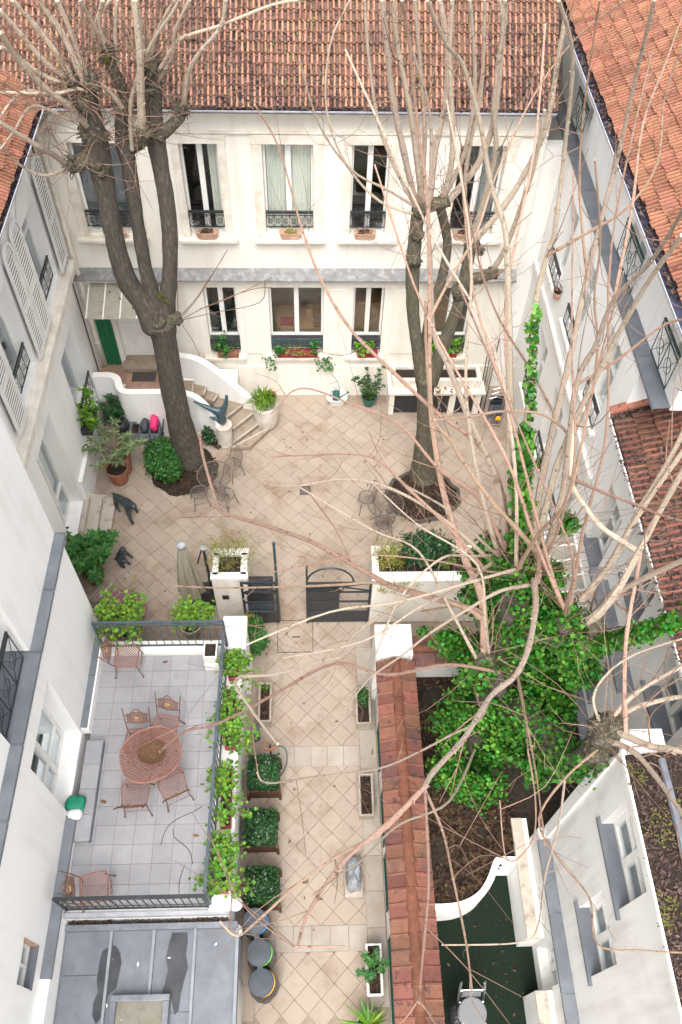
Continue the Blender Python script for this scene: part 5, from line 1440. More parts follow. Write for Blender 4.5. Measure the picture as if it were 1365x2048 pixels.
def wire_chair():
    e = empty('wire_chair', (0, 0, 0)); h = .45; r = .2
    s = MB(); s.ring((0, 0, h), r, .011, 26, 6); s.build('seat_rim', 'wire', e)
    s = MB()
    for k in range(1, 6): s.ring((0, 0, h), r*k/6, .0035, 22, 4)
    for k in range(18):
        a = 2*pi*k/18; s.tube([(cos(a)*r*.1, sin(a)*r*.1, h), (cos(a)*r, sin(a)*r, h)], .0035, 4, False)
    s.build('seat_mesh', 'wire', e)
    bt = smooth_pts([(-.19, -.06, h), (-.21, -.14, h+.25), (-.15, -.19, h+.45), (0, -.21, h+.5), (.15, -.19, h+.45), (.21, -.14, h+.25), (.19, -.06, h)], 4)
    s = MB(); s.tube(bt, .011, 6); s.build('back_frame', 'wire', e)
    s = MB()
    for k in range(1, 8):
        x = -.18+.36*k/8; s.tube([(x, -.08-.05*(1-abs(x)/.2), h), (x*1.05, -.17, h+.28), (x*.8, -.2, h+.47-abs(x)*.4)], .004, 4, False)
    s.ring((0, -.17, h+.28), .09, .005, 16, 4, (1, 0, 0), (0, -.15, .98)); s.build('back_mesh', 'wire', e)
    for sx in (-1, 1):
        for sy in (-1, 1):
            s = MB(); s.tube([(sx*.14, sy*.14, h), (sx*.17, sy*.17, h*.5), (sx*.2, sy*.2, 0)], .01, 6); s.build('leg', 'wire', e)
    s = MB(); s.tube([(-.17, -.17, .2), (.17, -.17, .2)], .006, 5); s.tube([(-.17, .17, .2), (.17, .17, .2)], .006, 5); s.build('stretcher', 'wire', e)
    return e
wt = wire_table(.42, .72); tag(wt, 'round wire mesh garden table beside the left tree bed', 'table', 'wire garden tables')
p = pz(430, 950, .72); place(wt, (p.x, p.y, .012))
wt2 = copy_tree(wt); p = pz(772, 1008, .72); place(wt2, (p.x, p.y, .012), .5); wt2['label'] = 'round wire mesh garden table beside the middle tree bed'
wc = wire_chair(); g_ = 'wire garden chairs'
for i, (u, v, rz_, lab) in enumerate(((398, 985, radians(20), 'wire garden chair left of and nearest the left wire table'), (452, 990, radians(-35), 'wire garden chair in front of the left wire table'), (466, 928, radians(130), 'wire garden chair behind the left wire table by the pedestal'), (735, 995, radians(95), 'wire garden chair tilted against the middle wire table'), (768, 1045, radians(10), 'wire garden chair half under the shrubs by the middle wire table'))):
    o = wc if i == 0 else copy_tree(wc)
    tag(o, lab, 'chair', g_); p = pz(u, v, .45); place(o, (p.x, p.y, .012), rz_)
# fountain basin with watering can, shrub pot
fb = empty('wall_basin', (.67, 15.3, 0), 'small white ceramic wall basin with scalloped back', 'basin')
c = Vector((.68, 15.36, 0))
s = MB(); n = 20
for r_, z in ((.2, .0), (.23, .1), (.27, .2), (.28, .22), (.24, .22), (.21, .12), (.02, .1)):
    for k in range(n):
        a_ = 2*pi*k/n; e = lambda v: math.copysign(abs(v)**.55, v); s.v.append(c+Vector((e(cos(a_))*r_, e(sin(a_))*r_*.7, z)))
for i2 in range(6):
    for k in range(n): s.f.append((i2*n+k, i2*n+(k+1) % n, (i2+1)*n+(k+1) % n, (i2+1)*n+k))
s.build('bowl', 'white_ceramic', fb, smooth=False)
s = MB(); s.poly([c+Vector((.2*cos(pi*k/12)*1.1, .19, .2+.62*sin(pi*k/12))) for k in range(13)]); s.poly([c+Vector((.2*cos(pi*k/12)*1.1, .23, .2+.62*sin(pi*k/12))) for k in reversed(range(13))])
for k in range(12): s.poly([c+Vector((.22*cos(pi*k/12), .19, .2+.62*sin(pi*k/12))), c+Vector((.22*cos(pi*k/12), .23, .2+.62*sin(pi*k/12))), c+Vector((.22*cos(pi*(k+1)/12), .23, .2+.62*sin(pi*(k+1)/12))), c+Vector((.22*cos(pi*(k+1)/12), .19, .2+.62*sin(pi*(k+1)/12)))])
s.build('back_plate', 'white_ceramic', fb)
wcn = empty('watering_can', c+Vector((0, 0, .12)), 'dark green watering can standing in the white basin', 'watering can')
MB().lathe(c+Vector((-.02, 0, .11)), [(.1, 0), (.105, .05), (.095, .26), (.06, .27), (.06, .29), (.05, .27)], 16).build('body', 'watering_green', wcn, smooth=True)
MB().tube([c+Vector((.06, 0, .16)), c+Vector((.2, -.02, .3)), c+Vector((.28, -.03, .38))], [.02, .015, .013], 8).build('spout', 'watering_green', wcn)
MB().lathe(c+Vector((.29, -.03, .37)), [(.015, 0), (.035, .03), (.035, .04)], 10).build('rose', 'watering_green', wcn)
MB().tube(smooth_pts([c+Vector((-.08, 0, .35)), c+Vector((-.14, 0, .42)), c+Vector((-.16, 0, .3)), c+Vector((-.11, 0, .2))], 4), .01, 6).build('handle', 'watering_green', wcn)
gp = empty('potted_shrub', pz(738, 815), 'leggy green shrub in a dark glazed pot against the rear wall', 'plant')
c = pz(738, 808); c.z = 0
pot(gp, c, .13, .19, .3, 'watering_green'); bush(gp, c+Vector((0, 0, .55)), .3, .28, .3, 420, 'leaf_green', (.05, .1), .5, gaps=1.6)
tips = stems(gp, c+Vector((0, 0, .3)), 12, .95, .5); rosettes(gp, tips, 'leaf_dark', 6, .09, .04)
# raised white planter bench by the rear wall
rb_ = empty('raised_planter', (3.25, 15.2, 0), 'large white masonry planter bench with dark openings by the rear wall', 'planter')
PX0, PX1, PY0, PY1 = 2.03, 4.42, 14.9, 15.6
for a, b in ((PX0, 2.16), (2.86, 3.02), (3.6, 3.76), (4.26, PX1)): MB().box(a, PY0, 0, b, PY1, .80).build('pier', 'stucco_cream', rb_)
MB().box(PX0-.05, PY0-.08, .802, PX1+.08, PY1, .88).build('slab', 'cream_trim', rb_, bev=.012)
for a in ((PX0+.05, PY0+.12, PX1-.05, PY0+.22), (PX0+.05, PY1-.1, PX1-.05, PY1-.003), (PX0+.05, PY0+.221, PX0+.15, PY1-.101), (PX1-.15, PY0+.221, PX1-.05, PY1-.101)): MB().box(a[0], a[1], .882, a[2], a[3], 1.16).build('upstand', 'cream_trim', rb_, bev=.012)
MB().box(PX0+.16, PY0+.225, .95, PX1-.16, PY1-.105, 1.07).build('soil', 'soil', rb_)
for a, b in ((2.16, 2.86), (3.02, 3.6), (3.76, 4.26)): MB().box(a+.003, PY0+.06, .02, b-.003, PY0+.08, .79).build('dark_door', 'black_metal', rb_)
litter('fallen_leaves', 22, lambda: (Vector((random.uniform(3.0, 4.3), random.uniform(14.84, 15.0), .882)), Vector((0, 0, 1))), 'dead_leaf', (.08, .18), rb_)
# folded metal chairs stacked at the right corner
for k in range(3):
    e = empty('folded_chair', (4.75+.1*k, 14.35+.12*k, 0), ['nearest', 'middle', 'rearmost'][k]+' chrome folding chair leaning by the right wall', 'chair', 'folded chrome chairs')
    b = pz(985, 858)+Vector((-.02+.07*k, .02+.16*k, 0))
    for sx in (-.19, .19):
        MB().tube([b+Vector((sx, 0, 0)), b+Vector((sx, .12, .45)), b+Vector((sx*.95, .2, .92))], .012, 6).build('leg', 'chrome', e)
        MB().tube([b+Vector((sx*.85, .18, 0)), b+Vector((sx*.85, .08, .5))], .011, 6).build('rear_leg', 'chrome', e)
    MB().tube([b+Vector((-.18, .2, .92)), b+Vector((0, .22, .97)), b+Vector((.18, .2, .92))], .012, 6).build('top_rail', 'chrome', e)
    s = MB(); s.obox(b+Vector((0, .07, .55)), (.17, 0, 0), (0, .06, .2), (0, .02, -.006)); s.build('seat', 'bag_black' if k else 'grey_plastic', e)
    MB().tube([b+Vector((-.19, .03, .12)), b+Vector((.19, .03, .12))], .01, 6).build('stretcher', 'chrome', e)
MB_y = MB(); b = pz(985, 858); MB_y.lathe(b+Vector((.07, -.03, .42)), [(.004, -.08), (.07, -.03), (.08, .03), (.05, .09), (.004, .11)], 12, 1, .4); tag(MB_y.build('yellow_cushion', 'yellow_plastic', smooth=True), 'small yellow cover on the folded chrome chairs', 'cover')
for k in range(4):
    x = 4.4+.07*k; tag(MB().tube([(x, 14.9+.05*k, 0), (x+.12, 15.55, 1.5+.2*k)], .014, 6).build('garden_tool', ['dark_wood', 'black_metal', 'chrome', 'dark_wood'][k]), ['shortest', 'second', 'third', 'tallest'][k]+' long handled garden tool leaning in the right rear corner', 'tool', 'garden tools in the corner')
# table with purple top below the terrace
pt = empty('mosaic_table', pz(245, 1230), 'round purple topped table below the far end of the terrace', 'table')
c = pz(245, 1222, .74)
MB().lathe((c.x, c.y, 0), [(.02, .70), (.5, .71), (.52, .73), (.52, .75), (.5, .755), (.02, .755)], 30).build('tabletop', 'purple_cloth', pt)
MB().lathe((c.x, c.y, 0), [(.25, 0), (.25, .03), (.04, .06), (.035, .7)], 14).build('pedestal', 'black_metal', pt)
for (u, v, rz_, lab) in ((205, 1190, radians(60), 'wooden slatted folding chair tucked beyond the purple table'), ):
    e = empty('slatted_chair', (0, 0, 0), lab, 'chair')
    for k in range(6): MB().box(-.2, -.2+k*.068, .43, .2, -.2+k*.068+.05, .45).build('slat', 'paving_pale', e)
    for sx in (-.19, .19):
        MB().bar((sx, -.2, 0), (sx, .2, .44), .03).build('leg', 'paving_pale', e); MB().bar((sx, .2, 0), (sx, -.22, .85), .03).build('back_leg', 'paving_pale', e)
    MB().box(-.2, -.23, .72, .2, -.2, .86).build('backrest', 'paving_pale', e)
    p = pz(u, v, .44); place(e, (p.x, p.y, 0), rz_)
# shrubs of wall planters
ws = empty('planter_shrubs', (2.4, 9.2, WZ), 'green shrub with yellow flowering fringe growing in the wall planter', 'shrub')
c = pz(838, 1085, WZ+.25)
tips = stems(ws, Vector((2.3, 9.18, WZ-.08)), 24, .7, .7); 
bush(ws, (c.x+.12, 9.3, WZ+.34), .72, .46, .42, 4200, 'leaf_dark', (.06, .11), .45, name='green_leaves', gaps=.9)
bush(ws, (c.x+.55, 9.2, WZ+.15), .3, .28, .2, 500, 'leaf_lime', (.05, .09), .45, name='lime_leaves', gaps=1.3)
bush(ws, (c.x-.62, 9.2, WZ+.32), .48, .46, .46, 2800, 'leaf_yellow', (.03, .06), .45, name='yellow_leaves', gaps=1.8, shell=.2)
sv = MB()
for k in range(160):
    x = c.x-.85+random.random()*.9; sv.leaf((x+random.gauss(0, .03), 8.68, WZ+.05-random.random()**1.5*.45), rdir(-1, 0), (0, -1, .4), .05, .025)
sv.build('trailing_leaves', 'leaf_yellow', ws)
pls = empty('airy_shrub', (cx, cy, PZ-.12), 'airy yellow green shrub growing out of the pillar planter', 'shrub')
tips = stems(pls, (cx, cy, PZ-.12), 30, .75, .6, .004)
s = MB()
for t in tips+[t+rdir()*.15 for t in tips]*2:
    for _ in range(9): s.leaf(t+rdir()*random.random()*.16, rdir(), rdir(0, 1), .035, .022)
s.build('leaves', 'leaf_yellow', pls)
# shrub at terrace corner beside the path
cs = empty('path_shrub', pz(512, 1290), 'rounded bright green shrub at the terrace corner by the gate', 'shrub')
c = pz(512, 1275, .8)
MB().tube([(c.x, c.y, 0), (c.x, c.y, .6)], .025, 6).build('stem', 'stem', cs)
bush(cs, (c.x, c.y, .85), .28, .42, .6, 3600, 'leaf_green', (.05, .09), .6, shell=.6, gaps=.7)
bush(cs, (c.x-.2, c.y+.32, 1.0), .3, .22, .35, 700, 'leaf_yellow', (.03, .06), .5, name='yellow_sprays', gaps=1.5, shell=.2)

# glazed lean-to canopy against the right wall, behind the ivy tree
gc = empty('glazed_canopy', (4.9, 8.3, 2.5), 'white framed glass canopy on the right wall behind the ivy tree', 'canopy')
def gcp(i, j): return Vector((4.15+1.12*i/2, 7.6+1.75*j/5, 2.45+.22*i/2))
for i in range(3): MB().bar(gcp(i, 0), gcp(i, 5), .045, .05).build('glazing_bar', 'white_paint', gc)
for j in range(6): MB().bar(gcp(0, j)+Vector((0, 0, .004)), gcp(2, j)+Vector((0, 0, .004)), .035, .045).build('cross_bar', 'white_paint', gc)
for i in range(2):
    for j in range(5):
        s = MB(); a, b, c, d = gcp(i, j), gcp(i+1, j), gcp(i+1, j+1), gcp(i, j+1); k = (a+b+c+d)/4
        s.poly([k+(v-k)*.95 for v in (a, b, c, d)]); s.build('pane', 'awning_glass', gc)
for y_ in (7.62, 9.33): MB().box(4.13, y_-.03, 0, 4.19, y_+.03, 2.43).build('post', 'white_paint', gc)
# ================================================================== terrace furniture
def lattice(mb, poly, z, sp=.035, w=.008, t=.006, ang=pi/4):
    """woven metal strips clipped to a convex outline"""
    n = len(poly)
    for a in (ang, ang+pi/2):
        d = Vector((cos(a), sin(a))); nn = Vector((-d.y, d.x))
        ks = [nn.dot(Vector(p)) for p in poly]
        k = math.floor(min(ks)/sp)*sp
        while k < max(ks):
            lo, hi = -1e9, 1e9; ok = True
            # clip the line nn.x = k by the polygon edges
            for i in range(n):
                p, q = Vector(poly[i]), Vector(poly[(i+1) % n]); e = q-p; out = Vector((e.y, -e.x))
                den = out.dot(d); num = out.dot(p-nn*k)
                if abs(den) < 1e-9:
                    if num < 0: ok = False
                elif den > 0: hi = min(hi, num/den)
                else: lo = max(lo, num/den)
            if ok and hi-lo > .01:
                p, q = nn*k+d*lo, nn*k+d*hi
                mb.bar((p.x, p.y, z), (q.x, q.y, z), w, t)
            k += sp
def patio_chair():
    e = empty('patio_chair', (0, 0, 0)); h = .45
    outl = [(-.20, -.20), (.20, -.20), (.225, .05), (.22, .20), (.17, .225), (-.17, .225), (-.22, .20), (-.225, .05)]
    s = MB(); lattice(s, outl, h); s.build('seat', 'chair_rose', e)
    s = MB(); s.tube([(x, y, h) for x, y in outl+[outl[0]]], .012, 6, False); s.build('seat_frame', 'chair_rose', e)
    # back: two uprights, lattice panel with crest and medallion
    tilt = lambda z: -.20-.16*(z-h)/.42
    for sx in (-1, 1):
        s = MB(); s.tube([(sx*.2, -.2, h), (sx*.215, tilt(h+.25), h+.25), (sx*.225, tilt(h+.46)-.01, h+.46)], .011, 6); s.lathe((sx*.225, tilt(h+.46)-.01, h+.455), [(.008, 0), (.016, .012), (.008, .024)], 8); s.build('back_post', 'rust_brown', e)
    s = MB(); top = []
    for k in range(21):
        t = -1+2*k/20; zz = h+.34+.06*cos(t*pi)*.5+.05*(1-abs(t))+(.03 if abs(t) < .25 else 0); top.append((t*.2, zz))
    s.tube([(x, tilt(z), z) for x, z in top], .010, 6)
    s.tube([(-.2, tilt(h+.16), h+.16), (0, tilt(h+.13), h+.13), (.2, tilt(h+.16), h+.16)], .010, 6); s.build('back_rails', 'rust_brown', e)
    s = MB(); i = 0
    for k in range(-14, 15):
        for sg in (-1, 1):
            pts = []
            for j in range(9):
                z = h+.15+j*.03; x = k*.03+sg*(j*.03)
                lim = h+.36+.05*(1-abs(x)/.2)
                if abs(x) <= .2 and z <= lim: pts.append((x, tilt(z), z))
            if len(pts) > 1: s.tube([pts[0], pts[-1]], .0045, 4, False)
    s.build('back_lattice', 'rust_brown', e)
    s = MB(); cz = h+.27
    for k in range(6):
        a = pi*k/3; s.lathe((cos(a)*.032, tilt(cz)+.012, cz+sin(a)*.04), [(.003, -.012), (.026, -.004), (.026, .004), (.003, .012)], 8, 1, 1)
    s.ring((0, tilt(cz)+.012, cz), .085, .009, 20, 5, (1, 0, 0), (0, -.3, .95)); s.build('medallion', 'gilt', e)
    for sx in (-1, 1):
        for sy in (-1, 1):
            s = MB(); s.tube([(sx*.18, sy*.18, h), (sx*.2, sy*.21, .22), (sx*.225, sy*.255, .012)], [.011, .010, .009], 6); s.lathe((sx*.225, sy*.255, .0), [(.018, 0), (.018, .02), (.01, .025)], 8); s.build('leg', 'rust_brown', e)
    for sy in (-1, 1):
        s = MB(); s.tube([(-.2, sy*.22, .2), (.2, sy*.22, .2)], .006, 5); s.build('stretcher', 'chair_rose', e)
    s = MB(); s.ring((.05, .25, .3), .05, .006, 14, 4, (1, 0, 0), (0, 0, 1)); s.ring((-.05, .25, .3), .05, .006, 14, 4, (1, 0, 0), (0, 0, 1)); s.build('front_scroll', 'chair_rose', e)
    return e
ch = patio_chair()
CH = [((253, 1312), radians(-88), 'rose lattice patio chair in the far left corner of the terrace'),
      ((277, 1480), radians(-178), 'rose lattice patio chair behind the table on its left side'),
      ((330, 1452), radians(168), 'rose lattice patio chair behind the table on its right side'),
      ((271, 1586), radians(2), 'rose lattice patio chair in front of the table on its left side'),
      ((345, 1568), radians(25), 'rose lattice patio chair in front of the table on its right side'),
      ((187, 1776), radians(-80), 'rose lattice patio chair alone in the near left corner of the terrace')]
for i, ((u, v), rz_, lab) in enumerate(CH):
    o = ch if i == 0 else copy_tree(ch)
    tag(o, lab, 'chair', 'rose patio chairs on the terrace')
    p = pz(u, v, TZ+.45); place(o, (p.x, p.y, TZ+.002), rz_)
tbp = pz(302, 1508, TZ+.73)
tb_ = empty('patio_table', (tbp.x, tbp.y, TZ), 'rose lattice oval patio table in the middle of the terrace', 'table')
N_ = 40; ol = []
for k in range(N_):
    a = 2*pi*k/N_; e = lambda v: math.copysign(abs(v)**.86, v); ol.append((e(cos(a))*.50, e(sin(a))*.46))
ol = [(x*cos(.35)-y*sin(.35)*.92, x*sin(.35)+y*cos(.35)) for x, y in ol]
O = Vector((tbp.x, tbp.y, 0))
s = MB(); lattice(s, ol, TZ+.73, .042, .017, .008, pi/4+.35)
for v in s.v: v += O
s.build('tabletop', 'chair_rose', tb_)
s = MB(); s.tube([O+Vector((x, y, TZ+.73)) for x, y in ol+[ol[0]]], .016, 8, False); s.build('rim', 'chair_rose', tb_)
s = MB()
for rr in (.62, .36):
    s.tube([O+Vector((x*rr, y*rr, TZ+.735)) for x, y in ol+[ol[0]]], .009, 6, False)
s.build('band_rings', 'chair_rose', tb_)
for k in range(4):
    a = pi/4+k*pi/2+.3; d = Vector((cos(a), sin(a), 0))
    s = MB(); s.tube(smooth_pts([O+d*.22+Vector((0, 0, TZ+.72)), O+d*.08+Vector((0, 0, TZ+.5)), O+d*.10+Vector((0, 0, TZ+.25)), O+d*.26+Vector((0, 0, TZ+.02))], 4), .014, 6); s.build('leg', 'gilt', tb_)
bk = empty('wicker_bowl', O+Vector((.02, 0, TZ+.74)), 'brown wicker bowl in the centre of the patio table', 'bowl')
bc = O+Vector((.03, 0, TZ+.742))
s = MB(); s.lathe(bc, [(.12, 0), (.2, .035), (.235, .075), (.225, .08), (.19, .045), (.10, .018)], 26, 1, .86); s.build('bowl', 'wicker', bk)
for k in range(4): 
    s = MB(); s.ring(bc+Vector((0, 0, .02+.018*k)), .15+.026*k, .008, 26, 5, (1, 0, 0), (0, .86, 0)); s.build('wicker_ring', 'wicker', bk)
# items by the door
bag('green_bag', 'dark green plastic sack on the terrace door step', pz(153, 1610, TZ+.15), .17, .14, .07, 'bag_green', 11)
bag('bottle_pack', 'clear wrapped pack of bottles on the door step end', pz(152, 1632, TZ+.15), .13, .09, .08, 'clear_plastic', 14)
for k, (pts, lab) in enumerate((([(404, 1448), (380, 1458), (358, 1472), (352, 1482)], 'thin dark cable lying by the chair behind the table'), ([(405, 1612), (390, 1622), (352, 1640), (332, 1660), (322, 1690)], 'thin dark cable on the tiles in front of the table'), ([(347, 1658), (350, 1675), (378, 1700), (386, 1728)], 'curved thin cable near the terrace middle'), ([(370, 1730), (360, 1760), (358, 1792)], 'short thin cable near the terrace railing'))):
    tag(MB().tube(smooth_pts([pz(u, v, TZ+.008) for u, v in pts], 5), .005, 5).build('cable', 'cable'), lab, 'cable')
for k, (u, v, L_, lab) in enumerate(((201, 1601, .14, 'dark dry leaf on the tiles beside the door step'), (385, 1670, .13, 'brown dry leaf on the terrace tiles near the railing'), (400, 1569, .09, 'small dry leaf beside the right chair'), (325, 1325, .13, 'dark dry leaf beside the far terrace coping'))):
    s = MB(); s.leaf6(pz(u, v, TZ+.015), (1, .2*k-.3, .05), (0, 0, 1), L_, L_*.4, .2); tag(s.build('dry_leaf', 'dead_leaf'), lab, 'leaf', 'dry leaves on the terrace')
# planters on railings
def rail_planter(label, p, q, z, box, nleaf, matn, h=.2, spread=.16, tr='red_plastic', hang=0., rr=(.028, .055)):
    p, q = Vector(p), Vector(q); e = empty('railing_planter', (p+q)/2, label, 'planter', 'geranium planters on the terrace railing')
    d = (q-p).normalized(); sd = Vector((-d.y, d.x, 0))
    s = MB(); s.obox((p+q)/2+Vector((0, 0, z+.07)), (q-p)/2, sd*.09, (0, 0, .07)); s.build('trough', tr, e, bev=.01)
    s = MB(); s.obox((p+q)/2+Vector((0, 0, z+.142)), (q-p)/2*.95, sd*.075, (0, 0, .004)); s.build('soil', 'soil', e)
    geranium(e, p+Vector((0, 0, z+.17)), q+Vector((0, 0, z+.17)), nleaf, matn, h, spread, r=rr, hang=hang)
    return e
xo = -1.5
PLS = [((480, 1300), (480, 1350), 'geranium planter nearest the end pillar on the terrace railing', 520), ((478, 1375), (468, 1490), 'geranium planter second along the terrace railing', 860), ((466, 1530), (458, 1650), 'thin leggy geranium planter third along the terrace railing', 480), ((452, 1670), (448, 1782), 'dense geranium planter nearest the globe lamps', 900)]
for (a, b, lab, n_) in PLS:
    pa_, pb_ = pz(*a, TZ+.35), pz(*b, TZ+.35)
    rail_planter(lab, (xo, pa_.y, 0), (xo+.03, pb_.y, 0), TZ+.08, None, int(n_*.72), 'leaf_bright', .34, .25, hang=1.0, rr=(.018, .04))
rail_planter('lush lime green planter outside the far terrace railing on the left', (-3.95, TY1+.52, 0), (-3.2, TY1+.52, 0), TZ+.42, None, 900, 'leaf_lime', .3, .34, 'red_plastic', hang=.4, rr=(.018, .04))
rail_planter('lime green planter outside the far terrace railing on the right', (-2.6, TY1+.5, 0), (-1.9, TY1+.5, 0), TZ+.42, None, 620, 'leaf_lime', .24, .26, 'black_metal', hang=.4, rr=(.018, .04))
bp_ = empty('round_pot', pz(385, 1275, .5), 'grey round pot standing below the far terrace railing', 'planter'); pot(bp_, pz(386, 1265, 0)*1.0, .16, .22, .4, 'trough_stone')
# square pot on the corner block
sqp = empty('square_pot', (-1.88, TY1-.1, TZ+.281), 'square white pot of dry soil on the terrace corner block', 'planter')
for a in ((-2.01, TY1-.31, -1.76, TY1-.285), (-2.01, TY1-.015, -1.76, TY1+.002+.0), (-2.01, TY1-.284, -1.985, TY1-.016), (-1.785, TY1-.284, -1.76, TY1-.016)): MB().box(a[0], a[1], TZ+.282, a[2], a[3], TZ+.55).build('side', 'white_ceramic', sqp)
MB().box(-1.984, TY1-.283, TZ+.29, -1.786, TY1-.017, TZ+.5).build('soil', 'soil', sqp)
# ================================================================== path furniture
HG = [((527, 1540), 'clipped hedge cube in a wooden box, farthest of three'), ((521, 1650), 'clipped hedge cube in a wooden box, middle of three'), ((524, 1768), 'clipped hedge cube in a wooden box nearest the bins')]
for k, ((u, v), lab) in enumerate(HG):
    c = pz(u, v, .82); c.z = 0; w = .29
    e = empty('hedge_planter', (c.x, c.y, 0), lab, 'planter', 'boxwood planters along the path')
    for a in ((-w, -w, w, -w+.03), (-w, w-.03, w, w), (-w, -w+.031, -w+.03, w-.031), (w-.03, -w+.031, w, w-.031)):
        for z in (.03, .17, .31): MB().box(c.x+a[0], c.y+a[1], z, c.x+a[2], c.y+a[3], z+.13).build('plank', 'dark_wood', e)
    for sx in (-1, 1):
        for sy in (-1, 1): MB().box(c.x+sx*(w+.012)-.025, c.y+sy*(w+.012)-.025, 0, c.x+sx*(w+.012)+.025, c.y+sy*(w+.012)+.025, .47).build('corner_post', 'dark_wood', e)
    MB().box(c.x-w+.032, c.y-w+.032, .2, c.x+w-.032, c.y+w-.032, .4).build('soil', 'soil', e)
    s = MB(); hw = .28
    for _ in range(4600):
        d = rdir(); q_ = max(abs(d.x), abs(d.y), abs(d.z)); d2 = d/q_
        t = random.uniform(.82, 1.02)*(1+.05*noise.noise(d2*3+Vector((k*7, 0, 0))))
        r_ = Vector((d2.x*hw, d2.y*hw, d2.z*.24))*t
        rr = Vector((abs(d2.x), abs(d2.y), abs(d2.z))); 
        p = Vector((c.x, c.y, .66))+r_
        s.leaf6(p, rdir(), (d2*.7+rdir()*.5+Vector((0, 0, .3))), random.uniform(.035, .06), random.uniform(.026, .04), .1)
    s.build('foliage', 'leaf_dark', e)
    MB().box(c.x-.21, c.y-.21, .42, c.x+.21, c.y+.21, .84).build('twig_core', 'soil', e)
def trough(label, u0, v0, u1, v1, h, fill, matn='trough_stone'):
    a, b = pz(u0, v0, h), pz(u1, v1, h); x0, x1 = min(a.x, b.x), max(a.x, b.x); y0, y1 = min(a.y, b.y), max(a.y, b.y)
    e = empty('long_trough', ((x0+x1)/2, (y0+y1)/2, 0), label, 'planter', 'stone troughs along the path')
    t = .025; s = MB()
    for q in ((x0, y0, x1, y0+t), (x0, y1-t, x1, y1), (x0, y0+t, x0+t, y1-t), (x1-t, y0+t, x1, y1-t)): s.box(q[0], q[1], .001, q[2], q[3], h)
    s.build('sides', matn, e)
    s = MB(); s.tube([(x0, y0, h), (x1, y0, h), (x1, y1, h), (x0, y1, h), (x0, y0, h)], .022, 6, False); s.build('rim', matn, e)
    MB().box(x0+t+.003, y0+t+.003, .02, x1-t-.003, y1-t-.003, h-.07).build('soil', 'soil', e)
    def f(): return Vector((random.uniform(x0+.04, x1-.04), random.uniform(y0+.04, y1-.04), h-.07)), Vector((0, 0, 1))
    litter('dry_leaves', 160, f, 'litter', (.03, .08), e)
    if fill == 'green':
        tp = stems(e, ((x0+x1)/2, (y0+y1)/2, h-.08), 12, .3, .3); rosettes(e, tp, 'leaf_green', 7, .09, .04)
    elif fill == 'tuft':
        bush(e, ((x0+x1)/2, y1-.2, h+.05), .12, .25, .16, 260, 'leaf_green', (.05, .1), .35)
    elif fill == 'top':
        bush(e, ((x0+x1)/2, y1-.12, h), .08, .1, .07, 90, 'leaf_lime', (.03, .06), .5)
    return e
trough('stone trough of dry soil beside the terrace wall', 520, 1366, 541, 1442, .35, 'top')
trough('stone trough with green tuft against the coping wall', 712, 1376, 742, 1446, .4, 'tuft')
trough('stone trough full of dry leaves against the coping wall', 718, 1548, 748, 1630, .35, 'none')
trough('white trough with sprigs of greenery, nearest along the coping wall', 733, 1888, 766, 1990, .35, 'green', 'white_ceramic')
# wrapped stone block
c = pz(708, 1748, .35); c.z = 0
wb_ = empty('wrapped_block', c, 'stone block wrapped in grey plastic sheet beside the path edge', 'block')
MB().box(c.x-.17, c.y-.36, .001, c.x+.17, c.y+.32, .18).build('stone_base', 'trough_stone', wb_, bev=.02)
s = MB(); nu, nv = 18, 9
for j in range(nv):
    t = pi/2*j/(nv-1)
    for i in range(nu):
        a = 2*pi*i/nu; e = lambda v: math.copysign(abs(v)**.55, v); f = 1+.12*noise.noise(Vector((cos(a)*2, sin(a)*2, t*2)))
        s.v.append(Vector((c.x, c.y, .18))+Vector((e(cos(a))*.15*cos(t)**.4*f, e(sin(a))*.30*cos(t)**.4*f+.02, .32*sin(t)*f)))
for j in range(nv-1):
    for i in range(nu): s.f.append((j*nu+i, j*nu+(i+1) % nu, (j+1)*nu+(i+1) % nu, (j+1)*nu+i))
s.build('plastic_sheet', 'tarp', wb_)
# three bag bins on one stand
bn = empty('bin_stand', pz(520, 1930), 'row of three round lidded recycling bag holders on one stand', 'bin')
cs_ = [pz(510, 1842, .95), pz(518, 1905, .95), pz(523, 1965, .95)]
s = MB()
for k in range(2):
    a, b = cs_[k], cs_[k+1]; s.obox((a+b)/2+Vector((0, 0, .0)), (b-a)/2*.9, (b-a).cross(Vector((0, 0, 1))).normalized()*.045, (0, 0, .012))
s.build('link_bar', 'grey_plastic', bn)
for k, c in enumerate(cs_):
    ld = MB().lathe(c, [(.2, -.02), (.212, 0), (.2, .018), (.12, .026), (.01, .03)], 26).build('lid', 'grey_plastic', bn, smooth=False)
    MB().lathe(c+Vector((.02, 0, 0)), [(.185, -.1), (.205, -.1), (.205, -.03), (.185, -.03)], 26).build('hoop', ['blue_plastic', 'lime_plastic', 'yellow_plastic'][k], bn)
    s = MB(); nu, nv = 22, 8
    for j in range(nv):
        z = -.06-j*.88/(nv-1); r_ = .2+.05*sin(pi*j/(nv-1))
        for i in range(nu):
            a = 2*pi*i/nu; f = 1+.16*noise.noise(Vector((cos(a)*2.5, sin(a)*2.5, z*2+k*4))); s.v.append(c+Vector((.02+cos(a)*r_*f, sin(a)*r_*f, z)))
    for j in range(nv-1):
        for i in range(nu): s.f.append((j*nu+i, (j+1)*nu+i, (j+1)*nu+(i+1) % nu, j*nu+(i+1) % nu))
    s.build('bin_bag', 'bag_black', bn, smooth=True)
MB().box(cs_[2].x-.2, cs_[2].y-.12, .0, cs_[0].x+.1, cs_[0].y+.1, .03).build('foot', 'black_metal', bn)
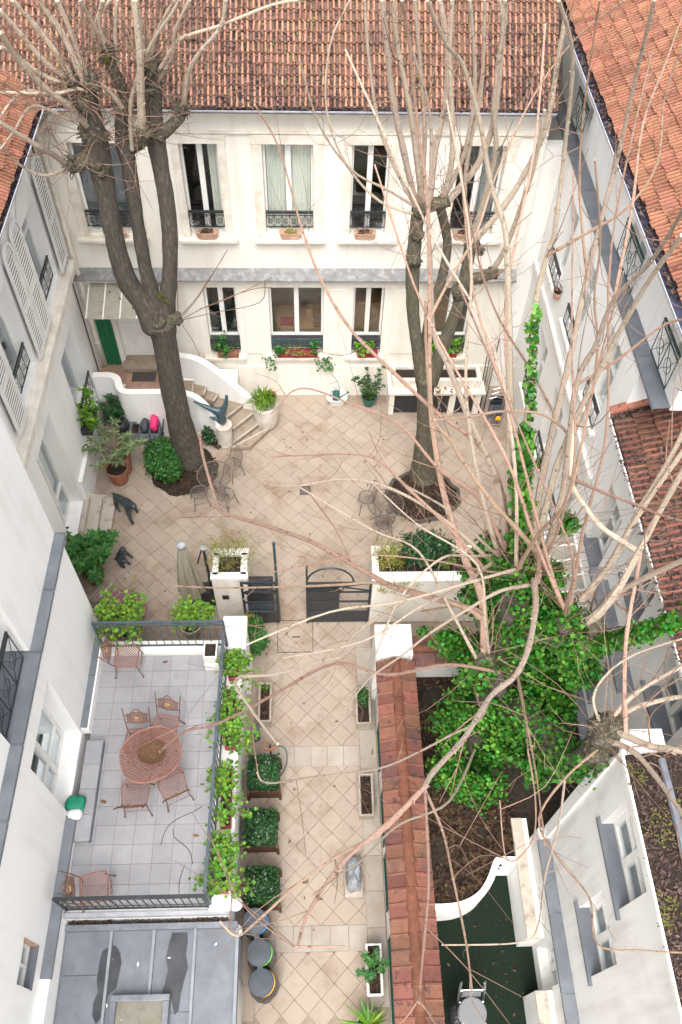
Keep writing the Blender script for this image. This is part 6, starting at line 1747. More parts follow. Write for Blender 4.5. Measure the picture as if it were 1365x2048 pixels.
# hose and caddy
hb = empty('garden_hose', pz(535, 1492), 'orange and green coiled hose beside the first hedge cube', 'hose')
s = MB(); c = pz(540, 1490, .75)
for k in range(3): s.ring(c+Vector((0, 0, -.02*k)), .13+.01*k, .012, 24, 6, (1, 0, 0), (0, .6, .0))
s.build('coil', 'tile_bright', hb)
s = MB(); s.tube(smooth_pts([c+Vector((.1, 0, 0)), c+Vector((.3, -.05, -.1)), c+Vector((.32, -.25, -.3)), c+Vector((.2, -.4, -.6)), c+Vector((.1, -.3, -.72))], 5), .012, 6); s.build('tail', 'green_metal', hb)
MB().bar(c+Vector((0, 0, -.75)), c+Vector((0, 0, 0)), .03).build('stand', 'black_metal', hb)
tag(MB().obox(pz(513, 1465, .3), (.06, .02, 0), (-.03, .14, 0), (0, 0, .12)).build('hose_caddy', 'blue_metal', bev=.02), 'small dark blue caddy standing by the terrace wall', 'caddy')
# spiky plant at the bottom edge
yk = empty('spiky_plant', pz(735, 2045), 'spiky strap leaved green plant at the bottom of the path', 'plant')
c = pz(738, 2052, .35)
pot(yk, Vector((c.x, c.y, 0)), .16, .2, .35, 'trough_stone')
s = MB()
for k in range(34):
    a = 2*pi*k/34+random.random()*.2; el = random.uniform(.15, 1.1); d = Vector((cos(a)*cos(el), sin(a)*cos(el), sin(el))); L_ = random.uniform(.4, .6)
    t = Vector((-sin(a), cos(a), 0))*.02; n = len(s.v); p0 = c+d*.03; p1 = c+d*L_*.5; p2 = c+d*L_+Vector((0, 0, -.08*cos(el)))
    s.v += [p0-t*.7, p0+t*.7, p1-t, p1+t, p2]; s.f += [(n, n+1, n+3, n+2), (n+2, n+3, n+4)]
s.build('blades', 'leaf_bright', yk)
# ================================================================== stacked chairs in the small yard
for k in range(2):
    c = pz(945, 2020, .95); zz = .13*k
    e = empty('bistro_chair', (c.x, c.y, zz), ['lower', 'upper'][k]+' aluminium woven bistro chair of the stack in the small yard', 'chair', 'stacked bistro chairs')
    z = .82+zz; o = Vector((c.x, c.y-.04, 0))
    s = MB(); s.lathe(o+Vector((0, 0, z)), [(.01, 0), (.2, .0), (.225, .01), (.225, .03), (.2, .038), (.01, .035)], 28); s.build('seat', 'aluminium', e)
    if k:
        s = MB()
        for j in range(-7, 8):
            w_ = sqrt(max(0, .215**2-(j*.03)**2)); s.bar(o+Vector((j*.03, -w_, z+.04)), o+Vector((j*.03, w_, z+.04)), .014, .006); s.bar(o+Vector((-w_, j*.03, z+.043)), o+Vector((w_, j*.03, z+.043)), .012, .004)
        s.build('seat_weave', 'aluminium', e)
    for sx in (-1, 1):
        s = MB(); s.tube([o+Vector((sx*.2, .18, z)), o+Vector((sx*.2, .3, z+.25)), o+Vector((sx*.19, .4, z+.45))], .013, 8); s.build('back_post', 'chrome', e)
        for sy in (-1, 1):
            s = MB(); s.tube([o+Vector((sx*.19, sy*.15, z)), o+Vector((sx*.23, sy*.22, zz+.005))], .013, 8); s.build('leg', 'chrome', e)
    s = MB(); s.tube([o+Vector((-.2, .3, z+.25)), o+Vector((.2, .3, z+.25))], .012, 8); s.build('back_rail', 'chrome', e)
    s = MB(); s.obox(o+Vector((0, .26, z+.12)), (.15, 0, 0), (0, .03, .06), (0, .006, -.003)); s.build('back_panel', 'aluminium', e)
bag('dark_cushion', 'dark glossy cushion beside the stacked bistro chairs', pz(915, 2040, .5), .14, .2, .14, 'bag_black', 21)
# scattered leaves on the paving
def pav_leaf():
    while True:
        x, y = random.uniform(-5, 5), random.uniform(1.5, 15.3)
        if y < 8.7 and not (-1.2 < x < 1.2): continue
        return Vector((x, y, .004)), Vector((0, 0, 1))
tag(litter('paving_leaves', 150, pav_leaf, 'dead_leaf', (.05, .12)), 'scattered brown leaves lying on the stone paving', 'leaves')
# ================================================================== trees
def pr(p, w):
    """real radius of something w photo pixels wide at point p"""
    q = R3.transposed() @ (Vector(p)-Vector((0, 0, CAM_H)))
    return w/2*(-q.z)/FPX
def limb(mb, pts, radii, n=16, amp=.10, sub=5, fr=5.0):
    P = smooth_pts(pts, sub); k = len(pts)-1
    Rr = []
    for i in range(len(P)):
        t = i/(len(P)-1)*k; j = min(k-1, int(t)); Rr.append(radii[j]+(radii[j+1]-radii[j])*(t-j))
    b0 = len(mb.v); mb.tube(P, Rr, n)
    for i in range(len(P)):
        for q in range(n):
            v = mb.v[b0+i*n+q]; c = P[i]
            f = 1+amp*noise.noise(v*fr)+amp*.5*noise.noise(v*fr*2.7)
            mb.v[b0+i*n+q] = c+(v-c)*f
def knob(mb, c, r, sd=0):
    nu, nv = 20, 13; n = len(mb.v)
    for j in range(nv):
        t = -pi/2+pi*j/(nv-1)
        for i in range(nu):
            a = 2*pi*i/nu; d = Vector((cos(t)*cos(a), cos(t)*sin(a), sin(t)))
            f = 1+.5*noise.noise(d*2.1+Vector((sd*4.3, 1, 0)))+.45*noise.noise(d*5+Vector((sd, 7, 2)))+.2*noise.noise(d*11)
            mb.v.append(Vector(c)+d*r*f)
    for j in range(nv-1):
        for i in range(nu): mb.f.append((n+j*nu+i, n+j*nu+(i+1) % nu, n+(j+1)*nu+(i+1) % nu, n+(j+1)*nu+i))
def zpath(pix, z0, z1):
    """photo polyline whose height runs from z0 to z1 along its length"""
    L = [0]
    for a, b in zip(pix, pix[1:]): L.append(L[-1]+sqrt((a[0]-b[0])**2+(a[1]-b[1])**2))
    return [pz(u, v, z0+(z1-z0)*L[i]/L[-1]) for i, (u, v) in enumerate(pix)]
def ypath(pix, y0, y1):
    return [py(u, v, y0+(y1-y0)*i/(len(pix)-1)) for i, (u, v) in enumerate(pix)]
def wiggle(P, amp):
    out = [P[0]]
    for i in range(1, len(P)-1): out.append(P[i]+rdir()*amp)
    return out+[P[-1]]
def shoot(tree, pts, w0, w1, matn, sub=5, twigs=2, tw=None, wk=1.0):
    """one long unbranched shoot: w0, w1 photo-pixel widths at base and tip"""
    P = smooth_pts(pts, sub); N_ = len(P); s = MB()
    w0, w1 = w0*wk, w1*wk
    r0, r1 = pr(P[0], w0), pr(P[-1], w1)
    r1 = min(r1, r0*.8)
    Rr = [(r0-r1)*(1-i/(N_-1))**1.5+r1 for i in range(N_)]
    Rr = [min(r, pr(q_, max(w0, w1))) for r, q_ in zip(Rr, P)]
    # node swellings
    Rr = [r*(1.12 if i % 4 == 2 else .97) for i, r in enumerate(Rr)]
    s.tube(P, Rr, 7)
    bud = MB()
    for i in range(1, N_-1):
        if random.random() < .7:
            d = rdir(); c = P[i].lerp(P[i+1], random.random())+d*Rr[i]*.8
            s.tube([c, c+d*Rr[i]*.9+(P[i+1]-P[i]).normalized()*Rr[i]*.8], [max(.004, Rr[i]*.38), .001], 4)
    o = s.build('branch', matn, tree)
    if tw is not None:
        for _ in range(twigs):
            i = random.randrange(N_//3, N_-1); d = (P[i+1]-P[i]).normalized() if i+1 < N_ else Vector((0, 0, 1))
            side = (rdir()+Vector((0, 0, .35))).normalized(); L_ = random.uniform(.4, 1.3)
            p0 = P[i]; p1 = p0+(d*.5+side*.8)*L_*.4+rdir()*.05; p2 = p1+(d*.7+side*.5+Vector((0, 0, .25)))*L_*.5+rdir()*.1
            rr = max(.004, Rr[i]*.28); tw.tube(smooth_pts([p0, p1, p2], 3), [rr*(1-.1*k) for k in range(7)], 5)
            if random.random() < .5:
                p3 = p1+(side+rdir()*.6)*L_*.35; tw.tube([p1, p3], [rr*.7, rr*.35], 4)
    return o
def tangle(tw, c, n, L=(.5, 1.6), r=.007, up=.4, spread=1.0, mid=.15):
    for _ in range(n):
        d = (rdir()*spread+Vector((0, 0, up))).normalized(); l = random.uniform(*L); p = Vector(c)+rdir()*.12; pts = [p]
        for k in range(5):
            d = (d+rdir()*mid*1.6+Vector((0, 0, .05))).normalized(); p = p+d*l/5; pts.append(p)
            if k in (1, 2, 3) and random.random() < .5:
                d2 = (d+rdir()*.9).normalized(); tw.tube([p, p+d2*l*.18, p+d2*l*.3+rdir()*.05], [r*.6, r*.45, r*.3], 4)
        tw.tube(pts, [r*(1-.13*k) for k in range(6)], 5)
# ------------------------------------------------------------------ left pollard
t1 = empty('pollard_tree', (-3.05, 13.5, 0), 'dark three stemmed pollard tree standing at the left by the stair', 'tree', 'bare pollard trees')
def YL(lst, y0, y1): 
    P = ypath([(u, v) for u, v, w in lst], y0, y1); return P, [pr(p, w) for p, (u, v, w) in zip(P, lst)]
s = MB(); P, Q = YL([(383, 925, 74), (370, 885, 54), (357, 830, 49), (345, 775, 48), (336, 720, 47), (329, 675, 50), (322, 640, 66)], 13.45, 13.45)
limb(s, P, Q, 20, .07); s.build('trunk', 'bark', t1, smooth=True)
for lst, y0, y1 in (([(312, 650, 60), (290, 610, 44), (262, 575, 40), (243, 530, 40), (228, 470, 38), (215, 400, 40), (203, 340, 46), (190, 280, 52), (180, 225, 46), (172, 180, 40)], 13.45, 13.2),
                    ([(318, 640, 40), (306, 590, 30), (292, 540, 27), (283, 490, 27), (273, 430, 27), (264, 370, 30), (257, 325, 32), (248, 285, 34), (246, 245, 30), (252, 190, 28)], 13.5, 13.5),
                    ([(326, 640, 44), (336, 590, 34), (340, 540, 30), (340, 470, 32), (333, 400, 33), (322, 335, 34), (313, 285, 38), (309, 235, 34), (306, 180, 36), (300, 125, 30)], 13.5, 13.75)):
    s = MB(); P, Q = YL(lst, y0, y1); limb(s, P, Q, 16, .09); s.build('limb', 'bark', t1, smooth=True)
for lst, y0, y1 in (([(200, 325, 36), (178, 318, 32), (158, 326, 30), (138, 334, 26)], 13.2, 13.1), ([(318, 275, 26), (340, 255, 24), (358, 236, 22), (368, 212, 22)], 13.6, 13.6), ([(257, 300, 24), (275, 288, 26), (290, 276, 28)], 13.5, 13.3), ([(330, 645, 40), (348, 637, 30), (358, 640, 26)], 13.45, 13.4), ([(180, 230, 40), (160, 200, 36), (140, 160, 32)], 13.2, 13.0), ([(252, 195, 26), (236, 160, 24), (215, 110, 22)], 13.5, 13.4)):
    s = MB(); P, Q = YL(lst, y0, y1); limb(s, P, Q, 12, .2, fr=9); s.build('stub', 'bark_knob', t1, smooth=True)
for k, (u, v, w, y) in enumerate(((150, 328, 34, 13.1), (188, 265, 62, 13.2), (165, 195, 58, 13.05), (178, 165, 50, 13.1), (246, 215, 46, 13.5), (300, 130, 50, 13.7), (214, 105, 36, 13.4), (366, 214, 26, 13.6), (287, 268, 38, 13.3), (306, 175, 44, 13.7), (142, 160, 40, 13.0), (356, 640, 24, 13.4), (320, 640, 60, 13.45), (200, 335, 46, 13.2))):
    c = py(u, v, y); s = MB(); knob(s, c, pr(c, w)*.8, k); s.build('burr', 'bark_knob', t1, smooth=True)
sp_ = MB()
for (u, v, w, y) in ((150, 328, 34, 13.1), (188, 265, 62, 13.2), (165, 195, 58, 13.05), (178, 165, 50, 13.1), (246, 215, 46, 13.5), (300, 130, 50, 13.7), (214, 105, 36, 13.4), (366, 214, 26, 13.6), (287, 268, 38, 13.3), (306, 175, 44, 13.7), (142, 160, 40, 13.0)):
    c = py(u, v, y); r_ = pr(c, w)*.8
    for _ in range(26):
        d = rdir(); l_ = random.uniform(.04, .2); sp_.tube([c+d*r_*.9, c+d*(r_+l_*.6)+rdir()*.02, c+d*(r_+l_)+rdir()*.05], [random.uniform(.012, .03), .012, .006], 5)
sp_.build('spurs', 'bark_knob', t1, kind='stuff')
mo = MB()
for (u, v, w, y) in ((333, 600, 22, 13.35), (322, 590, 14, 13.3), (215, 120, 26, 13.3), (150, 180, 30, 12.95), (275, 95, 24, 13.6), (178, 260, 26, 13.1)):
    c = py(u, v, y)
    for _ in range(160): mo.leaf(c+rdir()*pr(c, w)*random.random(), rdir(), rdir(0, 1), .03, .02)
mo.build('moss', 'moss', t1, kind='stuff')
tw = MB()
S1 = [([(185, 262), (145, 215), (90, 180), (40, 125), (0, 65)], 13.2, 12.0, 16, 11, 'shoot_tan'), ([(138, 332), (110, 312), (75, 290), (0, 245)], 13.1, 12.4, 13, 10, 'shoot_tan'),
      ([(285, 262), (284, 190), (280, 110), (270, 0)], 13.3, 13.0, 17, 14, 'shoot_tan'), ([(300, 130), (288, 80), (274, 30), (268, -10)], 13.7, 13.4, 15, 13, 'shoot_tan'),
      ([(368, 210), (378, 150), (400, 100), (440, 50), (452, 0)], 13.6, 13.4, 11, 8, 'shoot_tan'), ([(305, 160), (330, 115), (360, 75), (440, 55), (540, 15), (600, 0)], 13.7, 13.4, 9, 5, 'shoot_tan'),
      ([(160, 180), (120, 110), (70, 50), (25, 0)], 13.0, 12.6, 14, 10, 'shoot_tan'), ([(170, 170), (130, 80), (90, 20), (75, -10)], 13.0, 12.7, 14, 10, 'shoot_tan'), ([(175, 165), (145, 80), (115, 0)], 13.1, 12.8, 13, 10, 'shoot_tan'),
      ([(142, 160), (90, 120), (40, 70), (0, 20)], 13.0, 12.5, 13, 9, 'shoot_tan'), ([(140, 170), (80, 150), (30, 110), (0, 95)], 13.0, 12.4, 11, 8, 'shoot_tan'), ([(214, 100), (200, 50), (205, 0)], 13.4, 13.2, 12, 9, 'shoot_tan'),
      ([(214, 100), (185, 45), (160, 0)], 13.4, 13.1, 10, 8, 'shoot_tan'), ([(190, 80), (192, 40), (225, -5)], 13.4, 13.2, 9, 7, 'shoot_tan'), ([(246, 210), (240, 140), (230, 60), (235, 0)], 13.5, 13.4, 10, 8, 'shoot_tan'),
      ([(300, 120), (320, 60), (350, 0)], 13.7, 13.5, 9, 7, 'shoot_tan'), ([(306, 175), (340, 120), (350, 60), (380, 0)], 13.7, 13.4, 10, 7, 'shoot_tan'), ([(130, 340), (90, 350), (40, 330), (0, 290)], 13.1, 12.6, 8, 5, 'shoot_tan'),
      ([(95, 190), (60, 180), (30, 200), (0, 235)], 13.0, 12.5, 8, 5, 'shoot_tan'), ([(180, 185), (150, 178), (110, 190), (0, 185)], 13.0, 12.6, 8, 6, 'shoot_tan'), ([(246, 215), (200, 165), (165, 185), (150, 180)], 13.3, 12.9, 9, 6, 'shoot_tan'),
      ([(265, 300), (262, 220), (275, 150), (300, 90), (340, 30), (360, 0)], 13.3, 13.0, 9, 6, 'shoot_tan'), ([(140, 240), (70, 215), (30, 260), (0, 300)], 13.0, 12.5, 8, 4, 'shoot_tan')]
for pix, y0, y1, w0, w1, mt_ in S1: shoot(t1, wiggle(ypath(pix, y0, y1), .03), w0, w1, mt_, twigs=4, tw=tw)
for (u, v, y, n_) in ((165, 190, 13.0, 26), (188, 265, 13.2, 18), (246, 215, 13.5, 16), (300, 130, 13.7, 22), (214, 105, 13.4, 18), (142, 160, 13, 20), (366, 214, 13.6, 10), (287, 268, 13.3, 10), (150, 330, 13.1, 10)):
    tangle(tw, py(u, v, y), int(n_*1.7), (.4, 2.0), .007, .6)
for tgt in (((545, 555), (450, 600), (400, 618)), ((455, 500), (400, 590), (365, 632)), ((530, 560), (520, 605), (430, 625), (365, 640)), ((355, 560), (356, 600), (357, 630)), ((400, 712), (385, 680), (365, 650)), ((545, 575), (500, 580), (420, 610), (362, 640)), ((430, 540), (390, 600), (360, 632))):
    tw.tube(smooth_pts(ypath(list(reversed(tgt)), 13.4, 12.9), 4), .008, 5)
tw.build('twigs', 'twig', t1, kind='stuff')
# ------------------------------------------------------------------ middle pollard
t2 = empty('pollard_tree', (2.84, 12.86, 0), 'dark forked pollard tree standing in the middle round bed', 'tree', 'bare pollard trees')
s = MB(); P, Q = YL([(846, 958, 66), (847, 925, 44), (849, 860, 31), (851, 800, 32), (852, 750, 42)], 12.86, 12.86); limb(s, P, Q, 18, .06); s.build('trunk', 'bark_light', t2, smooth=True)
for lst, y0, y1 in (([(846, 760, 32), (836, 700, 25), (828, 640, 25), (825, 580, 27), (827, 520, 29), (832, 465, 26), (838, 420, 30)], 12.86, 12.8),
                    ([(862, 765, 30), (882, 705, 27), (899, 660, 25), (914, 620, 24), (925, 580, 24), (933, 540, 22), (940, 500, 26)], 12.8, 12.7),
                    ([(853, 760, 24), (850, 690, 18), (862, 620, 18), (880, 570, 19), (890, 530, 19), (895, 480, 18), (880, 410, 20)], 13.0, 13.2)):
    s = MB(); P, Q = YL(lst, y0, y1); limb(s, P, Q, 14, .09); s.build('limb', 'bark_light', t2, smooth=True)
for lst in ([(930, 565, 24), (950, 558, 24), (970, 552, 22), (988, 545, 22)], [(835, 425, 28), (858, 412, 26), (885, 405, 26), (900, 402, 22)], [(920, 590, 30), (915, 575, 26)]):
    s = MB(); P, Q = YL(lst, 12.75, 12.7); limb(s, P, Q, 12, .2, fr=9); s.build('stub', 'bark_knob', t2, smooth=True)
for k, (u, v, w) in enumerate(((842, 420, 40), (885, 405, 32), (944, 492, 40), (986, 546, 30), (828, 520, 40), (916, 580, 34), (835, 470, 34), (960, 500, 26))):
    c = py(u, v, 12.72); s = MB(); knob(s, c, pr(c, w)*.75, 20+k); s.build('burr', 'bark_knob', t2, smooth=True)
tw = MB()
S2 = [([(835, 425), (815, 330), (790, 200), (778, 100), (765, 0)], 14, 12), ([(845, 420), (832, 330), (815, 200), (800, 100), (785, 0)], 14, 11), ([(860, 405), (868, 300), (890, 200), (896, 100), (880, 0)], 13, 11),
      ([(885, 400), (900, 330), (908, 240), (900, 120), (905, 0)], 13, 10), ([(900, 400), (955, 330), (985, 240), (1000, 120), (1012, 0)], 15, 11), ([(945, 485), (1000, 420), (1050, 350), (1090, 260), (1112, 160), (1130, 40)], 14, 10),
      ([(940, 485), (970, 400), (992, 300), (990, 200), (1005, 60), (1000, 0)], 13, 9), ([(986, 542), (1012, 500), (1042, 420), (1072, 330), (1090, 220)], 12, 8), ([(838, 420), (850, 300), (842, 160), (830, 0)], 11, 8),
      ([(885, 400), (930, 300), (950, 160), (940, 0)], 11, 8), ([(945, 490), (930, 400), (940, 300), (960, 180), (970, 0)], 11, 8), ([(840, 425), (800, 360), (760, 250), (740, 120), (730, 0)], 9, 6), ([(842, 420), (780, 380), (700, 340), (640, 250), (600, 120)], 6, 4),
      ([(838, 430), (760, 400), (690, 330), (650, 220), (660, 90), (700, 0)], 6, 4)]
for i, (pix, w0, w1) in enumerate(S2): shoot(t2, wiggle(ypath(pix, 12.75, 12.3+.2*(i % 3)), .03), w0, w1, 'shoot_tan', twigs=4, tw=tw)
for (u, v, n_) in ((842, 420, 12), (885, 405, 10), (944, 490, 12), (986, 546, 10), (828, 520, 6)): tangle(tw, py(u, v, 12.7), n_, (.4, 1.5), .007, .7)
tw.build('twigs', 'twig', t2, kind='stuff')
# ------------------------------------------------------------------ ivy tree in the foreground
t3 = empty('ivy_tree', (3.05, 5.0, .86), 'ivy clad pollard tree with long pale shoots rising from the garden bed', 'tree')
def Z3(lst): return [pz(u, v, z) for u, v, z in lst]
s = MB(); limb(s, [(3.05, 5.0, .8), (2.98, 5.1, 2), (2.95, 5.4, 3.6), (3.02, 5.75, 5.0), (2.95, 6.0, 6.1)], [.42, .34, .31, .29, .26], 18, .1, fr=3); s.build('trunk', 'bark', t3, smooth=True)
HA, HB, HS = pz(1040, 1140, 6.5), pz(1135, 1245, 6.2), pz(1210, 1465, 6.0)
for pts, rr in (([(3.0, 5.7, 4.9), (3.2, 5.6, 5.6), HB], [.24, .2, .2]), ([(3.0, 5.3, 3.6), (3.25, 4.7, 4.6), pz(1150, 1520, 5.2), HS], [.2, .17, .15, .17]), ([HB, pz(1180, 1290, 5.9), pz(1260, 1272, 6.3), pz(1340, 1240, 6.7), pz(1420, 1210, 7.1)], [.15, .1, .09, .08, .07]), ([pz(1000, 1380, 4.4), pz(985, 1340, 5.0), pz(972, 1325, 5.4)], [.14, .13, .14])):
    s = MB(); limb(s, pts, rr, 14, .14, fr=5); s.build('limb', 'bark', t3, smooth=True)
for k, (c, r) in enumerate(((HA, .17), (HB, .18), (HS, .22), (pz(1225, 1455, 6.15), .18), (pz(1000, 1120, 6.4), .14), (pz(1075, 1150, 6.5), .14), (pz(1185, 1250, 6.2), .16), (pz(970, 1322, 5.5), .16), (pz(1195, 1500, 5.8), .17))):
    s = MB(); knob(s, c, r, 40+k); s.build('burr', 'bark_knob', t3, smooth=True)
tw = MB()
S3 = [ # (pixels, z0, z1, w0, w1, material)
 ([(1040, 1110), (1020, 1000), (1018, 812), (1018, 612), (1013, 470), (983, 375), (955, 240), (928, 125), (893, 85), (855, 0)], 6.6, 13.2, 30, 13, 'shoot_tan'),
 ([(1042, 1105), (1050, 907), (1063, 762), (1068, 612), (1093, 512), (1108, 460), (1133, 300), (1142, 120), (1118, 0)], 6.6, 13.4, 26, 14, 'shoot_tan'),
 ([(1015, 1100), (993, 962), (938, 832), (898, 727), (868, 662), (860, 512), (855, 450), (863, 240), (818, 90), (803, 0)], 6.5, 13.0, 26, 10, 'shoot_tan'),
 ([(970, 1325), (962, 1198), (931, 1120), (893, 1006), (868, 890), (862, 780), (858, 640), (853, 420), (835, 250), (818, 80), (805, 0)], 5.5, 13.2, 30, 11, 'shoot_red'),
 ([(1085, 1130), (1120, 1020), (1135, 937), (1150, 772), (1190, 690), (1228, 600), (1300, 520), (1380, 400)], 6.6, 12.6, 26, 16, 'shoot_tan'),
 ([(1060, 1110), (1085, 960), (1110, 830), (1145, 700), (1175, 560), (1210, 420), (1240, 300), (1275, 150), (1310, 0)], 6.6, 13.2, 28, 14, 'shoot_tan'),
 ([(1070, 1110), (1105, 960), (1150, 850), (1220, 700), (1290, 570), (1365, 470)], 6.5, 12.2, 26, 17, 'shoot_tan'),
 ([(1163, 1200), (1223, 1124), (1278, 1024), (1330, 930), (1390, 820)], 6.3, 9.2, 24, 18, 'shoot_tan'),
 ([(1140, 1245), (1183, 1235), (1234, 1181), (1279, 1108), (1322, 1020), (1390, 900)], 6.2, 9.6, 34, 20, 'shoot_tan'),
 ([(1169, 1197), (1205, 1145), (1242, 1090), (1301, 998), (1390, 870)], 6.3, 9.0, 22, 16, 'shoot_tan'),
 ([(1190, 1235), (1234, 1186), (1295, 1157), (1390, 1110)], 6.2, 8.6, 24, 20, 'shoot_tan'),
 ([(1050, 1390), (1100, 1330), (1150, 1275), (1190, 1235), (1240, 1175)], 3.9, 6.5, 46, 36, 'shoot_tan'),
 ([(1075, 1165), (1075, 1115), (1040, 1062), (990, 1012), (943, 949), (899, 880), (868, 835), (850, 700), (852, 600)], 6.7, 11.2, 22, 10, 'shoot_red'),
 ([(1068, 1160), (1074, 1210), (1058, 1290), (1035, 1349), (983, 1394), (928, 1474), (868, 1548), (850, 1575)], 6.7, 10.4, 22, 18, 'shoot_tan'),
 ([(850, 1575), (780, 1640), (690, 1730), (620, 1820), (592, 1885), (600, 1893), (690, 1893)], None, 11.6, 18, 6, 'shoot_red'),
 ([(850, 1572), (770, 1655), (690, 1700), (600, 1760), (520, 1840), (475, 1872), (440, 1842)], None, 11.4, 12, 7, 'shoot_red'),
 ([(850, 1575), (856, 1660), (856, 1780), (850, 1900), (836, 1990), (838, 2012), (862, 2030)], None, 11.4, 10, 7, 'shoot_red'),
 ([(852, 1578), (882, 1660), (908, 1760), (930, 1880), (945, 1985)], None, 11.2, 10, 7, 'shoot_red'),
 ([(1037, 1352), (1050, 1420), (1065, 1490), (1078, 1570), (1090, 1690)], None, 9.6, 10, 5, 'shoot_red'),
 ([(1035, 1352), (1046, 1410), (1055, 1470), (1056, 1500)], None, 9.2, 8, 4, 'shoot_red'),
 ([(960, 1235), (935, 1215), (850, 1190), (760, 1168), (690, 1168), (600, 1176), (450, 1176), (352, 1172)], 6.2, 10.0, 20, 5, 'shoot_red'),
 ([(965, 1225), (900, 1205), (800, 1175), (740, 1150), (640, 1092), (560, 1062), (480, 1040), (440, 1023), (430, 997), (411, 919), (399, 865)], 6.2, 10.8, 22, 9, 'shoot_red'),
 ([(968, 1235), (935, 1215), (843, 1191), (783, 1219), (713, 1269), (683, 1309), (645, 1324), (550, 1345), (477, 1356), (500, 1414), (556, 1488)], 6.0, 9.8, 18, 10, 'shoot_tan'),
 ([(1068, 1169), (1003, 1184), (933, 1219), (863, 1264), (800, 1310), (740, 1360), (690, 1420)], 6.6, 9.0, 14, 5, 'shoot_tan'),
 ([(1000, 1345), (900, 1330), (780, 1350), (670, 1326), (550, 1384), (490, 1424), (420, 1449), (372, 1466), (320, 1504)], 5.5, 9.4, 12, 9, 'shoot_red'),
 ([(1280, 1106), (1242, 1082), (1204, 1052), (1167, 1012), (1140, 955), (1150, 840)], 7.3, 9.2, 22, 14, 'shoot_tan'),
 ([(1252, 1468), (1247, 1353), (1258, 1259), (1277, 1138), (1282, 1104)], 6.3, 7.4, 16, 16, 'shoot_red'),
 ([(1220, 1455), (1290, 1490), (1340, 1500), (1390, 1505)], 6.1, 7.0, 26, 22, 'shoot_tan'),
 ([(1212, 1480), (1260, 1500), (1310, 1550), (1380, 1650)], 6.0, 7.4, 22, 17, 'shoot_tan'),
 ([(1215, 1450), (1260, 1400), (1310, 1360), (1390, 1320)], 6.1, 7.6, 18, 14, 'shoot_tan'),
 ([(1220, 1440), (1280, 1415), (1340, 1395), (1395, 1390)], 6.1, 7.3, 20, 15, 'shoot_tan'),
 ([(1205, 1455), (1190, 1400), (1215, 1350), (1270, 1310), (1390, 1270)], 6.1, 8.0, 10, 7, 'shoot_tan'),
 ([(970, 1140), (900, 1060), (820, 980), (760, 920), (700, 905), (560, 912), (540, 915)], 6.4, 10.3, 14, 5, 'shoot_red'),
 ([(980, 1120), (880, 1030), (780, 975), (690, 960), (600, 968), (535, 970)], 6.4, 10.0, 14, 5, 'shoot_tan'),
 ([(1010, 1100), (960, 1000), (880, 940), (800, 850), (700, 810), (600, 780), (540, 830)], 6.5, 10.8, 16, 5, 'shoot_red'),
 ([(1030, 1090), (980, 920), (870, 820), (780, 740), (700, 660), (640, 560), (600, 440), (560, 300), (510, 210)], 6.5, 12.2, 18, 6, 'shoot_red'),
 ([(1085, 1125), (1130, 960), (1140, 880), (1090, 830), (1010, 820), (940, 835), (870, 840)], 6.5, 10.4, 14, 8, 'shoot_red'),
 ([(1138, 955), (1200, 985), (1270, 1005), (1330, 1030), (1400, 1050)], None, 10.0, 14, 8, 'shoot_red'),
 ([(1140, 880), (1180, 800), (1195, 700), (1190, 600), (1200, 480), (1190, 320)], None, 12.6, 12, 7, 'shoot_red'),
 ([(1110, 830), (1060, 740), (1000, 640), (960, 540), (930, 400), (900, 250)], None, 12.4, 10, 6, 'shoot_red'),
 ([(1150, 772), (1230, 720), (1330, 650), (1400, 640)], None, 10.8, 10, 8, 'shoot_red'),
 ([(1093, 512), (1170, 470), (1250, 420), (1310, 330), (1330, 200), (1365, 90)], None, 12.9, 12, 7, 'shoot_red'),
 ([(1175, 560), (1160, 400), (1165, 260), (1190, 80), (1200, 0)], None, 13.4, 10, 6, 'shoot_red'),
 ([(860, 640), (900, 560), (950, 470), (990, 350), (1060, 200), (1150, 80), (1250, 0)], None, 13.0, 12, 6, 'shoot_red'),
 ([(1228, 600), (1260, 420), (1290, 250), (1330, 120), (1365, 30)], None, 12.9, 12, 7, 'shoot_red'),
 ([(985, 1380), (960, 1440), (900, 1470), (840, 1500), (760, 1540), (640, 1550), (540, 1570), (515, 1545)], 4.3, 9.4, 9, 6, 'shoot_tan'),
 ([(950, 1500), (900, 1600), (800, 1650), (720, 1720), (650, 1760)], 3.2, 9.0, 9, 6, 'shoot_tan'),
 ([(1195, 1500), (1130, 1560), (1080, 1640), (1120, 1720), (1180, 1800), (1195, 1890), (1290, 1900), (1365, 1905)], 6.0, 8.2, 9, 6, 'shoot_red'),
 ([(1130, 1560), (1120, 1650), (1095, 1750), (1070, 1860), (1035, 1885), (885, 1890)], None, 8.6, 8, 5, 'shoot_tan'),
 ([(1060, 1500), (1075, 1600), (1060, 1680), (1020, 1720), (1000, 1600)], None, 8.0, 6, 4, 'shoot_red'),
]
PLACED = []
def zat(u, v):
    """height and photo position of the nearest shoot already placed"""
    best = None
    for pix, zs in PLACED:
        for i in range(len(pix)-1):
            (a, b), (c, d) = pix[i], pix[i+1]; L2 = (c-a)**2+(d-b)**2
            q = max(0, min(1, ((u-a)*(c-a)+(v-b)*(d-b))/L2)); x, y = a+(c-a)*q, b+(d-b)*q
            e = (x-u)**2+(y-v)**2
            if best is None or e < best[0]: best = (e, x, y, zs[i]+(zs[i+1]-zs[i])*q)
    return best
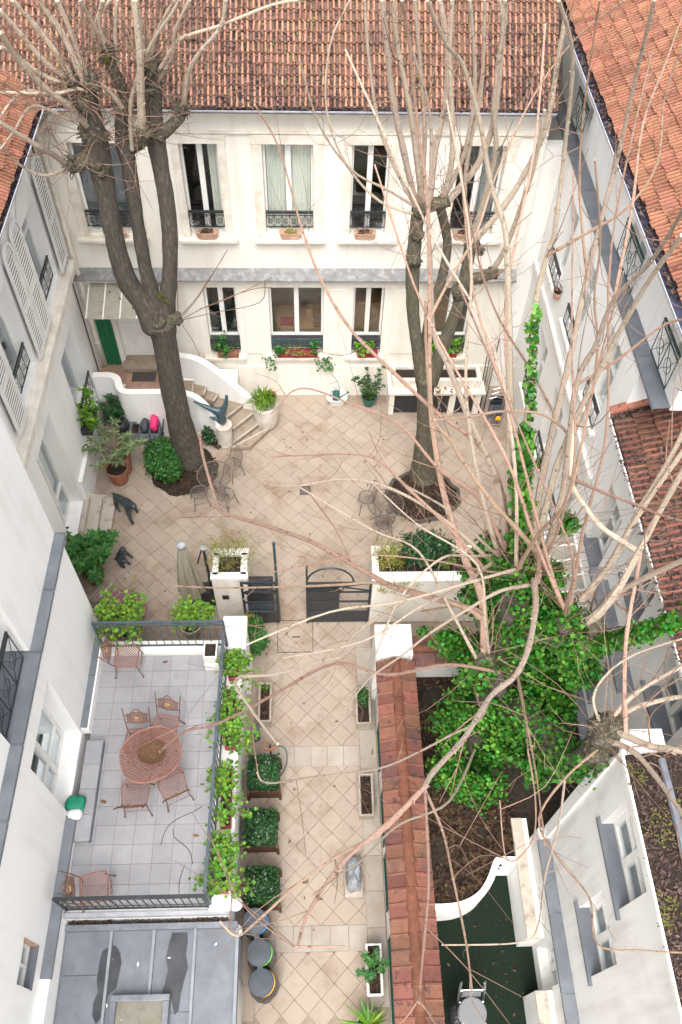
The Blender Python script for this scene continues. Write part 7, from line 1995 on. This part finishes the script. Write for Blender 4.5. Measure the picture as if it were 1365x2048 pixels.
for i, (pix, z0, z1, w0, w1, mt_) in enumerate(S3):
    if z0 is None:
        e, x, y, z0 = zat(*pix[0]); pix = [(x, y)]+pix[1:]; z1 = max(z1, z0+.4)
    P = zpath(pix, z0, z1); PLACED.append((pix, [p.z for p in P]))
    shoot(t3, wiggle(P, .02), w0, w1, mt_, twigs=4, tw=tw, wk=.6)
random.seed(91)
for k in range(9):
    b = random.choice((HA, HA, HB, pz(1000, 1120, 6.4), pz(1075, 1150, 6.5))); a = random.uniform(-1, 1)
    u1 = random.choice((random.uniform(640, 1000), random.uniform(1000, 1365))); z1 = random.uniform(10.5, 13)
    e = pz(u1, random.uniform(20, 640), z1); md = b.lerp(e, .5)+Vector((random.gauss(0, .35), random.gauss(-.2, .3), random.gauss(.2, .3)))
    shoot(t3, [b+rdir()*.1, b.lerp(md, .5)+rdir()*.12, md, md.lerp(e, .5)+rdir()*.2, e], random.uniform(8, 13), random.uniform(4, 6), random.choice(('shoot_tan', 'shoot_red', 'shoot_red')), twigs=5, tw=tw, wk=.8)
for k in range(7):
    b = random.choice((HA, pz(970, 1322, 5.5), pz(1000, 1120, 6.4))); e = pz(random.uniform(480, 820), random.uniform(900, 1450), random.uniform(8, 9.8))
    md = b.lerp(e, .5)+Vector((random.gauss(0, .2), random.gauss(0, .3), .45))
    shoot(t3, [b+rdir()*.1, b.lerp(md, .5)+rdir()*.12, md, md.lerp(e, .5)+rdir()*.15, e], random.uniform(7, 10), random.uniform(3, 5), random.choice(('shoot_tan', 'shoot_red')), twigs=5, tw=tw, wk=.8)
for c, n_ in ((HA, 22), (HB, 14), (HS, 14), (pz(1000, 1120, 6.4), 14), (pz(970, 1322, 5.5), 14), (pz(1075, 1150, 6.5), 16)): tangle(tw, c, n_, (.6, 2.4), .007, .55)
tw.build('twigs', 'twig', t3, kind='stuff')
# ivy: leaves over the trunk and limbs
def ivy(mb, c, r, n, sq=1.0, L=(.05, .09)):
    c = Vector(c)
    for _ in range(n):
        d = rdir(); f = .70+.55*noise.noise(d*2.4+c*1.3)+.3*noise.noise(d*6+c)+random.random()**3*.45
        p = c+Vector((d.x, d.y, d.z*sq))*r*f
        if noise.noise(p*5) < -.3 or (r > .3 and noise.noise(p*2.1+Vector((5, 0, 0))) < -.14): continue
        nr = (d*.7+Vector((0, -.25, .45))+rdir()*.45).normalized(); l = random.uniform(*L)
        mb.leaf6(p, (Vector((0, 0, -1))+rdir()*.8), nr, l, l*.95, .12)
iv = empty('ivy', (3.0, 5.0, .86), 'thick glossy green ivy clothing the foreground tree trunk and limbs', 'ivy')
A_, B_ = MB(), MB()
big = [(945, 1570, 2.0, .42, 900), (930, 1500, 2.4, .40, 900), (985, 1480, 3.0, .46, 1200), (940, 1430, 3.0, .45, 1100), (1010, 1400, 3.7, .50, 1500), (960, 1370, 3.8, .45, 1100), (1030, 1330, 4.5, .46, 1400), (1080, 1400, 4.2, .42, 1000), (1060, 1260, 5.1, .42, 1200), (1010, 1210, 5.4, .36, 900), (1000, 1130, 6.1, .28, 600), (1110, 1340, 5.0, .38, 900), (1160, 1330, 5.4, .30, 700), (1060, 1180, 5.9, .28, 500), (1120, 1220, 5.9, .24, 400), (1030, 1480, 3.4, .4, 900), (1120, 1420, 4.6, .26, 380), (990, 1175, 5.7, .32, 700), (1035, 1230, 5.4, .34, 800), (975, 1120, 6.1, .22, 380), (955, 1190, 5.4, .26, 420), (1090, 1200, 5.9, .26, 420), (1000, 1290, 4.7, .42, 1000), (955, 1310, 4.3, .34, 700), (905, 1440, 2.8, .34, 600), (1060, 1330, 4.8, .4, 900), (1150, 1290, 5.7, .26, 500), (1060, 1440, 4.0, .42, 900), (900, 1540, 2.0, .34, 600), (980, 1540, 2.6, .4, 700)]
big += [(985, 1100, 6.3, .26, 420), (1012, 1150, 6.15, .3, 560), (980, 1180, 5.85, .3, 560), (1060, 1105, 6.6, .2, 300), (955, 1145, 6.0, .22, 320), (1035, 1085, 6.8, .18, 260), (1100, 1150, 6.4, .2, 280), (905, 1285, 4.3, .26, 380), (1090, 1250, 5.8, .28, 460)]
for u, v, z, r, n_ in big: ivy(A_, pz(u, v, z), r, int(n_*3.3), 1.1, (.045, .085))
for u, v, z, r, n_ in ((1075, 1545, 4.3, .24, 700), (1110, 1530, 4.7, .22, 600), (1140, 1515, 5.0, .18, 400), (1180, 1290, 5.9, .16, 260), (1215, 1283, 6.1, .15, 240), (1260, 1272, 6.3, .14, 240), (1300, 1255, 6.5, .13, 220), (1340, 1240, 6.7, .12, 220), (1375, 1225, 6.9, .12, 180), (930, 1290, 4.1, .2, 220), (890, 1275, 4.0, .16, 130), (850, 1262, 3.9, .12, 70), (1055, 1080, 7.0, .14, 160), (1140, 1050, 7.3, .12, 120), (1140, 1035, 7.5, .1, 70), (925, 1395, 3.4, .22, 200)): ivy(A_, pz(u, v, z), r, n_)
pth = smooth_pts(zpath([(1042, 1105), (1050, 907), (1063, 762), (1068, 612)], 6.6, 10.25), 14)
for i, p in enumerate(pth):
    v_ = i/len(pth)
    if v_ < .42: ivy(A_, p, .15 if v_ < .3 else .11, 110, 1.3, (.06, .1))
    elif v_ < .55: ivy(A_, p+Vector((.03, 0, 0)), .07, 6, 1, (.05, .08))
    else: ivy(A_ if v_ < .93 else B_, p, .08, 17, 1, (.045, .075))
for u, v, z, r, n_ in ((1000, 1440, 3.6, .47, 260), (1040, 1310, 4.8, .44, 200), (900, 1480, 2.6, .3, 120), (950, 1400, 3.4, .45, 150), (1070, 1230, 5.4, .36, 150)): ivy(B_, pz(u, v, z)+Vector((0, -.1, .12)), r, n_)
for pts, r, n_, t1_ in (([(3.05, 5.0, .9), (2.98, 5.1, 2), (2.95, 5.4, 3.6), (3.02, 5.75, 5.0), (2.95, 6.0, 6.3)], .42, 420, 1.0), ([(3.0, 5.7, 4.9), (3.2, 5.6, 5.6), HB], .36, 420, 1.0), ([(3.0, 5.3, 3.6), (3.25, 4.7, 4.6), pz(1150, 1520, 5.2), HS], .26, 260, .72), ([HB, pz(1180, 1290, 5.9), pz(1260, 1272, 6.3), pz(1340, 1240, 6.7), pz(1420, 1210, 7.1)], .15, 130, 1.0)):
    P = smooth_pts(pts, 5)
    for i, p in enumerate(P):
        if i/len(P) <= t1_: ivy(A_, p+Vector((0, -.03, .05)), r*random.uniform(.85, 1.15), n_, 1.1, (.045, .085))
for c in (HA, HB, pz(1000, 1120, 6.4), pz(1075, 1150, 6.5), pz(970, 1322, 5.5)): ivy(A_, c+Vector((0, -.08, -.02)), .24, 360, 1, (.045, .085))
for c in (HA, HB): ivy(B_, c+Vector((0, -.12, .1)), .26, 60, 1, (.05, .09))
A_.build('ivy_leaves', 'ivy', iv); B_.build('young_leaves', 'ivy_light', iv)
st_m = MB()
for (u, v, z, r, n_) in big[:10]:
    c = pz(u, v, z)
    for _ in range(3): st_m.tube([c+rdir()*r*.6, c+rdir()*r*.8, c+rdir()*r*.8], .008, 4, False)
st_m.build('ivy_stems', 'stem', iv)
